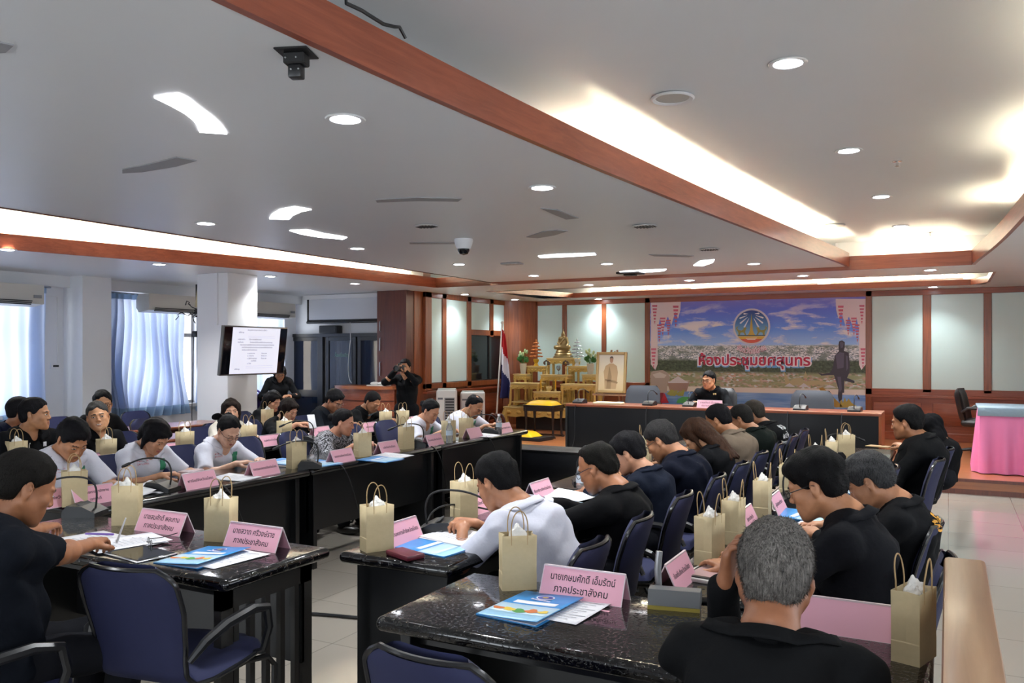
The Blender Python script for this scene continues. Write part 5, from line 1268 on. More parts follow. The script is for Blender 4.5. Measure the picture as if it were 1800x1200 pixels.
# things on the pillar
t = thing('speaker_box', 'yellowed speaker box fixed high on the left side of the white pillar', 'speaker', (-8.72, 7.95, 2.40)); e = BM(); prism(e, [(-.12, -.2), (.0, -.2), (0, .2), (-.05, .2)], -.12, .12, Matrix.Rotation(PI/2, 4, 'X')); obj('casing', e, mat('aged_yellow', 'c3b489', .6), t); e = BM(); box(e, (-.13, -.10, -.15), (-.10, .10, .1)); obj('grille_cloth', e, BLACKM, t)
e = BM(); g = random.Random(3)
for k in range(9):
    p = V((-8.74 + g.uniform(-.03, .02), 7.78 + g.uniform(-.05, .1), 2.16)); q = [p]
    for i in range(9): q.append(q[-1] + V((g.uniform(-.05, .035), g.uniform(-.06, .06), g.uniform(-.06, .045)))); 
    for v in q: v.x = min(v.x, -8.715)
    tube(e, q, .006, 5)
box(e, (-8.82, 7.76, 1.80), (-8.74, 7.86, 1.88), .01); tube(e, [(-8.76, 7.8, 1.88), (-8.74, 7.8, 2.02), (-8.76, 7.82, 2.12)], .006, 5)
tag(obj('tangled_cables', e, BLACKP), 'tangle of black cables hanging beside the top of the white pillar', 'cable')
e = BM(); tube(e, bez((-8.74, 7.72, 1.8), (-8.73, 7.7, 1.3), (-8.75, 7.72, 1.6), (-8.76, 7.72, 1.0), 14) + bez((-8.76, 7.72, 1.0), (-8.8, 7.72, .7), (-8.73, 7.72, .5), (-8.74, 7.7, .3), 8)[1:], .006, 6)
tag(obj('hanging_cord', e, BLACKP), 'single black cable hanging down the left edge of the white pillar', 'cable')
e = BM(); box(e, (-8.34, 7.715, 1.95), (-8.31, 7.74, S_)); tag(obj('cord_duct', e, WHITE), 'white cable duct running down the pillar to the television', 'cable')
# television
q0, q1 = D(392, 612, 9.35), D(501, 617, 9.0); cx = (q0 + q1)/2; dv = (q1 - q0); rz = math.atan2(dv.y, dv.x)
tw = 1.13; thh = .635
tc = D(447, 616, 9.25)
tc = V((-8.04, 8.09, D(447, 616, 10.88).z)); t = thing('flat_tv', 'flat television on the white pillar showing a white document page', 'television', tc); t.rotation_euler = (R(7), 0, R(90))
e = BM(); box(e, (-tw/2, -.02, -thh/2), (tw/2, .03, thh/2), .006, 2); obj('bezel', e, mat('tv_bezel', '5c5a58', .3, .5), t)
e = BM(); box(e, (-tw/2+.015, -.024, -thh/2+.018), (tw/2-.015, -.018, thh/2-.015)); obj('screen', e, mat('tv_black', '0c1018', .08), t)
e = BM(); box(e, (-.42, -.0265, -thh/2+.02), (.42, -.0245, thh/2-.017)); pg = obj('document_page', e, mat('screen_page', 'dfe2f2', .3, emit=.2), t)
sink = mat('screen_text', '6a6c78', .5)
def sl_(s, x, z, w_, h_, al=None): x *= 1.1; z *= 1.1; w_ *= 1.1; lettering(s, h_*1.1, sink, pg, Matrix.Translation((x, -.0275, z)) @ Matrix.Rotation(PI/2, 4, 'X'), fit=w_, extrude=.0002)
for s, x, z, w_ in (('ประชุมคณะกรรมการจังหวัด ครั้งที่ ๑', .0, .245, .55), ('มติที่ประชุม', -.25, .215, .08), ('ระเบียบวาระที่ ๔', -.24, .135, .11), ('เรื่อง เสนอเพื่อพิจารณา', -.02, .135, .24), ('ข้อเท็จจริง', -.25, .10, .09), ('ด้วยจังหวัดได้รับแจ้งให้ดำเนินการจัดประชุม', .08, .10, .46),
                    ('คณะกรรมการเพื่อพิจารณาและรับทราบรายงานผลการดำเนินงาน', .02, .07, .62), ('ประจำเดือนของส่วนราชการและหน่วยงานในพื้นที่ทุกอำเภอ', .02, .04, .62), ('จึงเรียนมาเพื่อโปรดพิจารณา', -.1, .01, .40), ('๑. งบประมาณ', -.07, -.03, .12), ('จำนวน ๒๕', .14, -.03, .09), ('๒. โครงการ', -.075, -.06, .11), ('จำนวน ๑๘', .14, -.06, .09),
                    ('๓. ผู้เข้าร่วมประชุม', -.05, -.09, .18), ('จำนวน ๔๒', .14, -.09, .09), ('รวมทั้งสิ้น', -.02, -.12, .2), ('๔. อื่นๆ', -.09, -.15, .07), ('มติที่ประชุม', -.27, -.215, .08)):
    sl_(s, x, z, w_, .022)
e = BM()
for z in (.19, .17, -.2, -.225): box(e, (-.15, -.0268, z), (.33, -.0262, z + .0015))
obj('ruled_lines', e, mat('screen_rule', 'a9acbc', .5), pg)
e = BM(); box(e, (-.06, .03, -.1), (.06, .10, .1)); tube(e, [(0, .08, 0), (0, .12, .01)], .03, 8); obj('wall_arm', e, BLACKM, t)
# projection screen, partition doors, counter
ysn = YD - .18; px0, px1 = OY(540, 540, ysn).x, OY(690, 540, ysn).x; pz0, pz1 = OY(600, 567, ysn).z, S_ - .01
t = thing('projection_screen', 'pull down projection screen with black borders before the dark glass doors', 'screen', ((px0+px1)/2, ysn, 0)); hw = (px1-px0)/2
e = BM(); box(e, (-hw+.04, -.003, pz0+.05), (hw-.04, .003, pz1-.06)); obj('screen_sheet', e, mat('screen_white', 'c6c8ce', .7), t)
e = BM()
for a in ((-hw, pz0+.03, -hw+.045, pz1), (hw-.045, pz0+.03, hw, pz1), (-hw, pz0+.03, hw, pz0+.06)): box(e, (a[0], -.005, a[1]), (a[2], .002, a[3]))
tube(e, [(-hw, 0, pz0+.015), (hw, 0, pz0+.015)], .025, 10); obj('black_border', e, BLACKM, t)
e = BM(); box(e, (-hw-.05, -.05, pz1-.07), (hw+.05, .05, pz1)); obj('roller_case', e, WHITE, t)
e = BM(); tube(e, [(.05, -.02, pz0), (.06, -.02, pz0-.3)] + bez((.06, -.02, pz0-.3), (.0, -.02, pz0-.6), (-.02, -.02, pz0-1.0), (.08, -.02, pz0-1.05), 12), .008, 6); obj('pull_cord', e, mat('cord_white', 'c8c8c8', .6), t)
yd = YD - .01; X_ = lambda u: OY(u, 620, yd).x; dz1 = OY(590, 586, yd).z
DG = mat('door_glass', '10182a', .06, spec=.6); DFM = mat('door_frame', '1a1b20', .35)
def gdoor(nm, u0, u1, txt=None, rail=False, ang=0):
    t = bpy.data.objects.new(nm, None); COL.objects.link(t); struct(t); x0, x1 = X_(u0), X_(u1); t.location = (x0, yd - .03, 0); W_ = x1 - x0
    e = BM(); fw = .07
    for a in ((0, 0, fw, dz1-.06), (W_-fw, 0, W_, dz1-.06), (fw, dz1-.06-fw, W_-fw, dz1-.06), (fw, 0, W_-fw, .12)): box(e, (a[0], -.03, a[1]), (a[2], .03, a[3]), .004, 1)
    if rail: box(e, (fw, -.03, .80), (W_-fw, .03, .92))
    obj('door_frame', e, DFM, t); e = BM(); box(e, (fw, -.008, .1), (W_-fw, .008, dz1-.1)); obj('door_glass', e, DG, t)
    if txt: lettering(txt, .09, mat('glass_text', '7fa39a', .5), t, Matrix.Translation((W_*.52, -.012, dz1*.80)) @ Matrix.Rotation(PI/2, 4, 'X'), fit=.30)
gdoor('door_1', 512, 567, None, True); gdoor('door_2', 576, 629, 'ห้องเครื่องเสียง'); gdoor('door_3', 632, 684)
e = BM(); box(e, (X_(505)-.02, yd-.08, dz1-.06), (X_(684), yd, dz1)); 
for u in (505, 569, 684): box(e, (X_(u)-.03, yd-.07, 0), (X_(u)+.03, yd, dz1))
struct(obj('trim_21', e, DFM))
q = OY(579, 587, yd - .12); t = thing('centre_speaker', 'black box speaker lying on top of the dark door frame', 'speaker', (q.x, yd - .05, dz1)); e = BM(); box(e, (-.2, -.12, 0), (.2, .04, .14), .015); obj('casing', e, BLACKP, t); e = BM(); box(e, (-.18, -.125, .015), (.18, -.118, .125)); obj('grille_cloth', e, BLACKM, t)
yc = 11.0; c0, c1 = OY(588, 700, yc).x, OY(690, 700, yc).x; cz = OY(640, 678, yc).z
t = thing('reception_counter', 'curved wooden counter in front of the dark glass doors beside the wooden pillar', 'counter', ((c0+c1)/2, yc, 0)); hw = (c1-c0)/2
e = BM()
def cfront(u, v): x = -hw + 2*hw*u; return V((x, -.16*math.sin(u*PI)**.6 + .05, v*(cz-.05)))
surf(e, cfront, 24, 4); surf(e, lambda u, v: cfront(u, v) + V((0, .3, 0)), 24, 4); obj('front', e, WOODX, t)
e = BM(); prism(e, [(x.x, x.y - .05) for x in [cfront(i/23, 0) for i in range(24)]] + [(hw, .4), (-hw, .4)], cz-.05, cz); obj('countertop', e, woodmat('counter_top', '8f4c26', 'ad6434', .3, 'x'), t)
e = BM(); 
for z in (.25, .55, .8): surf(e, lambda u, v: cfront(u, 0) + V((0, -.008 - .004*v, z + .02*v)), 24, 2)
obj('groove', e, WOODD, t)
t = thing('tray_of_cups', 'clear wrapped tray lying on the wooden counter by the pillar', 'tray', (c0 + (c1-c0)*.72, yc + .08, cz)); e = BM(); box(e, (-.18, -.10, 0), (.18, .10, .02), .01); ball(e, (-.08, 0, .04), (.08, .07, .03)); ball(e, (.07, 0, .04), (.09, .07, .03)); obj('wrapped_tray', e, PACK, t)
q = D(447, 705, 12.0); t = thing('cooler_box', 'purple cool box standing behind the white pillar', 'box', (q.x - .1, q.y, 0), R(10)); e = BM(); box(e, (-.22, -.18, 0), (.22, .18, .95), .03); obj('tub', e, mat('purple_plastic', '2a2050', .4), t); e = BM(); box(e, (-.23, -.19, .95), (.23, .19, 1.0), .02); tube(e, bez((-.2, 0, .98), (-.2, 0, 1.1), (.2, 0, 1.1), (.2, 0, .98)), .015, 8); obj('lid', e, mat('purple_lid', '3a2c70', .4), t)
t = thing('water_bottle', 'clear water bottle standing on the purple cool box', 'bottle', (q.x - .1, q.y, 1.0)); BOT_P = t
BOTM = mat('clear_plastic', 'e8eef2', .08, 0, .5, None, 0, 30, 0, 0, None, .8)
def bottle_parts(t):
    e = BM(); lathe(e, [(0, 0), (.030, 0), (.032, .01), (.030, .03), (.032, .05), (.030, .07), (.032, .09), (.031, .13), (.026, .155), (.013, .175), (.013, .19), (0, .19)], 18); obj('bottle_shell', e, BOTM, t)
    e = BM(); lathe(e, [(0, .185), (.0145, .185), (.0145, .205), (0, .205)], 14); obj('cap', e, mat('bottle_cap', 'e8e8ea', .4), t)
    e = BM(); lathe(e, [(.0328, .07), (.0328, .115)], 18); obj('bottle_label', e, mat('bottle_label', 'b9c6d0', .4), t)
bottle_parts(t)
# portable coolers by the stage side wall
def cooler(u0, u1, v0, y, label, ang, wide=False):
    a, b_ = OX(u0, 700, -7.3), OX(u1, 700, -7.3); 
    d = D((u0+u1)/2, v0, y); x_, y_ = d.x, d.y; h = d.z - ST; w_ = (u1-u0)/FOC*y
    t = thing('air_cooler', label, 'air cooler', (x_, y_, ST), ang, 'white air coolers'); hw = w_/2*.86; dp = .2
    e = BM(); box(e, (-hw, -dp, .06), (hw, dp, h), .04, 3); obj('casing', e, mat('cooler_white', 'd2d2cf', .4), t)
    e = BM(); 
    for k in range(9): box(e, (-hw*.10, -dp-.008, h-.17-k*.045), (hw*.75, -dp+.004, h-.145-k*.045))
    obj('grille_slot', e, mat('cooler_dark', '2c2d30', .5), t)
    e = BM(); box(e, (-hw*.2, -dp-.004, h*.28), (hw*.8, -dp+.004, h-.13)); obj('grille_panel', e, mat('cooler_grey', '8d8e90', .5), t)
    e = BM(); box(e, (-hw*.85, -dp-.004, h*.8), (-hw*.35, -dp+.004, h*.84)); obj('badge_plate', e, mat('cooler_badge', '6a6a70', .4), t)
    e = BM(); box(e, (-hw*.9, -dp*.5, h-.005), (hw*.9, dp*.8, h+.012), .008); obj('control_panel', e, mat('cooler_panel', 'b4b4b2', .4), t)
    for a_ in (-1, 1):
        for c_ in (-1, 1): e = BM(); ball(e, (a_*hw*.7, c_*dp*.7, .03), .03, 0, 10); obj('caster', e, BLACKM, t)
cooler(765, 806, 684, 14.0, 'tall white portable air cooler with a dark side grille by the wooden wall', R(30))
cooler(806, 856, 688, 14.8, 'wide white portable air cooler behind the man in the white shirt', R(30), True)
# ------------------------------------------------------------------ meeting tables
def blackgloss(name, sc, st, rough=.10, blister=None):
    n = N(name); n.b.inputs['Base Color'].default_value = lin('09090b'); n.b.inputs['Roughness'].default_value = rough; n.b.inputs['Coat Weight'].default_value = .15; n.b.inputs['Coat Roughness'].default_value = .05
    c = n.coord('Object'); t = n.node('TexNoise', Scale=sc, Detail=2.0, Distortion=.15 if blister else .8); n.link(c, t.inputs[0]); n.bump(n.ramp(t.outputs[0], [(blister, (0, 0, 0)), (blister + .16, (1, 1, 1))]) if blister else t.outputs[0], st, .01); return n.m
TOPG = blackgloss('table_gloss', 9, .06, .16)
TOPB = blackgloss('table_blistered', 80, .6, .08, .54)
TOPM = blackgloss('table_rippled', 50, .3, .10, .56)
SLAT = mat('table_panel', '0f1012', .3)
def table(label, x0, x1, y0, y1, panel=None, slats=(), top=TOPG, h=.75, body=SLAT, th=.05, group='black conference tables', topmat=None):
    cx, cy = (x0+x1)/2, (y0+y1)/2; hw, hd = (x1-x0)/2, (y1-y0)/2
    t = thing('conference_table', label, 'table', (cx, cy, 0), 0, group)
    e = BM(); box(e, (-hw, -hd, h-th), (hw, hd, h), th*.48, 5)
    obj('tabletop', e, top, t, 60)
    ins = .05
    along_y = hd > hw
    for s in (-1, 1):
        e = BM(); 
        if along_y:
            if s in slats:
                for a in (-hw+ins, hw-ins-.05): box(e, (a, s*(hd-.09)-.02, 0), (a+.05, s*(hd-.09)+.02, h-th))
                box(e, (-hw+ins, s*(hd-.09)-.02, h-th-.08), (hw-ins, s*(hd-.09)+.02, h-th))
                k = 7
                for i in range(1, k): a = -hw+ins + (2*hw-2*ins)*i/k; box(e, (a-.012, s*(hd-.09)-.012, 0.05), (a+.012, s*(hd-.09)+.012, h-th-.08))
                box(e, (-hw+ins, s*(hd-.09)-.02, .03), (hw-ins, s*(hd-.09)+.02, .09))
            else: box(e, (-hw+ins, s*(hd-.09)-.02, 0), (hw-ins, s*(hd-.09)+.02, h-th), .003, 1)
        else:
            if s in slats:
                X0 = s*(hw-.09)
                for a in (-hd+ins, hd-ins-.06): box(e, (X0-.02, a, 0), (X0+.02, a+.06, h-th))
                box(e, (X0-.02, -hd+ins, h-th-.09), (X0+.02, hd-ins, h-th))
                k = 6
                for i in range(1, k): a = -hd+ins + (2*hd-2*ins)*i/k; box(e, (X0-.012, a-.013, 0.0), (X0+.012, a+.013, h-th-.09))
            else: box(e, (s*(hw-.09)-.02, -hd+ins, 0), (s*(hw-.09)+.02, hd-ins, h-th), .003, 1)
        obj('slatted_end' if s in slats else 'end_panel', e, mat('slat_grey', '353331', .3) if s in slats else body, t)
    if panel:
        e = BM(); ax_, s = panel
        if ax_ == 'x': box(e, (s*(hw-.11)-.012, -hd+.07, .27), (s*(hw-.11)+.012, hd-.07, h-th))
        else: box(e, (-hw+.07, s*(hd-.11)-.012, .27), (hw-.07, s*(hd-.11)+.012, h-th))
        obj('modesty_panel', e, body, t)
    e = BM(); box(e, (-hw+.1, -hd+.1, h-th-.05), (hw-.1, hd-.1, h-th)); obj('apron', e, body, t)
    return t
LX0, LX1 = -4.72, -4.09
for i, s in enumerate(('near', 'middle', 'far')):
    y0 = 2.92 + i*1.765; table(f'black conference table of the left inner row, {s} one of three', LX0, LX1, y0 + .004, y0 + 1.76, ('x', 1), top=TOPG)
table('black table at lower left with a slatted end, glasses and a blue folder on it', -4.05, -2.385, 2.25, 2.86, ('y', 1), (1,), top=TOPM)
table('black blistered table nearest the camera with the blue folder on it', -1.64, -.035, 2.17, 2.80, ('y', 1), (), top=TOPB)
MX0, MX1 = -2.31, -1.75
for i, s in enumerate(('near', 'middle', 'far')):
    y0 = 2.80 + i*1.95; table(f'black conference table of the middle right row, {s} one of three', MX0, MX1, y0 + .004, y0 + 1.945, ('x', -1), top=TOPM if i == 0 else TOPG)
RX0, RX1 = -.96, -.40
for i, s in enumerate(('near', 'middle', 'far')):
    y0 = 2.86 + i*1.72; table(f'black conference table of the outer right row, {s} one of three', RX0, RX1, y0 + .004, y0 + 1.715, ('x', -1), top=TOPM if i == 0 else TOPG)
for i, s in enumerate(('near', 'middle', 'far')):
    y0 = 3.35 + i*1.72; table(f'black conference table of the second left row, {s} one of three', -6.05, -5.44, y0 + .004, y0 + 1.715, ('x', 1))
LAM = mat('laminate_body', '5a3226', .4)
for i, s in enumerate(('near', 'middle', 'far')):
    y0 = 3.6 + i*1.72; table(f'brown wooden table of the third left row, {s} one of three', -7.25, -6.72, y0 + .004, y0 + 1.715, ('x', 1), top=BROWN, body=LAM, group='brown wooden tables', th=.035)
for i, s in enumerate(('near', 'far')):
    y0 = 4.2 + i*1.65; table(f'brown wooden table of the back left row by the windows, {s} one of two', -8.35, -7.82, y0 + .004, y0 + 1.645, ('x', 1), top=BROWN, body=LAM, group='brown wooden tables', th=.035)
b = BM(); box(b, (-.012, 1.2, .0), (.098, 2.84, .985), .012, 2); tag(obj('side_partition', b, TANW), 'low tan wooden partition at the right end of the nearest table', 'partition')
# low black cabinet and leaning boards in the middle of the tables
t = thing('low_cabinet', 'low black cabinet standing in front of the stage edge between the tables', 'cabinet', (-3.7, 8.75, 0)); e = BM(); box(e, (-.95, -.22, .04), (.95, .22, .47), .008); obj('carcass', e, mat('cabinet_black', '14151a', .3), t); e = BM(); box(e, (-.97, -.24, .47), (.97, .24, .49), .004); obj('top_board', e, BLACKP, t); e = BM(); box(e, (-.9, -.18, 0), (.9, .18, .04)); obj('plinth', e, BLACKM, t)
def mon(p, rz, label, w_=.55, h_=.42):
    t = thing('floor_monitor', label, 'monitor', p, rz, 'monitors on the floor'); e = BM(); box(e, (-w_/2, -.02, 0), (w_/2, .02, h_), .006, 1, 0, Matrix.Translation((0, 0, .04)) @ Matrix.Rotation(R(-22), 4, 'X')); obj('panel_shell', e, BLACKP, t)
    e = BM(); box(e, (-w_/2+.02, -.024, .02), (w_/2-.02, -.019, h_-.02), 0, 1, 0, Matrix.Translation((0, 0, .04)) @ Matrix.Rotation(R(-22), 4, 'X')); obj('screen_glass', e, mat('screen_dark', '101318', .1), t)
    e = BM(); box(e, (-w_/2, -.05, 0), (w_/2, .28, .035), .006); tube(e, [(-w_*.3, .25, .03), (-w_*.3, .14, .36)], .012, 6); tube(e, [(w_*.3, .25, .03), (w_*.3, .14, .36)], .012, 6); obj('stand', e, BLACKM, t)
mon((-3.75, 6.9, 0), R(-60), 'black monitor leaning on the floor behind the man in the white shirt')
mon((-2.85, 7.2, 0), R(-10), 'black monitor on a metal stand between the tables before the man in black', .62, .42)
t = thing('floor_case', 'white floor case lying on the tiles between the table rows', 'case', (-4.0, 7.4, 0), R(20)); e = BM(); box(e, (-.2, -.14, 0), (.2, .14, .06), .012); box(e, (-.19, -.13, .06), (.19, .13, .12), .02); obj('shell', e, mat('case_white', 'cfc9bd', .4), t); e = BM(); tube(e, [(-.06, -.15, .06), (-.06, -.18, .07), (.06, -.18, .07), (.06, -.15, .06)], .006, 6); obj('handle', e, BLACKP, t)
t = thing('power_strip', 'white power strip lying on the floor beside the left inner row', 'socket', (-3.62, 5.1, 0), R(65)); e = BM(); box(e, (-.18, -.03, 0), (.18, .03, .035), .006); obj('shell', e, WHITE, t); e = BM(); [box(e, (-.15+k*.07, -.015, .034), (-.11+k*.07, .015, .037)) for k in range(4)]; obj('socket', e, BLACKM, t)
# ------------------------------------------------------------------ chairs
def chair_shell(e, off, w0, trim=0, mi=0):
    prof = [(.235, .445), (.18, .46), (.05, .452), (-.10, .445), (-.185, .452), (-.228, .49), (-.245, .55), (-.262, .64), (-.285, .74), (-.312, .83), (-.335, .90)]
    wid = [.21, .225, .228, .22, .205, .192, .19, .198, .212, .208, .150]
    n_ = len(prof); 
    def f(u, v):
        a = u*(n_-1); i = min(int(a), n_-2); k = a - i
        y = prof[i][0]*(1-k) + prof[i+1][0]*k; z = prof[i][1]*(1-k) + prof[i+1][1]*k; w_ = wid[i]*(1-k) + wid[i+1]*k
        if u > .9: w_ = wid[-2]*math.sqrt(max(0, 1 - ((u-.9)/.1)**2*.55))
        if u < .06: w_ *= math.sqrt(1 - (1-u/.06)**2*.35)
        dy, dz_ = prof[i+1][0]-prof[i][0], prof[i+1][1]-prof[i][1]; L = math.hypot(dy, dz_); ny, nz = (dz_/L, -dy/L)
        t_ = v*2 - 1; x = t_*(w_ + w0); cup = (t_*t_)*.028*min(1, max(0, (u-.4)*4))
        edge = 1 - t_**8
        return V((x, y + cup + ny*off*edge, z + nz*off*edge))
    return f
def make_chair(label, arms=True, mf=None, mb=None, name='conference_chair'):
    t = thing(name, label, 'chair', (0, 0, 0), 0, 'blue conference chairs'); t.scale = (1, 1, .95)
    e = BM(); surf(e, chair_shell(e, .042, -.004), 40, 15); bf = obj('cushion', e, mf or BLUEF, t, None)
    e = BM(); surf(e, chair_shell(e, -.012, -.002), 40, 15); obj('rear_shell', e, mb or BLUED, t, None)
    f = chair_shell(None, 0, .0); q = [f(i/39, 0) for i in range(40)] + [f(1, j/12) for j in range(1, 12)] + [f(1 - i/39, 1) for i in range(40)] + [f(0, 1 - j/12) for j in range(1, 12)]
    e = BM(); tube(e, q, .0095, 8, closed=True); obj('edge_trim', e, EDGE, t)
    for s in (-1, 1):
        e = BM(); tube(e, [(s*.20, .14, .45), (s*.25, .15, .47), (s*.265, .17, .56), (s*.265, .15, .645), (s*.265, .06, .665), (s*.265, -.10, .655), (s*.255, -.20, .62), (s*.225, -.245, .56)], [.012, .014, .016, .019, .021, .021, .018, .012], 8); obj('armrest', e, BLACKP, t)
    e = BM()
    for s in (-1, 1): tube(e, [(s*.17, -.17, .425), (s*.19, .12, .425), (s*.225, .215, .415), (s*.235, .25, .37), (s*.24, .235, .08), (s*.24, .21, .025), (s*.24, .15, .012), (s*.24, -.24, .012)], .0125, 8)
    tube(e, [(-.24, -.24, .012), (.24, -.24, .012)], .0125, 8); tube(e, [(-.18, -.05, .425), (.18, -.05, .425)], .0125, 8); obj('frame', e, mat('chair_tube', '101012', .3), t)
    return t
CH = None
def chair(x, y, face, label, z=0):
    global CH
    if CH is None: CH = make_chair(label)
    else: return dup(CH, label, (x, y, z), R(face - 90))
    CH.location = (x, y, z); CH.rotation_euler = (0, 0, R(face-90)); return CH
# large grey and black executive chairs on the stage
def exec_chair(p, rz, label, m):
    t = thing('executive_chair', label, 'chair', p, rz, 'high backed chairs on the stage'); e = BM()
    def f(u, v): 
        x = (u-.5)*.56*(1 - .12*abs(v-.5) - .18*max(0, v-.85)/.15); z = .42 + v*.50; 
        return V((x, -.22 - .10*v + .05*(2*u-1)**2 + 0, z))
    surf(e, lambda u, v: f(u, v) + V((0, .05*(1-(2*u-1)**6)*(1-(2*v-1)**6), 0)), 19, 19); surf(e, lambda u, v: f(u, v) - V((0, .05*(1-(2*u-1)**6)*(1-(2*v-1)**6), 0)), 19, 19); bmesh.ops.remove_doubles(e, verts=e.verts, dist=.0005); obj('backrest', e, m, t, 60)
    e = BM(); box(e, (-.27, -.24, .40), (.27, .26, .50), .045, 3); obj('seat', e, m, t)
    for s in (-1, 1): e = BM(); tube(e, [(s*.26, .12, .44), (s*.30, .14, .56), (s*.30, .10, .66), (s*.30, -.14, .66), (s*.27, -.22, .6)], .022, 8); obj('armrest', e, BLACKP, t)
    e = BM(); tube(e, [(0, 0, .09), (0, 0, .42)], .03, 10)
    for k in range(5): a = k*2*PI/5; tube(e, [(0, 0, .10), (.28*math.cos(a), .28*math.sin(a), .06)], [.028, .018], 8); ball(e, (.28*math.cos(a), .28*math.sin(a), .03), .03, 0, 8)
    obj('star_base', e, BLACKM, t)
GREYF = mat('grey_fabric', '2b2e35', .8, bump=(500, .2, .002)); BLKL = mat('black_leather', '131316', .4)
def stage_chair(u, v, d, rz, label, m): p = D(u, v, d); exec_chair((p.x, p.y, ST), rz, label, m)
stage_chair(1121, 700, 12.6, R(180), 'empty grey chair behind the dais bench near the portrait', GREYF)
stage_chair(1423, 705, 10.9, R(180), 'empty grey chair behind the dais bench right of the seated man', GREYF)
p = D(1728, 700, 11.6); exec_chair((p.x, p.y, ST), R(-100), 'black leather chair standing behind the pink skirted table', BLKL)
# ------------------------------------------------------------------ things on the tables
TT = .75
BAG = None
def bag(p, rz, label, sc=1.0, seed=0):
    global BAG
    if BAG is None:
        t = thing('paper_bag', label, 'paper bag', (p[0], p[1], TT), rz, 'kraft paper gift bags'); w_, d_, h_ = .066, .040, .205
        e = BM()
        def ring_(z, g=0, s=1): return [(-w_*s, -d_*s), (0, -d_*s), (w_*s, -d_*s), (w_*s - g, 0), (w_*s, d_*s), (0, d_*s), (-w_*s, d_*s), (-w_*s + g, 0)]
        L = [[e.verts.new((x, y, z)) for x, y in ring_(z, g, s)] for z, g, s in ((0, 0, 1.0), (.06, .001, 1.0), (.063, .004, .99), (.12, .006, .995), (h_, .014, 1.01))]
        for A, B in zip(L, L[1:]):
            for k in range(8): e.faces.new((A[k], A[(k+1) % 8], B[(k+1) % 8], B[k]))
        e.faces.new(L[0][::-1]); o = obj('bag_body', e, [KRAFT], t, 12); md = o.modifiers.new('s', 'SOLIDIFY'); md.thickness = .0012
        e = BM(); box(e, (-w_*.9, -d_*.9, .004), (w_*.9, d_*.9, .15)); 
        for s in (-1, 1):
            e2 = BM(); tube(e2, [(-.030, s*d_*.96, h_-.035), (-.032, s*d_*.98, h_+.012)] + bez((-.032, s*d_*.98, h_+.02), (-.034, s*d_ + s*.012, h_+.115), (.034, s*d_ + s*.008*(1 if s > 0 else -.5), h_+.12), (.032, s*d_*.98, h_+.02), 14) + [(.030, s*d_*.96, h_-.035)], .0024, 6); obj('handle', e2, TWINE, t)
        e.free(); e = BM(); bmesh.ops.create_icosphere(e, subdivisions=4, radius=1); g = random.Random(5)
        for v in e.verts:
            nz = 1 + .12*math.sin(v.co.x*5 + 2)*math.sin(v.co.y*4 + 1) + .07*math.sin(v.co.z*8 + v.co.x*7) + .05*math.sin(v.co.y*15 + v.co.z*13)
            v.co = V((v.co.x*.046*nz, v.co.y*.030*nz, .165 + v.co.z*.066*nz))
        obj('wrapped_snack', e, PACK, t, 70); BAG = t; BAG.scale = (sc,)*3; return t
    o = dup(BAG, label, (p[0], p[1], TT), rz); o.scale = (sc,)*3; return o
PLC = {}
def placard(p, face, label, lines, sc=1.0, w_=.29, z=TT):
    """folded acrylic name plate; face = direction the front looks"""
    t = thing('name_placard', label, 'name placard', (p[0], p[1], z), R(face) + PI/2, 'pink table name placards')
    h_, d_ = .098, .046; hw = w_/2; al = math.atan2(d_, h_); L = math.hypot(h_, d_)
    for s, nm, m in ((-1, 'front_card', PINK), (1, 'rear_card', PINK)):
        Rm = Matrix.Translation((0, s*d_, 0)) @ Matrix.Rotation(s*al, 4, 'X')
        e = BM(); box(e, (-hw, -.0012, 0), (hw, .0012, L), 0, 1, 0, Rm); obj(nm, e, m, t)
        e = BM()
        for a in ((-hw-.003, 0, -hw, L), (hw, 0, hw+.003, L), (-hw-.003, -.003, hw+.003, 0)): box(e, (a[0], -.002, a[1]), (a[2], .002, a[3]), 0, 1, 0, Rm)
        obj('acrylic_edge', e, ACRYL, t)
        TM = Matrix.Translation((0, s*d_, 0)) @ Matrix.Rotation(s*al, 4, 'X')
        if s < 0 and lines:
            for k, (tx, sz, wf) in enumerate(lines):
                zz_ = L*(.66 if len(lines) == 2 and k == 0 else .28 if len(lines) == 2 else .5)
                lettering(tx, sz, INK, t, TM @ Matrix.Translation((0, -.0016, zz_)) @ Matrix.Rotation(PI/2, 4, 'X'), extrude=.0001, fit=wf, offset=.0003)
    e = BM(); box(e, (-hw, -.004, h_-.003), (hw, .004, h_+.002)); obj('ridge', e, ACRYL, t)
    return t
MIC = None
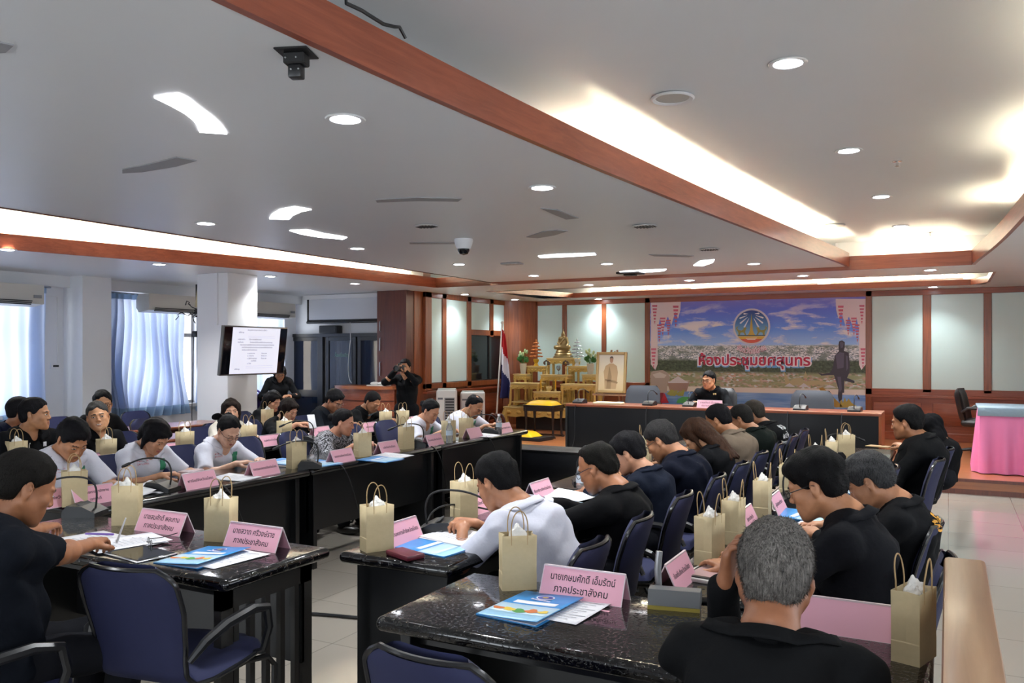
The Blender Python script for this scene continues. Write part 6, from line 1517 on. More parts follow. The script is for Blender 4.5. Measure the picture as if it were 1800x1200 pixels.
def mic(p, rz, label):
    global MIC
    if MIC is None:
        t = thing('gooseneck_microphone', label, 'microphone', (p[0], p[1], TT), rz, 'gooseneck conference microphones')
        e = BM(); prism(e, [(-.085, 0), (.085, 0), (.085, .022), (.02, .055), (-.06, .060), (-.085, .03)], -.075, .075, Matrix(((0, 0, 1, 0), (1, 0, 0, 0), (0, 1, 0, 0), (0, 0, 0, 1)))); obj('base_unit', e, BLACKP, t)
        e = BM(); box(e, (-.06, -.045, .0), (.06, .055, .004), .002, 1, 0, Matrix.Translation((0, .02, .045)) @ Matrix.Rotation(R(-26), 4, 'X')); obj('speaker_grille', e, mat('mic_grille', '2a2b2e', .6, bump=(600, .5, .002)), t)
        e = BM(); q = bez((0, .052, .03), (0, .075, .16), (.0, .05, .20), (0, -.06, .20), 12) + bez((0, -.06, .20), (0, -.12, .20), (0, -.17, .185), (0, -.21, .165), 6)[1:]; tube(e, q, .0052, 8); obj('gooseneck', e, BLACKM, t)
        e = BM(); a, b_ = q[-2], q[-1]; dd = (b_-a).normalized(); tube(e, [b_, b_ + dd*.008, b_ + dd*.055, b_ + dd*.062], [.006, .010, .010, .005], 12); obj('microphone_head', e, BLACKP, t)
        MIC = t; return t
    return dup(MIC, label, (p[0], p[1], TT), rz)
def folder(p, rz, label, openf=.012, full=True):
    t = thing('document_folder', label, 'folder', (p[0], p[1], TT), rz, 'blue document folders'); w_, l_ = .115, .155
    e = BM(); box(e, (-w_, -l_, 0), (w_, l_, .0015)); obj('back_cover', e, BLUEC, t)
    def pg(zoff, x0, x1, y0, y1, m, nm, lift=openf, par=None):
        e = BM(); surf(e, lambda u, v: V((x0 + (x1-x0)*u, y0 + (y1-y0)*v, zoff + lift*((x0 + (x1-x0)*u + w_)/(2*w_))**1.4)), 12, 4); o = obj(nm, e, m, par or t, None); md = o.modifiers.new('s', 'SOLIDIFY'); md.thickness = .0012; md.offset = 0; return o
    fc = pg(.004, -w_, w_, -l_, l_, BLUEC, 'front_cover')
    e = BM(); box(e, (-w_+.008, -l_+.006, .0016), (w_-.01, l_-.006, .0032)); obj('pages', e, PAPER, t)
    pg(.0048, -w_+.002, w_-.002, -l_+.002, -l_*.62, BLUEL, 'pale_band', par=fc); pg(.0048, -w_+.002, w_-.002, -l_*.62, -.002, SKYP, 'picture_band', par=fc); pg(.0056, -w_*.68, w_*.72, .012, l_*.27, PAPER, 'title_label', par=fc)
    if full:
        g = random.Random(int(abs(p[0])*1000) % 97)
        for k, m in enumerate((ORANGE, YELLOW, GREEN, ORANGE, YELLOW)):
            e = BM(); x = -.085 + k*.042; y = -l_*.42 + g.uniform(-.008, .008); rx = g.uniform(.016, .026)
            zf = lambda xx: .0062 + openf*((xx + w_)/(2*w_))**1.4
            c_ = [e.verts.new((x + rx*math.cos(a)*(1 + .3*math.sin(3*a + k)), y + rx*.75*math.sin(a)*(1 + .3*math.cos(2*a + k)), zf(x + rx*math.cos(a)) + .0002*k)) for a in [i*2*PI/14 for i in range(14)]]; e.faces.new(c_); obj('printed_motif', e, m, fc, None)
        y = l_*.62; 
        for r_, m, k in ((.034, mat('seal_white', 'e8e8f0', .4), 0), (.029, mat('seal_blue', '3c4c9a', .4), 1), (.012, mat('seal_gold', 'b8a45a', .4), 2)):
            e = BM(); e.faces.new([e.verts.new((r_*1.0*math.cos(a), y + r_*.72*math.sin(a), .0064 + .0003*k + openf*((r_*math.cos(a) + w_)/(2*w_))**1.4)) for a in [i*2*PI/28 for i in range(28)]]); obj('seal', e, m, fc, None)
        lettering('จังหวัดยโสธร', .014, mat('seal_text', 'd8d0e4', .5), fc, Matrix.Translation((0, y - .034, .0066 + openf*.4)), fit=-.075, offset=.0006)
    return t
def paper(p, rz, label, w_=.105, l_=.148, n_=2, z=TT, lift=.01, lines=True):
    t = thing('paper_sheets', label, 'paper', (p[0], p[1], z), rz, 'paper sheets on the tables'); g = random.Random(int(p[0]*977 + p[1]*331))
    for k in range(n_):
        e = BM(); a = g.uniform(-.12, .12); dx, dy = g.uniform(-.01, .01), g.uniform(-.01, .01)
        surf(e, lambda u, v: Matrix.Rotation(a, 3, 'Z') @ V(((u-.5)*2*w_, (v-.5)*2*l_, 0)) + V((dx, dy, .0015 + k*.004 + lift*(k+1)*.5*(u-.2)**2*(.5 + v))), 8, 8); o = obj('sheet', e, PAPER, t, None); md = o.modifiers.new('s', 'SOLIDIFY'); md.thickness = .0006
    if lines:
        e = BM()
        for i in range(9): y = .10 - i*.024; box(e, (-.075, y, .0035 + (n_-1)*.004 + lift*n_*.18), (.06 - (i % 3)*.02, y + .004, .0037 + (n_-1)*.004 + lift*n_*.18))
        obj('text_lines', e, mat('faint_print', 'a4a6ae', .7), t)
    return t
def bottle(p, label, z=TT):
    t = dup(BOT_P, label, (p[0], p[1], z)); t['group'] = 'water bottles on the tables'; return t
BOT_P['group'] = 'water bottles on the tables'
exec_placard_z = bz
# ------------------------------------------------------------------ the people, their chairs and what lies before them
WS = 'd2d3de'; BK = '0d0e11'
def seat(label, chair_label, H, face, ch=True, **kw):
    if face == 180 and 'fwd' not in kw: kw['fwd'] = min(.36, max(.10, abs(H[0] + 1.50))) if H[0] < -1.2 else max(.10, abs(H[0] + .22))
    t = person(label, H, face, **kw)
    if ch and H[0] < -1.2 and face == 180: ch = False
    if ch: chair(t.location.x - .04*math.cos(R(face)), t.location.y - .04*math.sin(R(face)), face, chair_label)
    return t
LQ = dict(face=0)
# left inner row, white shirts
seat('man in a white shirt with a green badge, first at the left inner row', 'blue chair of the first man in white at the left inner row', D(128, 772, 5.2), 0, tone='b07c58', shirt=WS, sleeve='short', pitch=38, yaw=-6, extra={'name': ('ผู้อำนวยการ', 'สำนักงานจังหวัด'), 'pocket': 1}, fz=900, style='full')
seat('woman with a black bob in a white blouse writing beside the gooseneck microphone', 'blue chair of the woman with the black bob', D(274, 766, 5.75), 0, fem=True, style='bob', tone='c09070', shirt=WS, sleeve='short', pitch=42, yaw=4, curl=(.5, .9), extra={'name': ('นางสาว ดวงใจ', 'ผู้แทนจังหวัด'), 'pocket': 1}, scale=.92)
seat('woman in glasses and white blouse with a black hair bow, writing', 'blue chair of the woman with the hair bow', D(402, 757, 6.33), 0, fem=True, style='bun', tone='c8a088', shirt=WS, sleeve='short', pitch=36, yaw=-14, glasses='2a1a16', extra={'name': ('นาง สุภาพร', 'ผู้แทนจังหวัด'), 'pocket': 1, 'bow': 1}, scale=.92)
seat('woman in a black and white patterned blouse with pulled back hair', 'blue chair of the woman in the patterned blouse', D(604, 742, 7.5), 0, fem=True, style='bun', tone='bd8a70', shirt=printed('patterned_blouse', '17171c', 'a9a9b0', 34), sleeve='elbow', collar='none', pitch=16, yaw=22, scale=.92)
seat('woman in a white blouse with tied black hair near the row\'s far end', 'blue chair of the woman in white near the far end', D(757, 722, 8.75), 0, fem=True, style='bun', tone='bd8c6e', shirt=WS, sleeve='short', pitch=32, yaw=-6, extra={'name': ('นาง วิไล', 'ผู้แทนจังหวัด'), 'pocket': 1}, scale=.93)
seat('man in a white shirt with thinning hair before the white air coolers', 'blue chair of the man in white at the far end of the row', D(834, 714, 9.45), 0, tone='a87858', style='receding', shirt=WS, sleeve='short', pitch=36, yaw=-4, extra={'pocket': 1})
# second left row
seat('man in a black polo with a small white crest, in profile', 'blue chair of the man in the black polo', D(62, 728, 6.35), 0, tone='b0805c', shirt=BK, sleeve='short', collar='polo', pitch=2, yaw=38, lids=False, extra={'pen': 1, 'crest': 1}, fz=700)
seat('smiling grey haired man in a black shirt with a gold watch, looking at the camera', 'blue chair of the smiling man', D(172, 732, 6.85), 0, tone='c0906a', style='short', hair='5c5a58', shirt=BK, sleeve='short', pitch=-2, yaw=-36, roll=8, smile=True, lids=False, extra={'pen': 1}, fz=700)
seat('woman with short dark hair in a white lace blouse before the pillar, looking out', 'blue chair of the woman in the lace blouse', D(406, 722, 8.0), 0, fem=True, style='bob', hair='2a1c18', tone='c89c80', shirt='d4cdc2', sleeve='long', collar='none', pitch=4, yaw=-38, lids=False, scale=.92)
seat('woman in black with a dark brown bob holding a phone at the second left row', 'blue chair of the woman holding a phone', D(508, 720, 8.8), 0, fem=True, style='bob', hair='1e1210', tone='c49478', shirt=BK, sleeve='elbow', collar='none', pitch=26, yaw=-6, scale=.95, hands={1: (.16, .50, .86), -1: (-.02, .52, .86)}, curl=(.9, .9))
seat('man in a dark jacket and thin glasses reading, before the wooden counter', 'dark chair of the man in the dark jacket', D(588, 704, 9.5), 0, tone='9a6a4e', style='full', shirt='14181f', pitch=32, yaw=-4, glasses='6a6460')
seat('man with cropped hair in a black shirt, reading in front of the photographer', 'blue chair of the man before the photographer', D(655, 706, 10.1), 0, tone='a97a5a', style='crop', shirt='0f1013', pitch=34, yaw=-4)
# third left row
seat('man in navy seen from behind at the far left, looking away', 'blue chair of the man in navy at the far left', D(36, 722, 7.3), 0, tone='9a6c4e', style='crop', shirt='101428', pitch=4, yaw=62, lids=False)
seat('man in black with dark glasses leaning behind the smiling man', 'blue chair of the man in dark glasses', D(180, 709, 7.9), 0, tone='b4845f', style='short', shirt='0d0d0f', collar='none', pitch=8, yaw=-30, glasses='0e0e10', lids=False)
seat('woman in black with long black hair below the television', 'dark chair of the woman below the television', D(481, 704, 10.1), 0, fem=True, style='long', tone='c49a7c', shirt=BK, sleeve='long', collar='none', pitch=24, yaw=-10)
person('woman in black standing half hidden behind the lower edge of the television', D(492, 654, 11.9), -40, fem=True, style='bob', tone='a87a5c', shirt='0d0e11', stand=True, scale=.86, pitch=34, hands={1: (.12, .22, .98), -1: (-.12, .22, .98)}, glasses='30303a', fwd=.10)
ph = D(712, 646, 12.0)
person('photographer in a black jacket standing with a camera raised to his face', ph, -76, tone='b48462', style='short', shirt='0d0e11', trousers='0c0c10', stand=True, scale=.92, pitch=4, yaw=6, hands={1: (.085, .20, ph.z - .045), -1: (-.075, .22, ph.z - .05)}, curl=(1.0, 1.0), fwd=.06, fdir={1: (-.3, .35, .75), -1: (.3, .35, .75)}, palm={1: (-1, .2, 0), -1: (1, .2, 0)}, pole={1: (.8, -.1, -.9), -1: (-.8, -.1, -.9)})
f_ = V((math.cos(R(-76)), math.sin(R(-76)), 0)); t = thing('photo_camera', 'black camera held up by the photographer', 'camera', ph + f_*.20 + V((0, 0, -.005)), R(-76) - PI/2)
e = BM(); box(e, (-.07, -.04, -.048), (.07, .035, .045), .012, 2); box(e, (-.03, -.035, .04), (.03, .02, .07), .01); obj('camera_body', e, BLACKP, t); e = BM(); lathe(e, [(0, 0), (.034, 0), (.036, .06), (.041, .065), (.041, .12), (.036, .122), (.033, .10), (0, .10)], 22, 0, Matrix.Translation((0, .035, 0)) @ Matrix.Rotation(-PI/2, 4, 'X')); obj('lens_barrel', e, BLACKP, t)
person('dark clothed person standing at the left picture edge, mostly out of view', D(-52, 640, 6.2), 20, tone='9a6c4e', shirt='0f1014', stand=True, scale=.93, pitch=6, hands={1: (.22, .05, .78), -1: (-.22, .05, .78)}, fwd=.08)
# middle right row, seen from behind
seat('young man in a white short sleeved shirt with clasped hands, seen from behind', 'blue chair of the young man in white', D(874, 846, 3.72), 180, tone='a97656', style='short', hair='131214', shirt='c2c3cf', sleeve='short', pitch=30, yaw=-12, hands={1: (.05, .46, .80), -1: (-.05, .47, .80)}, curl=(.9, .9), fz=1600, res=.005, lean_x=-.06)
seat('man in a black suit and glasses with thinning crown, pointing at his papers', 'blue chair of the man in the black suit', D(1050, 822, 4.25), 180, tone='a5704e', style='receding', hair='17140f', shirt='0c0c0e', collar='suit', undershirt='d2d2d8', pitch=26, yaw=-4, glasses='2a2a32', hands={1: (.10, .44, .79), -1: (-.12, .46, .79)}, scale=1.0, fz=1200)
seat('black haired woman in a navy jacket next to the man in the black suit', 'blue chair of the woman in the navy jacket', D(1104, 796, 4.95), 180, fem=True, style='full', tone='c08e70', shirt='0e1422', pitch=28, yaw=4, scale=.97, fz=700)
seat('grey haired man in a navy suit and glasses bending over his papers', 'blue chair of the grey haired man in navy', D(1162, 774, 5.5), 180, tone='ac7a58', style='short', hair='3c3a3a', shirt='0a0e1c', collar='suit', pitch=34, yaw=-2, glasses='4a4238', scale=1.04, fat=.02, fz=700)
seat('woman with very long brown hair falling down her black jacket', 'blue chair of the woman with long brown hair', D(1222, 764, 6.25), 180, fem=True, style='long', hair='4c3020', tone='b98a68', shirt=BK, pitch=40, yaw=-10, scale=.98, fz=900)
seat('officer in a khaki brown uniform with shoulder boards, seen from behind', 'blue chair of the officer in khaki', D(1262, 738, 6.9), 180, tone='a5734f', style='crop', shirt='6e6154', pitch=26, yaw=-4, scale=1.03, fat=.015)
seat('man in a dark green jacket and glasses with cropped greying hair', 'blue chair of the man in dark green', D(1302, 736, 7.6), 180, tone='a06e4c', style='crop', hair='2a2826', shirt='0d1411', pitch=24, yaw=-4, glasses='2a2a30', scale=1.02, fat=.02)
WT = mat('vest_white', 'c8cacc', .6)
seat('balding man in a black vest with white lettering and a grey stripe on the back', 'blue chair of the man in the lettered vest', D(1324, 727, 8.1), 180, tone='9c6c4c', style='crop', hair='4a433c', shirt='0c0d0f', pitch=22, yaw=-4, scale=1.02, fat=.02, extra={'back': [(.02, .06, .22, .07, WT, 'lettering', 'กอ.รมน.'), (.02, -.02, .26, .05, WT, 'lettering', 'จว.ยโสธร'), (.0, -.085, .30, .028, mat('vest_stripe', '8d9094', .5), 'reflective_stripe')]})
# outer right row
seat('man in glasses and a black jacket reading, nearest in the outer right row', 'blue chair of the man in glasses at the right row', D(1434, 852, 3.1), 180, tone='b27f5c', style='full', hair='121113', shirt='0f1015', pitch=24, yaw=-4, glasses='15151a', res=.0048, fz=2200, hands={-1: (-.10, .42, .785), 1: (.16, .40, .785)}, scale=1.0, ch=False, fwd=.13)
seat('grey haired man in a black jacket with yellow lettering on the back, head bowed', 'blue chair of the grey haired man at the right row', D(1528, 846, 3.75), 180, tone='ad7c5c', style='full', hair='4e4e50', shirt='0d0e11', pitch=36, yaw=-4, fz=2000, res=.005, ch=False, fwd=.12, extra={'back': [(.02, .0, .20, .075, mat('vest_yellow', 'd89a2a', .6), 'lettering', 'ยโสธร')]})
seat('heavy man in black with close cropped hair at the far end of the right row', 'blue chair of the heavy man at the far right row', D(1594, 742, 6.2), 180, tone='a2704f', style='short', hair='131214', shirt='0c0d0f', pitch=10, yaw=-14, scale=1.05, fat=.04, ch=False, fwd=.04)
seat('person in a black headscarf beside the heavy man at the far right row', 'blue chair of the person in the black headscarf', D(1634, 752, 7.2), 180, fem=True, style='veil', tone='b58666', shirt='0c0c0f', collar='none', pitch=14, yaw=-6, ch=False, fwd=.1)
for x, y, f, s in ((-.31, 3.38, 178, 'of the man in glasses at the right row'), (-.36, 4.12, 176, 'of the grey haired man at the right row'), (-.36, 6.55, 172, 'of the heavy man at the far right row'), (-.30, 7.30, 176, 'of the person in the black headscarf')): chair(x, y, f, f'blue chair {s}')
# foreground
F1H = D(42, 856, 2.95)
seat('man in a dark navy shirt with short black hair writing at lower left', 'dark blue chair of the man at lower left', F1H, 80, tone='9c6a4a', style='crop', hair='1c1814', shirt='0d1119', sleeve='short', pitch=26, yaw=-6, res=.0048, fz=2600, scale=1.04, fat=.03, hands={1: P(196, 955, .80), -1: P(128, 925, .80)}, curl=(.9, .95))
F2H = D(1362, 1008, 1.98)
seat('grey haired man in a black jacket with his back to the camera at lower right', 'blue chair of the man with his back to the camera', F2H, 92, tone='8f6044', style='short', hair='8f8a85', shirt='0c0d0f', collar='suit', pitch=14, yaw=8, roll=3, res=.0045, fz=9000, scale=1.02, hands={-1: D(1276, 1022, 2.10), 1: (.16, .40, .79)}, curl=(.8, .4), fdir={-1: (.2, -.1, 1)}, palm={-1: (1, -.1, 0)}, pole={-1: (-.15, .5, -1), 1: (.35, -.3, -.8)})
# the chairman
S1 = D(1246, 668, 11.5)
t = person('chairman in a black high collared jacket with gold pins and glasses behind the dais', S1, 268, tone='b5835f', style='short', hair='141315', shirt='0f1114', collar='mao', pitch=6, yaw=-16, glasses='3a3634', base=ST, extra={'pins': 1}, hands={1: (.16, S1.y*0 + .34, .74), -1: (-.14, .36, .74)}, lids=True, scale=.98)
exec_chair((t.location.x, t.location.y + .02, ST), R(178), 'dark chair under the chairman at the dais', BLKL)
# empty chairs
chair(-2.58, 2.23, 100, 'empty dark blue chair at lower left pushed to the slatted table')
chair(-1.12, 2.02, 86, 'empty blue chair back at the bottom edge before the blistered table')
for y, s in ((5.32, 'left of the patterned blouse'), (6.75, 'right of the patterned blouse')): chair(-5.12, y, 0, f'empty blue chair at the left inner row {s}')
for y, s in ((5.15, 'behind a lone kraft bag'), (5.55 + .75, 'right of the woman in the lace blouse')): chair(-6.5, y, 0, f'empty blue chair at the second left row {s}')
chair(-7.65, 6.35, 0, 'empty blue chair at the brown table left of the pillar'); chair(-8.72, 6.0, 0, 'empty blue chair by the windows under the rumpled curtain'); chair(-8.72, 7.05, 0, 'empty blue chair by the windows close to the pillar'); chair(-7.65, 4.75, 0, 'empty blue chair behind the man in the black polo')
chair(-.62, 5.40, 180, 'empty blue chair behind the grey haired man at the right row'); chair(-.62, 5.94, 180, 'empty blue chair farther behind the grey haired man at the right row')
for y, s in ((3.03, 'of the young man in white, nearest in the middle right row'), (3.60, 'second from the near end of the middle right row'), (4.28, 'of the man in the black suit'), (5.02, 'of the woman in the navy jacket'), (5.68, 'of the grey haired man in navy'), (6.36, 'of the woman with long brown hair'), (7.05, 'of the officer in khaki'), (7.75, 'of the man in dark green'), (8.4, 'of the man in the lettered vest')):
    chair(-1.53, y, 180 + (y*37 % 9) - 4, f'blue chair {s}')
# ------------------------------------------------------------------ paper bags
BG = [((24, 822), 'in front of the man in the black polo'), ((183, 817), 'in front of the smiling grey haired man'), ((322, 800), 'alone on the second left row right of the woman with the bob'), ((125, 890), 'in front of the first man in white at the left inner row'),
      ((218, 923), 'on the lower left table beside the microphone'), ((384, 952), 'on the lower left table at its inner end beside a name placard'), ((435, 785), 'in front of the woman in the lace blouse'), ((473, 748), 'on the brown table before the woman below the television'),
      ((498, 775), 'in front of the woman holding a phone'), ((519, 823), 'right of the woman with the hair bow'), ((636, 803), 'in front of the woman in the patterned blouse'), ((713, 789), 'by the empty chair right of the patterned blouse'), ((677, 754), 'in front of the man before the photographer'),
      ((707, 752), 'narrow side on, at the photographer end of the second left row'), ((788, 775), 'right of the second woman from the far end'), ((819, 769), 'narrow side on, in front of the far man in white'), ((660, 969), 'at the near corner of the middle right row'),
      ((815, 913), 'left of the young man in white'), ((1136, 812), 'between the navy jacket woman and the grey haired man in navy'), ((1251, 993), 'nearest on the outer right row'), ((1293, 956), 'second on the outer right row'), ((1344, 911), 'third on the outer right row'), ((1388, 876), 'fourth on the outer right row'),
      ((1437, 838), 'fifth on the outer right row, half hidden'), ((1465, 822), 'beside the thin black microphone far along the right row'), ((1490, 807), 'farthest on the outer right row'), ((910, 1037), 'with a wrapped snack on the nearest blistered table'), ((1610, 1148), 'at the right end of the nearest table by the tan partition')]
BR = [80, 75, 80, 60, 35, 15, 85, 90, 85, 75, 70, 75, 85, 5, 80, 5, 60, 75, 100, 80, 88, 92, 90, 88, 92, 15, 38, 72]
for i, ((q, s), r_) in enumerate(zip(BG, BR)):
    p = P(*q, TT); d = V((FW[0], FW[1], 0))*.035
    if i == 27: p = V((-.085, 2.57, 0)); d *= 0
    if i == 7: p = V((-6.95, 7.2, 0)); d *= 0
    bag(p + d, R(r_), f'kraft paper bag {s}', .95)
# ------------------------------------------------------------------ name placards
two = lambda a, b_: [(a, .034, .24), (b_, .034, .20)]
one = lambda a: [(a, .024, .22)]
PL = [((91, 893), 0, 'at the left edge beside the microphone of the man in navy', one('สำนักงานจังหวัด')), ((171, 885), 0, 'in front of the first man in white', [('ผู้อำนวยการสำนักงาน', .022, .2), ('เขตพื้นที่', .022, .12)]), ((275, 937), -90, 'on the lower left table beside the eyeglasses', two('นายสมศักดิ์ พละกาบ', 'ภาคประชาสังคม')),
      ((437, 965), -90, 'on the lower left table by the empty dark blue chair', two('นายสวาท ศรีวงษ์ราช', 'ภาคประชาสังคม')), ((357, 857), 0, 'in front of the woman with the bob', one('พาณิชย์จังหวัดยโสธร')), ((470, 835), 0, 'in front of the woman with the hair bow', one('เกษตรและสหกรณ์จังหวัดยโสธร')),
      ((607, 812), 0, 'left of the bag before the patterned blouse', one('แรงงานจังหวัดยโสธร')), ((688, 796), 0, 'right of the bag before the patterned blouse', one('คลังจังหวัดยโสธร')), ((768, 782), 0, 'in front of the second woman from the far end', one('วัฒนธรรมจังหวัดยโสธร')), ((838, 769), 0, 'seen edge on between the far bag and the water bottle', None), ((892, 760), 0, 'at the far end of the left inner row', one('พัฒนาการจังหวัดยโสธร')),
      ((480, 783), 0, 'in front of the woman holding a phone', one('ขนส่งจังหวัดยโสธร')), ((569, 767), 0, 'half hidden behind the patterned blouse', one('ประมงจังหวัด')), ((655, 758), 0, 'in front of the man before the photographer', one('สถิติจังหวัดยโสธร')), ((722, 748), 0, 'half hidden behind the tied black hair', one('ที่ดินจังหวัด')), ((164, 821), 0, 'half hidden behind the bag of the smiling man', one('ปลัดจังหวัด')), ((296, 801), 0, 'half hidden behind the black bob', one('จัดหางานจังหวัด')),
      ((717, 955), 0, 'with a sheen beside the near bag of the middle row', one('ประธานหอการค้าจังหวัดยโสธร')), ((848, 902), 0, 'half hidden behind the young man in white', one('ผู้แทนจังหวัด')), ((960, 875), 0, 'in front of the man in the black suit', one('ศึกษาธิการจังหวัดยโสธร')), ((1090, 827), 0, 'before the woman in the navy jacket', one('สาธารณสุขจังหวัด')),
      ((1209, 1029), 0, 'beside the grey microphone unit at the near end of the right row', one('ท้องถิ่นจังหวัดยโสธร')), ((1327, 929), 0, 'between the second and third bags of the right row', one('อัยการจังหวัด')), ((1377, 901), 0, 'between the third and fourth bags of the right row', one('ผู้บังคับการตำรวจ')), ((1018, 1056), -90, 'largest, on the nearest blistered table', two('นายเกษมศักดิ์ เอ็มรัตน์', 'ภาคประชาสังคม')), ((1492, 1120), -90, 'behind the shoulder of the man with his back turned', None)]
for (q, fc, s, ln) in PL:
    p = P(*q, TT); p = p + V((-.046, 0, 0)) if fc == 0 else p + V((0, .046, 0))
    placard(p, fc, f'pink name placard {s}', ln, w_=.30 if fc else .25)
q = OY(1247, 708, by0 + .1); placard((q.x, by0 + .12), -90, 'pink name placard on the dais in front of the chairman', two('นายสุวัฒน์ เข็มเพชร', 'ประธานการประชุม'), w_=.32, z=bz)
# ------------------------------------------------------------------ microphones
MC = [((150, 905), 298, 'on the lower left table before the man in navy'), ((285, 862), 290, 'in front of the woman with the bob'), ((545, 822), 310, 'between the two bags right of the woman with the hair bow'), ((733, 783), 300, 'before the empty chair beyond the patterned blouse'), ((862, 762), 298, 'in front of the far man in white'),
      ((540, 776), 300, 'on the second left row before the woman holding a phone'), ((690, 752), 300, 'on the second left row before the photographer'), ((770, 935), 112, 'in front of the young man in white'), ((1030, 850), 118, 'in front of the man in the black suit'), ((1395, 882), 118, 'beside the fourth bag of the right row'), ((1462, 806), 118, 'with its thin black neck by the far right bags')]
for q, r_, s in MC: bx_ = P(*q, TT); mic(bx_, R(r_), f'black gooseneck microphone {s}')
t = thing('grey_microphone_unit', 'grey microphone unit with a rubbed short neck at the near end of the right row', 'microphone', tuple(P(1187, 1062, TT)[:2]) + (TT,), R(12)); e = BM(); prism(e, [(-.07, 0), (.07, 0), (.07, .022), (.02, .055), (-.05, .06), (-.07, .03)], -.085, .085, Matrix(((0, 0, 1, 0), (1, 0, 0, 0), (0, 1, 0, 0), (0, 0, 0, 1)))); obj('base_unit', e, mat('mic_grey', '55575a', .5), t)
e = BM(); box(e, (-.085, -.075, 0), (.085, -.068, .012)); obj('yellow_strip', e, mat('aged_strip', '8a7a2c', .5), t); e = BM(); tube(e, [(-.06, .06, .03), (-.065, .062, .10), (-.06, .07, .16)], [.011, .013, .012], 10); obj('short_neck', e, mat('worn_chrome', '8c8e90', .35, .6), t)
for u, s in ((1016, 'at the left end, before the altar'), (1139, 'beside the grey empty chair'), (1210, 'beside the chairman placard'), (1406, 'before the right grey chair'), (1502, 'at the right end of the dais')):
    q = OY(u, 705, by0 + .15); o = dup(MIC, f'dark gooseneck microphone on the dais {s}', (q.x, by0 + .22, bz), R(175)); o['group'] = 'gooseneck microphones on the dais'
# ------------------------------------------------------------------ folders, papers, bottles and small things
p = P(335, 980, TT); folder((-2.737, 2.468), R(5), 'blue document folder lying on the lower left table', .015)
paper((-2.62, 2.50), R(-3), 'white sheet sticking out under the blue folder on the lower left table', .09, .14, 1)
folder((-1.228, 2.482), R(-5), 'blue document folder on the nearest blistered table', .012)
paper((-1.085, 2.515), R(-4), 'white sheet beside the blue folder on the nearest table', .065, .125, 1)
FL = [((765, 962), 80, 'under the papers of the young man in white'), ((985, 888), 70, 'under the papers of the man in the black suit'), ((1030, 912), 60, 'below the pointing hand of the man in the black suit'), ((1412, 907), 75, 'before the man in glasses at the right row'), ((560, 815), 75, 'on the left inner row before the empty chair'), ((500, 812), 85, 'before the woman with the hair bow'), ((668, 808), 85, 'before the woman in the patterned blouse'), ((742, 778), 85, 'before the empty place right of the patterned blouse'), ((640, 752), 85, 'before the man before the photographer'), ((455, 778), 85, 'before the woman in the lace blouse'), ((1480, 862), 85, 'before the grey haired man at the right row')]
for q, r_, s in FL: p = P(*q, TT); folder((p.x, p.y), R(r_), f'blue document folder {s}', .006, False)
PP = [((270, 858), 95, 'under the hand of the woman with the bob', .03), ((215, 868), 95, 'bent open before the first man in white', .06), ((410, 838), 95, 'under the pen of the woman with the hair bow', .008), ((150, 948), 170, 'under the hands of the man in navy at lower left', .012), ((225, 955), 165, 'on top of the tablet at lower left', .012), ((800, 945), 80, 'before the clasped hands of the young man in white', .02), ((1000, 873), 75, 'before the man in the black suit', .02), ((850, 765), 95, 'before the far man in white', .02), ((690, 800), 95, 'under the hand of the patterned blouse', .01), ((1445, 930), 80, 'under the hand of the man in glasses at the right row', .01), ((1140, 832), 90, 'before the grey haired man in navy', .015), ((610, 755), 95, 'before the man in the dark jacket', .02), ((550, 765), 95, 'before the woman holding a phone', .01)]
for q, r_, s, lf in PP:
    p = P(*q, TT + .008); paper((p.x, p.y), R(r_), f'white paper sheets {s}', lift=lf, z=TT + .008 if any(k in s for k in ('tablet', 'clasped', 'suit')) else TT)
for q, s in (((790, 788), 'between the two far bags of the left inner row'), ((877, 765), 'beside the far placard of the left inner row'), ((1022, 868), 'in front of the man in the black suit')): p = P(*q, TT); k = -4.16 / p.x if -4.16 < p.x < -3 else 1.0; bottle((p.x*k, p.y*k), f'clear water bottle {s}')
p = P(247, 975, TT); t = thing('tablet', 'dark tablet in a silver case under the papers at lower left', 'tablet', (p.x, p.y, TT), R(-8)); e = BM(); box(e, (-.13, -.09, 0), (.13, .09, .010), .004, 2); obj('silver_case', e, CHROME, t); e = BM(); box(e, (-.122, -.082, .0095), (.122, .082, .0112)); obj('screen', e, mat('tablet_glass', '15161a', .06), t)
p = P(1262, 1012, TT); t = thing('tablet', 'tablet in an open white case showing a pink page at the right row', 'tablet', (p.x, p.y, TT), R(-8)); e = BM(); box(e, (-.105, -.135, 0), (.105, .135, .014), .004, 2); obj('case', e, mat('case_pale', 'b9b7b2', .4), t); e = BM(); box(e, (-.09, -.12, .013), (.09, .12, .018), .002, 1); obj('bezel', e, BLACKP, t); e = BM(); box(e, (-.078, -.10, .0175), (.078, .10, .0186)); obj('screen', e, mat('pink_screen', 'b99a9a', .15), t)
p = P(265, 958, TT); t = thing('eyeglasses', 'folded eyeglasses with black temples lying before the lower left placard', 'glasses', (p.x + .02, p.y - .02, TT), R(150)); e = BM()
for s in (-1, 1): tube(e, [(s*.032 + .022*math.cos(a), 0, .018 + .017*math.sin(a)) for a in [i*2*PI/18 for i in range(18)]], .0012, 5, closed=True); tube(e, [(s*.056, 0, .024), (s*.06, -.06, .022), (s*.058, -.125, .035 if s > 0 else .016)], .002, 6)
tube(e, [(-.01, 0, .02), (0, 0, .024), (.01, 0, .02)], .0012, 5); obj('frame', e, BLACKM, t); e = BM()
for s in (-1, 1): lathe(e, [(0, 0), (.021, 0)], 16, 0, Matrix.Translation((s*.032, 0, .018)) @ Matrix.Rotation(PI/2, 4, 'X'))
obj('lens', e, BOTM, t)
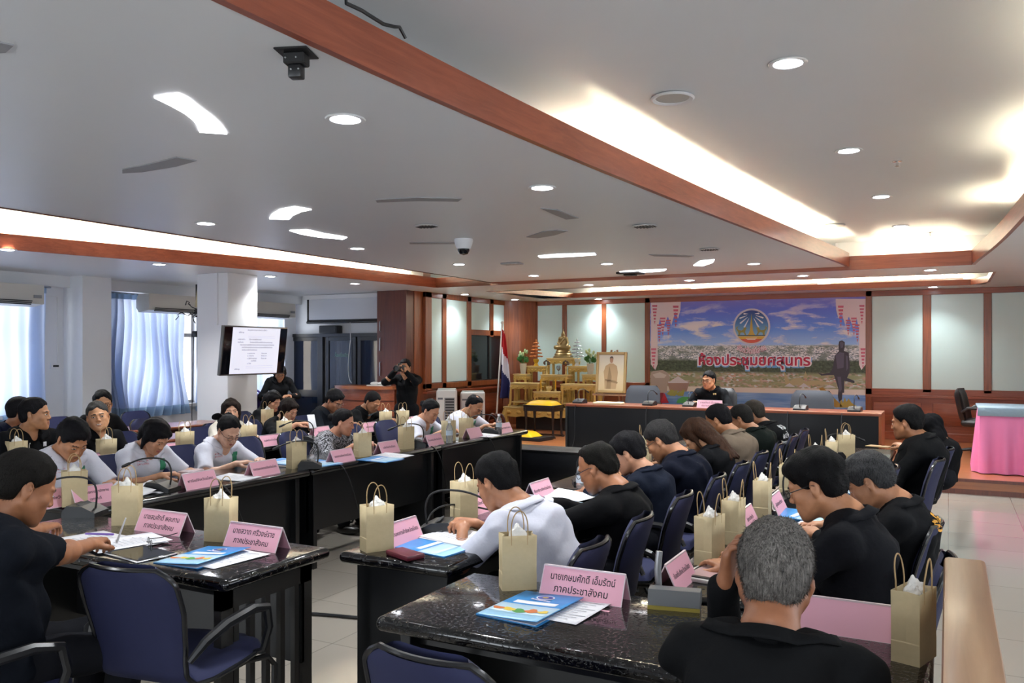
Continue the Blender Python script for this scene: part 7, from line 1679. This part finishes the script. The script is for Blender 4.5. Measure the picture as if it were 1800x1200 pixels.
def small(nm, label, cat, q, rz, sz, m, z=TT):
    p = P(*q, z) if not isinstance(q, V) else q; t = obj(nm, BMbox(sz), m, None, 35, (p.x, p.y, z)); t.rotation_euler = (0, 0, rz); return tag(t, label, cat)
def BMbox(s): e = BM(); box(e, (-s[0]/2, -s[1]/2, 0), (s[0]/2, s[1]/2, s[2]), min(s)*.3, 2); return e
small('notebook_case', 'dark red leather case lying at the near edge of the middle row', 'case', (712, 978), R(70), (.09, .16, .022), mat('red_leather', '5a1c2a', .35))
t = small('pen', 'purple pen lying on the papers at lower left', 'pen', (175, 940), R(20), (.14, .009, .009), mat('purple_pen', '6a4aa0', .3), TT + .02)
t = small('pen', 'dark blue pen lying before the man in glasses at the right row', 'pen', (1432, 934), R(25), (.14, .009, .009), mat('blue_pen', '2a2f8c', .3), TT + .016)
h = P(205, 936, .86); t = thing('pen', 'white pen held upright by the man in navy at lower left', 'pen', (h.x, h.y, .82), 0); e = BM(); tube(e, [(0, 0, 0), (.03, .02, .10)], [.005, .003], 8); obj('barrel', e, WHITE, t)
t = small('handbag', 'pale pink pouch on the left inner row beside the woman with the hair bow', 'bag', (336, 838), R(20), (.12, .16, .05), mat('pale_pouch', 'b8a2a6', .5, bump=(30, .4, .02)))
t = small('phone', 'white phone held by the woman in black at the second left row', 'phone', D(548, 742, 8.35), R(30), (.075, .15, .01), mat('phone_white', 'd0d0d4', .3), 0); t.location = D(548, 741, 8.35); t.rotation_euler = (R(60), 0, R(60))
t = small('pink_slip', 'small pink slip sticking out from under the white sheet on the nearest table', 'paper', (1064, 1074), R(-5), (.03, .012, .002), PINK)
t = small('envelope', 'tan envelope under the hands of the heavy man at the far right row', 'envelope', (1545, 785), R(70), (.12, .2, .008), mat('tan_paper', 'b3946a', .6))
t = small('book_stack', 'pile of papers and a small book on the dais at its left end', 'papers', OY(1070, 707, by0 + .2), 0, (.40, .2, .03), mat('cream_paper', 'c9bf9c', .6), bz)
small('paper_cup_holder', 'small steel dish beside the chair of the khaki officer', 'dish', V((-.78, 5.55, TT)), 0, (.05, .05, .07), STEEL)
# cables hanging from the tables
def cable(ptz, label, r_=.005): e = BM(); tube(e, ptz, r_, 6); tag(obj('hanging_cord', e, BLACKP), label, 'cable', 'black microphone cables')
for y, s in ((3.85, 'under the microphone of the woman with the bob'), (5.0, 'between the hair bow and the patterned blouse'), (6.3, 'below the empty place beyond the patterned blouse'), (7.3, 'near the far end')):
    cable(bez((-4.12, y, .755), (-4.02, y + .03, .74), (-4.05, y + .12, .45), (-4.14, y + .3, .33), 14), f'black cable drooping over the table front {s}')
cable(bez((-2.22, 3.35, .755), (-2.3, 3.5, .90), (-2.2, 3.75, .80), (-2.05, 3.85, .756), 14), 'black cable looping beside the microphone of the young man in white')
for u in (1012, 1137, 1385, 1480): q = OY(u, 715, by0); cable(bez((q.x, by0 - .005, bz - .01), (q.x - .03, by0 - .04, bz - .2), (q.x + .05, by0 - .04, bz - .4), (q.x - .05, by0 - .02, ST + .1), 12), f'black cable hanging down the dais front {["below its left microphone", "left of the panel joint", "below the right grey chair", "near its right end"][[1012, 1137, 1385, 1480].index(u)]}')
e = BM(); tube(e, bez((-3.5, 3.9, .012), (-3.2, 4.0, .012), (-2.9, 4.0, .012), (-2.35, 4.3, .012), 14), .010, 6); tag(obj('cable', e, BLACKP), 'black cable lying across the floor gap between the lower tables', 'cable')
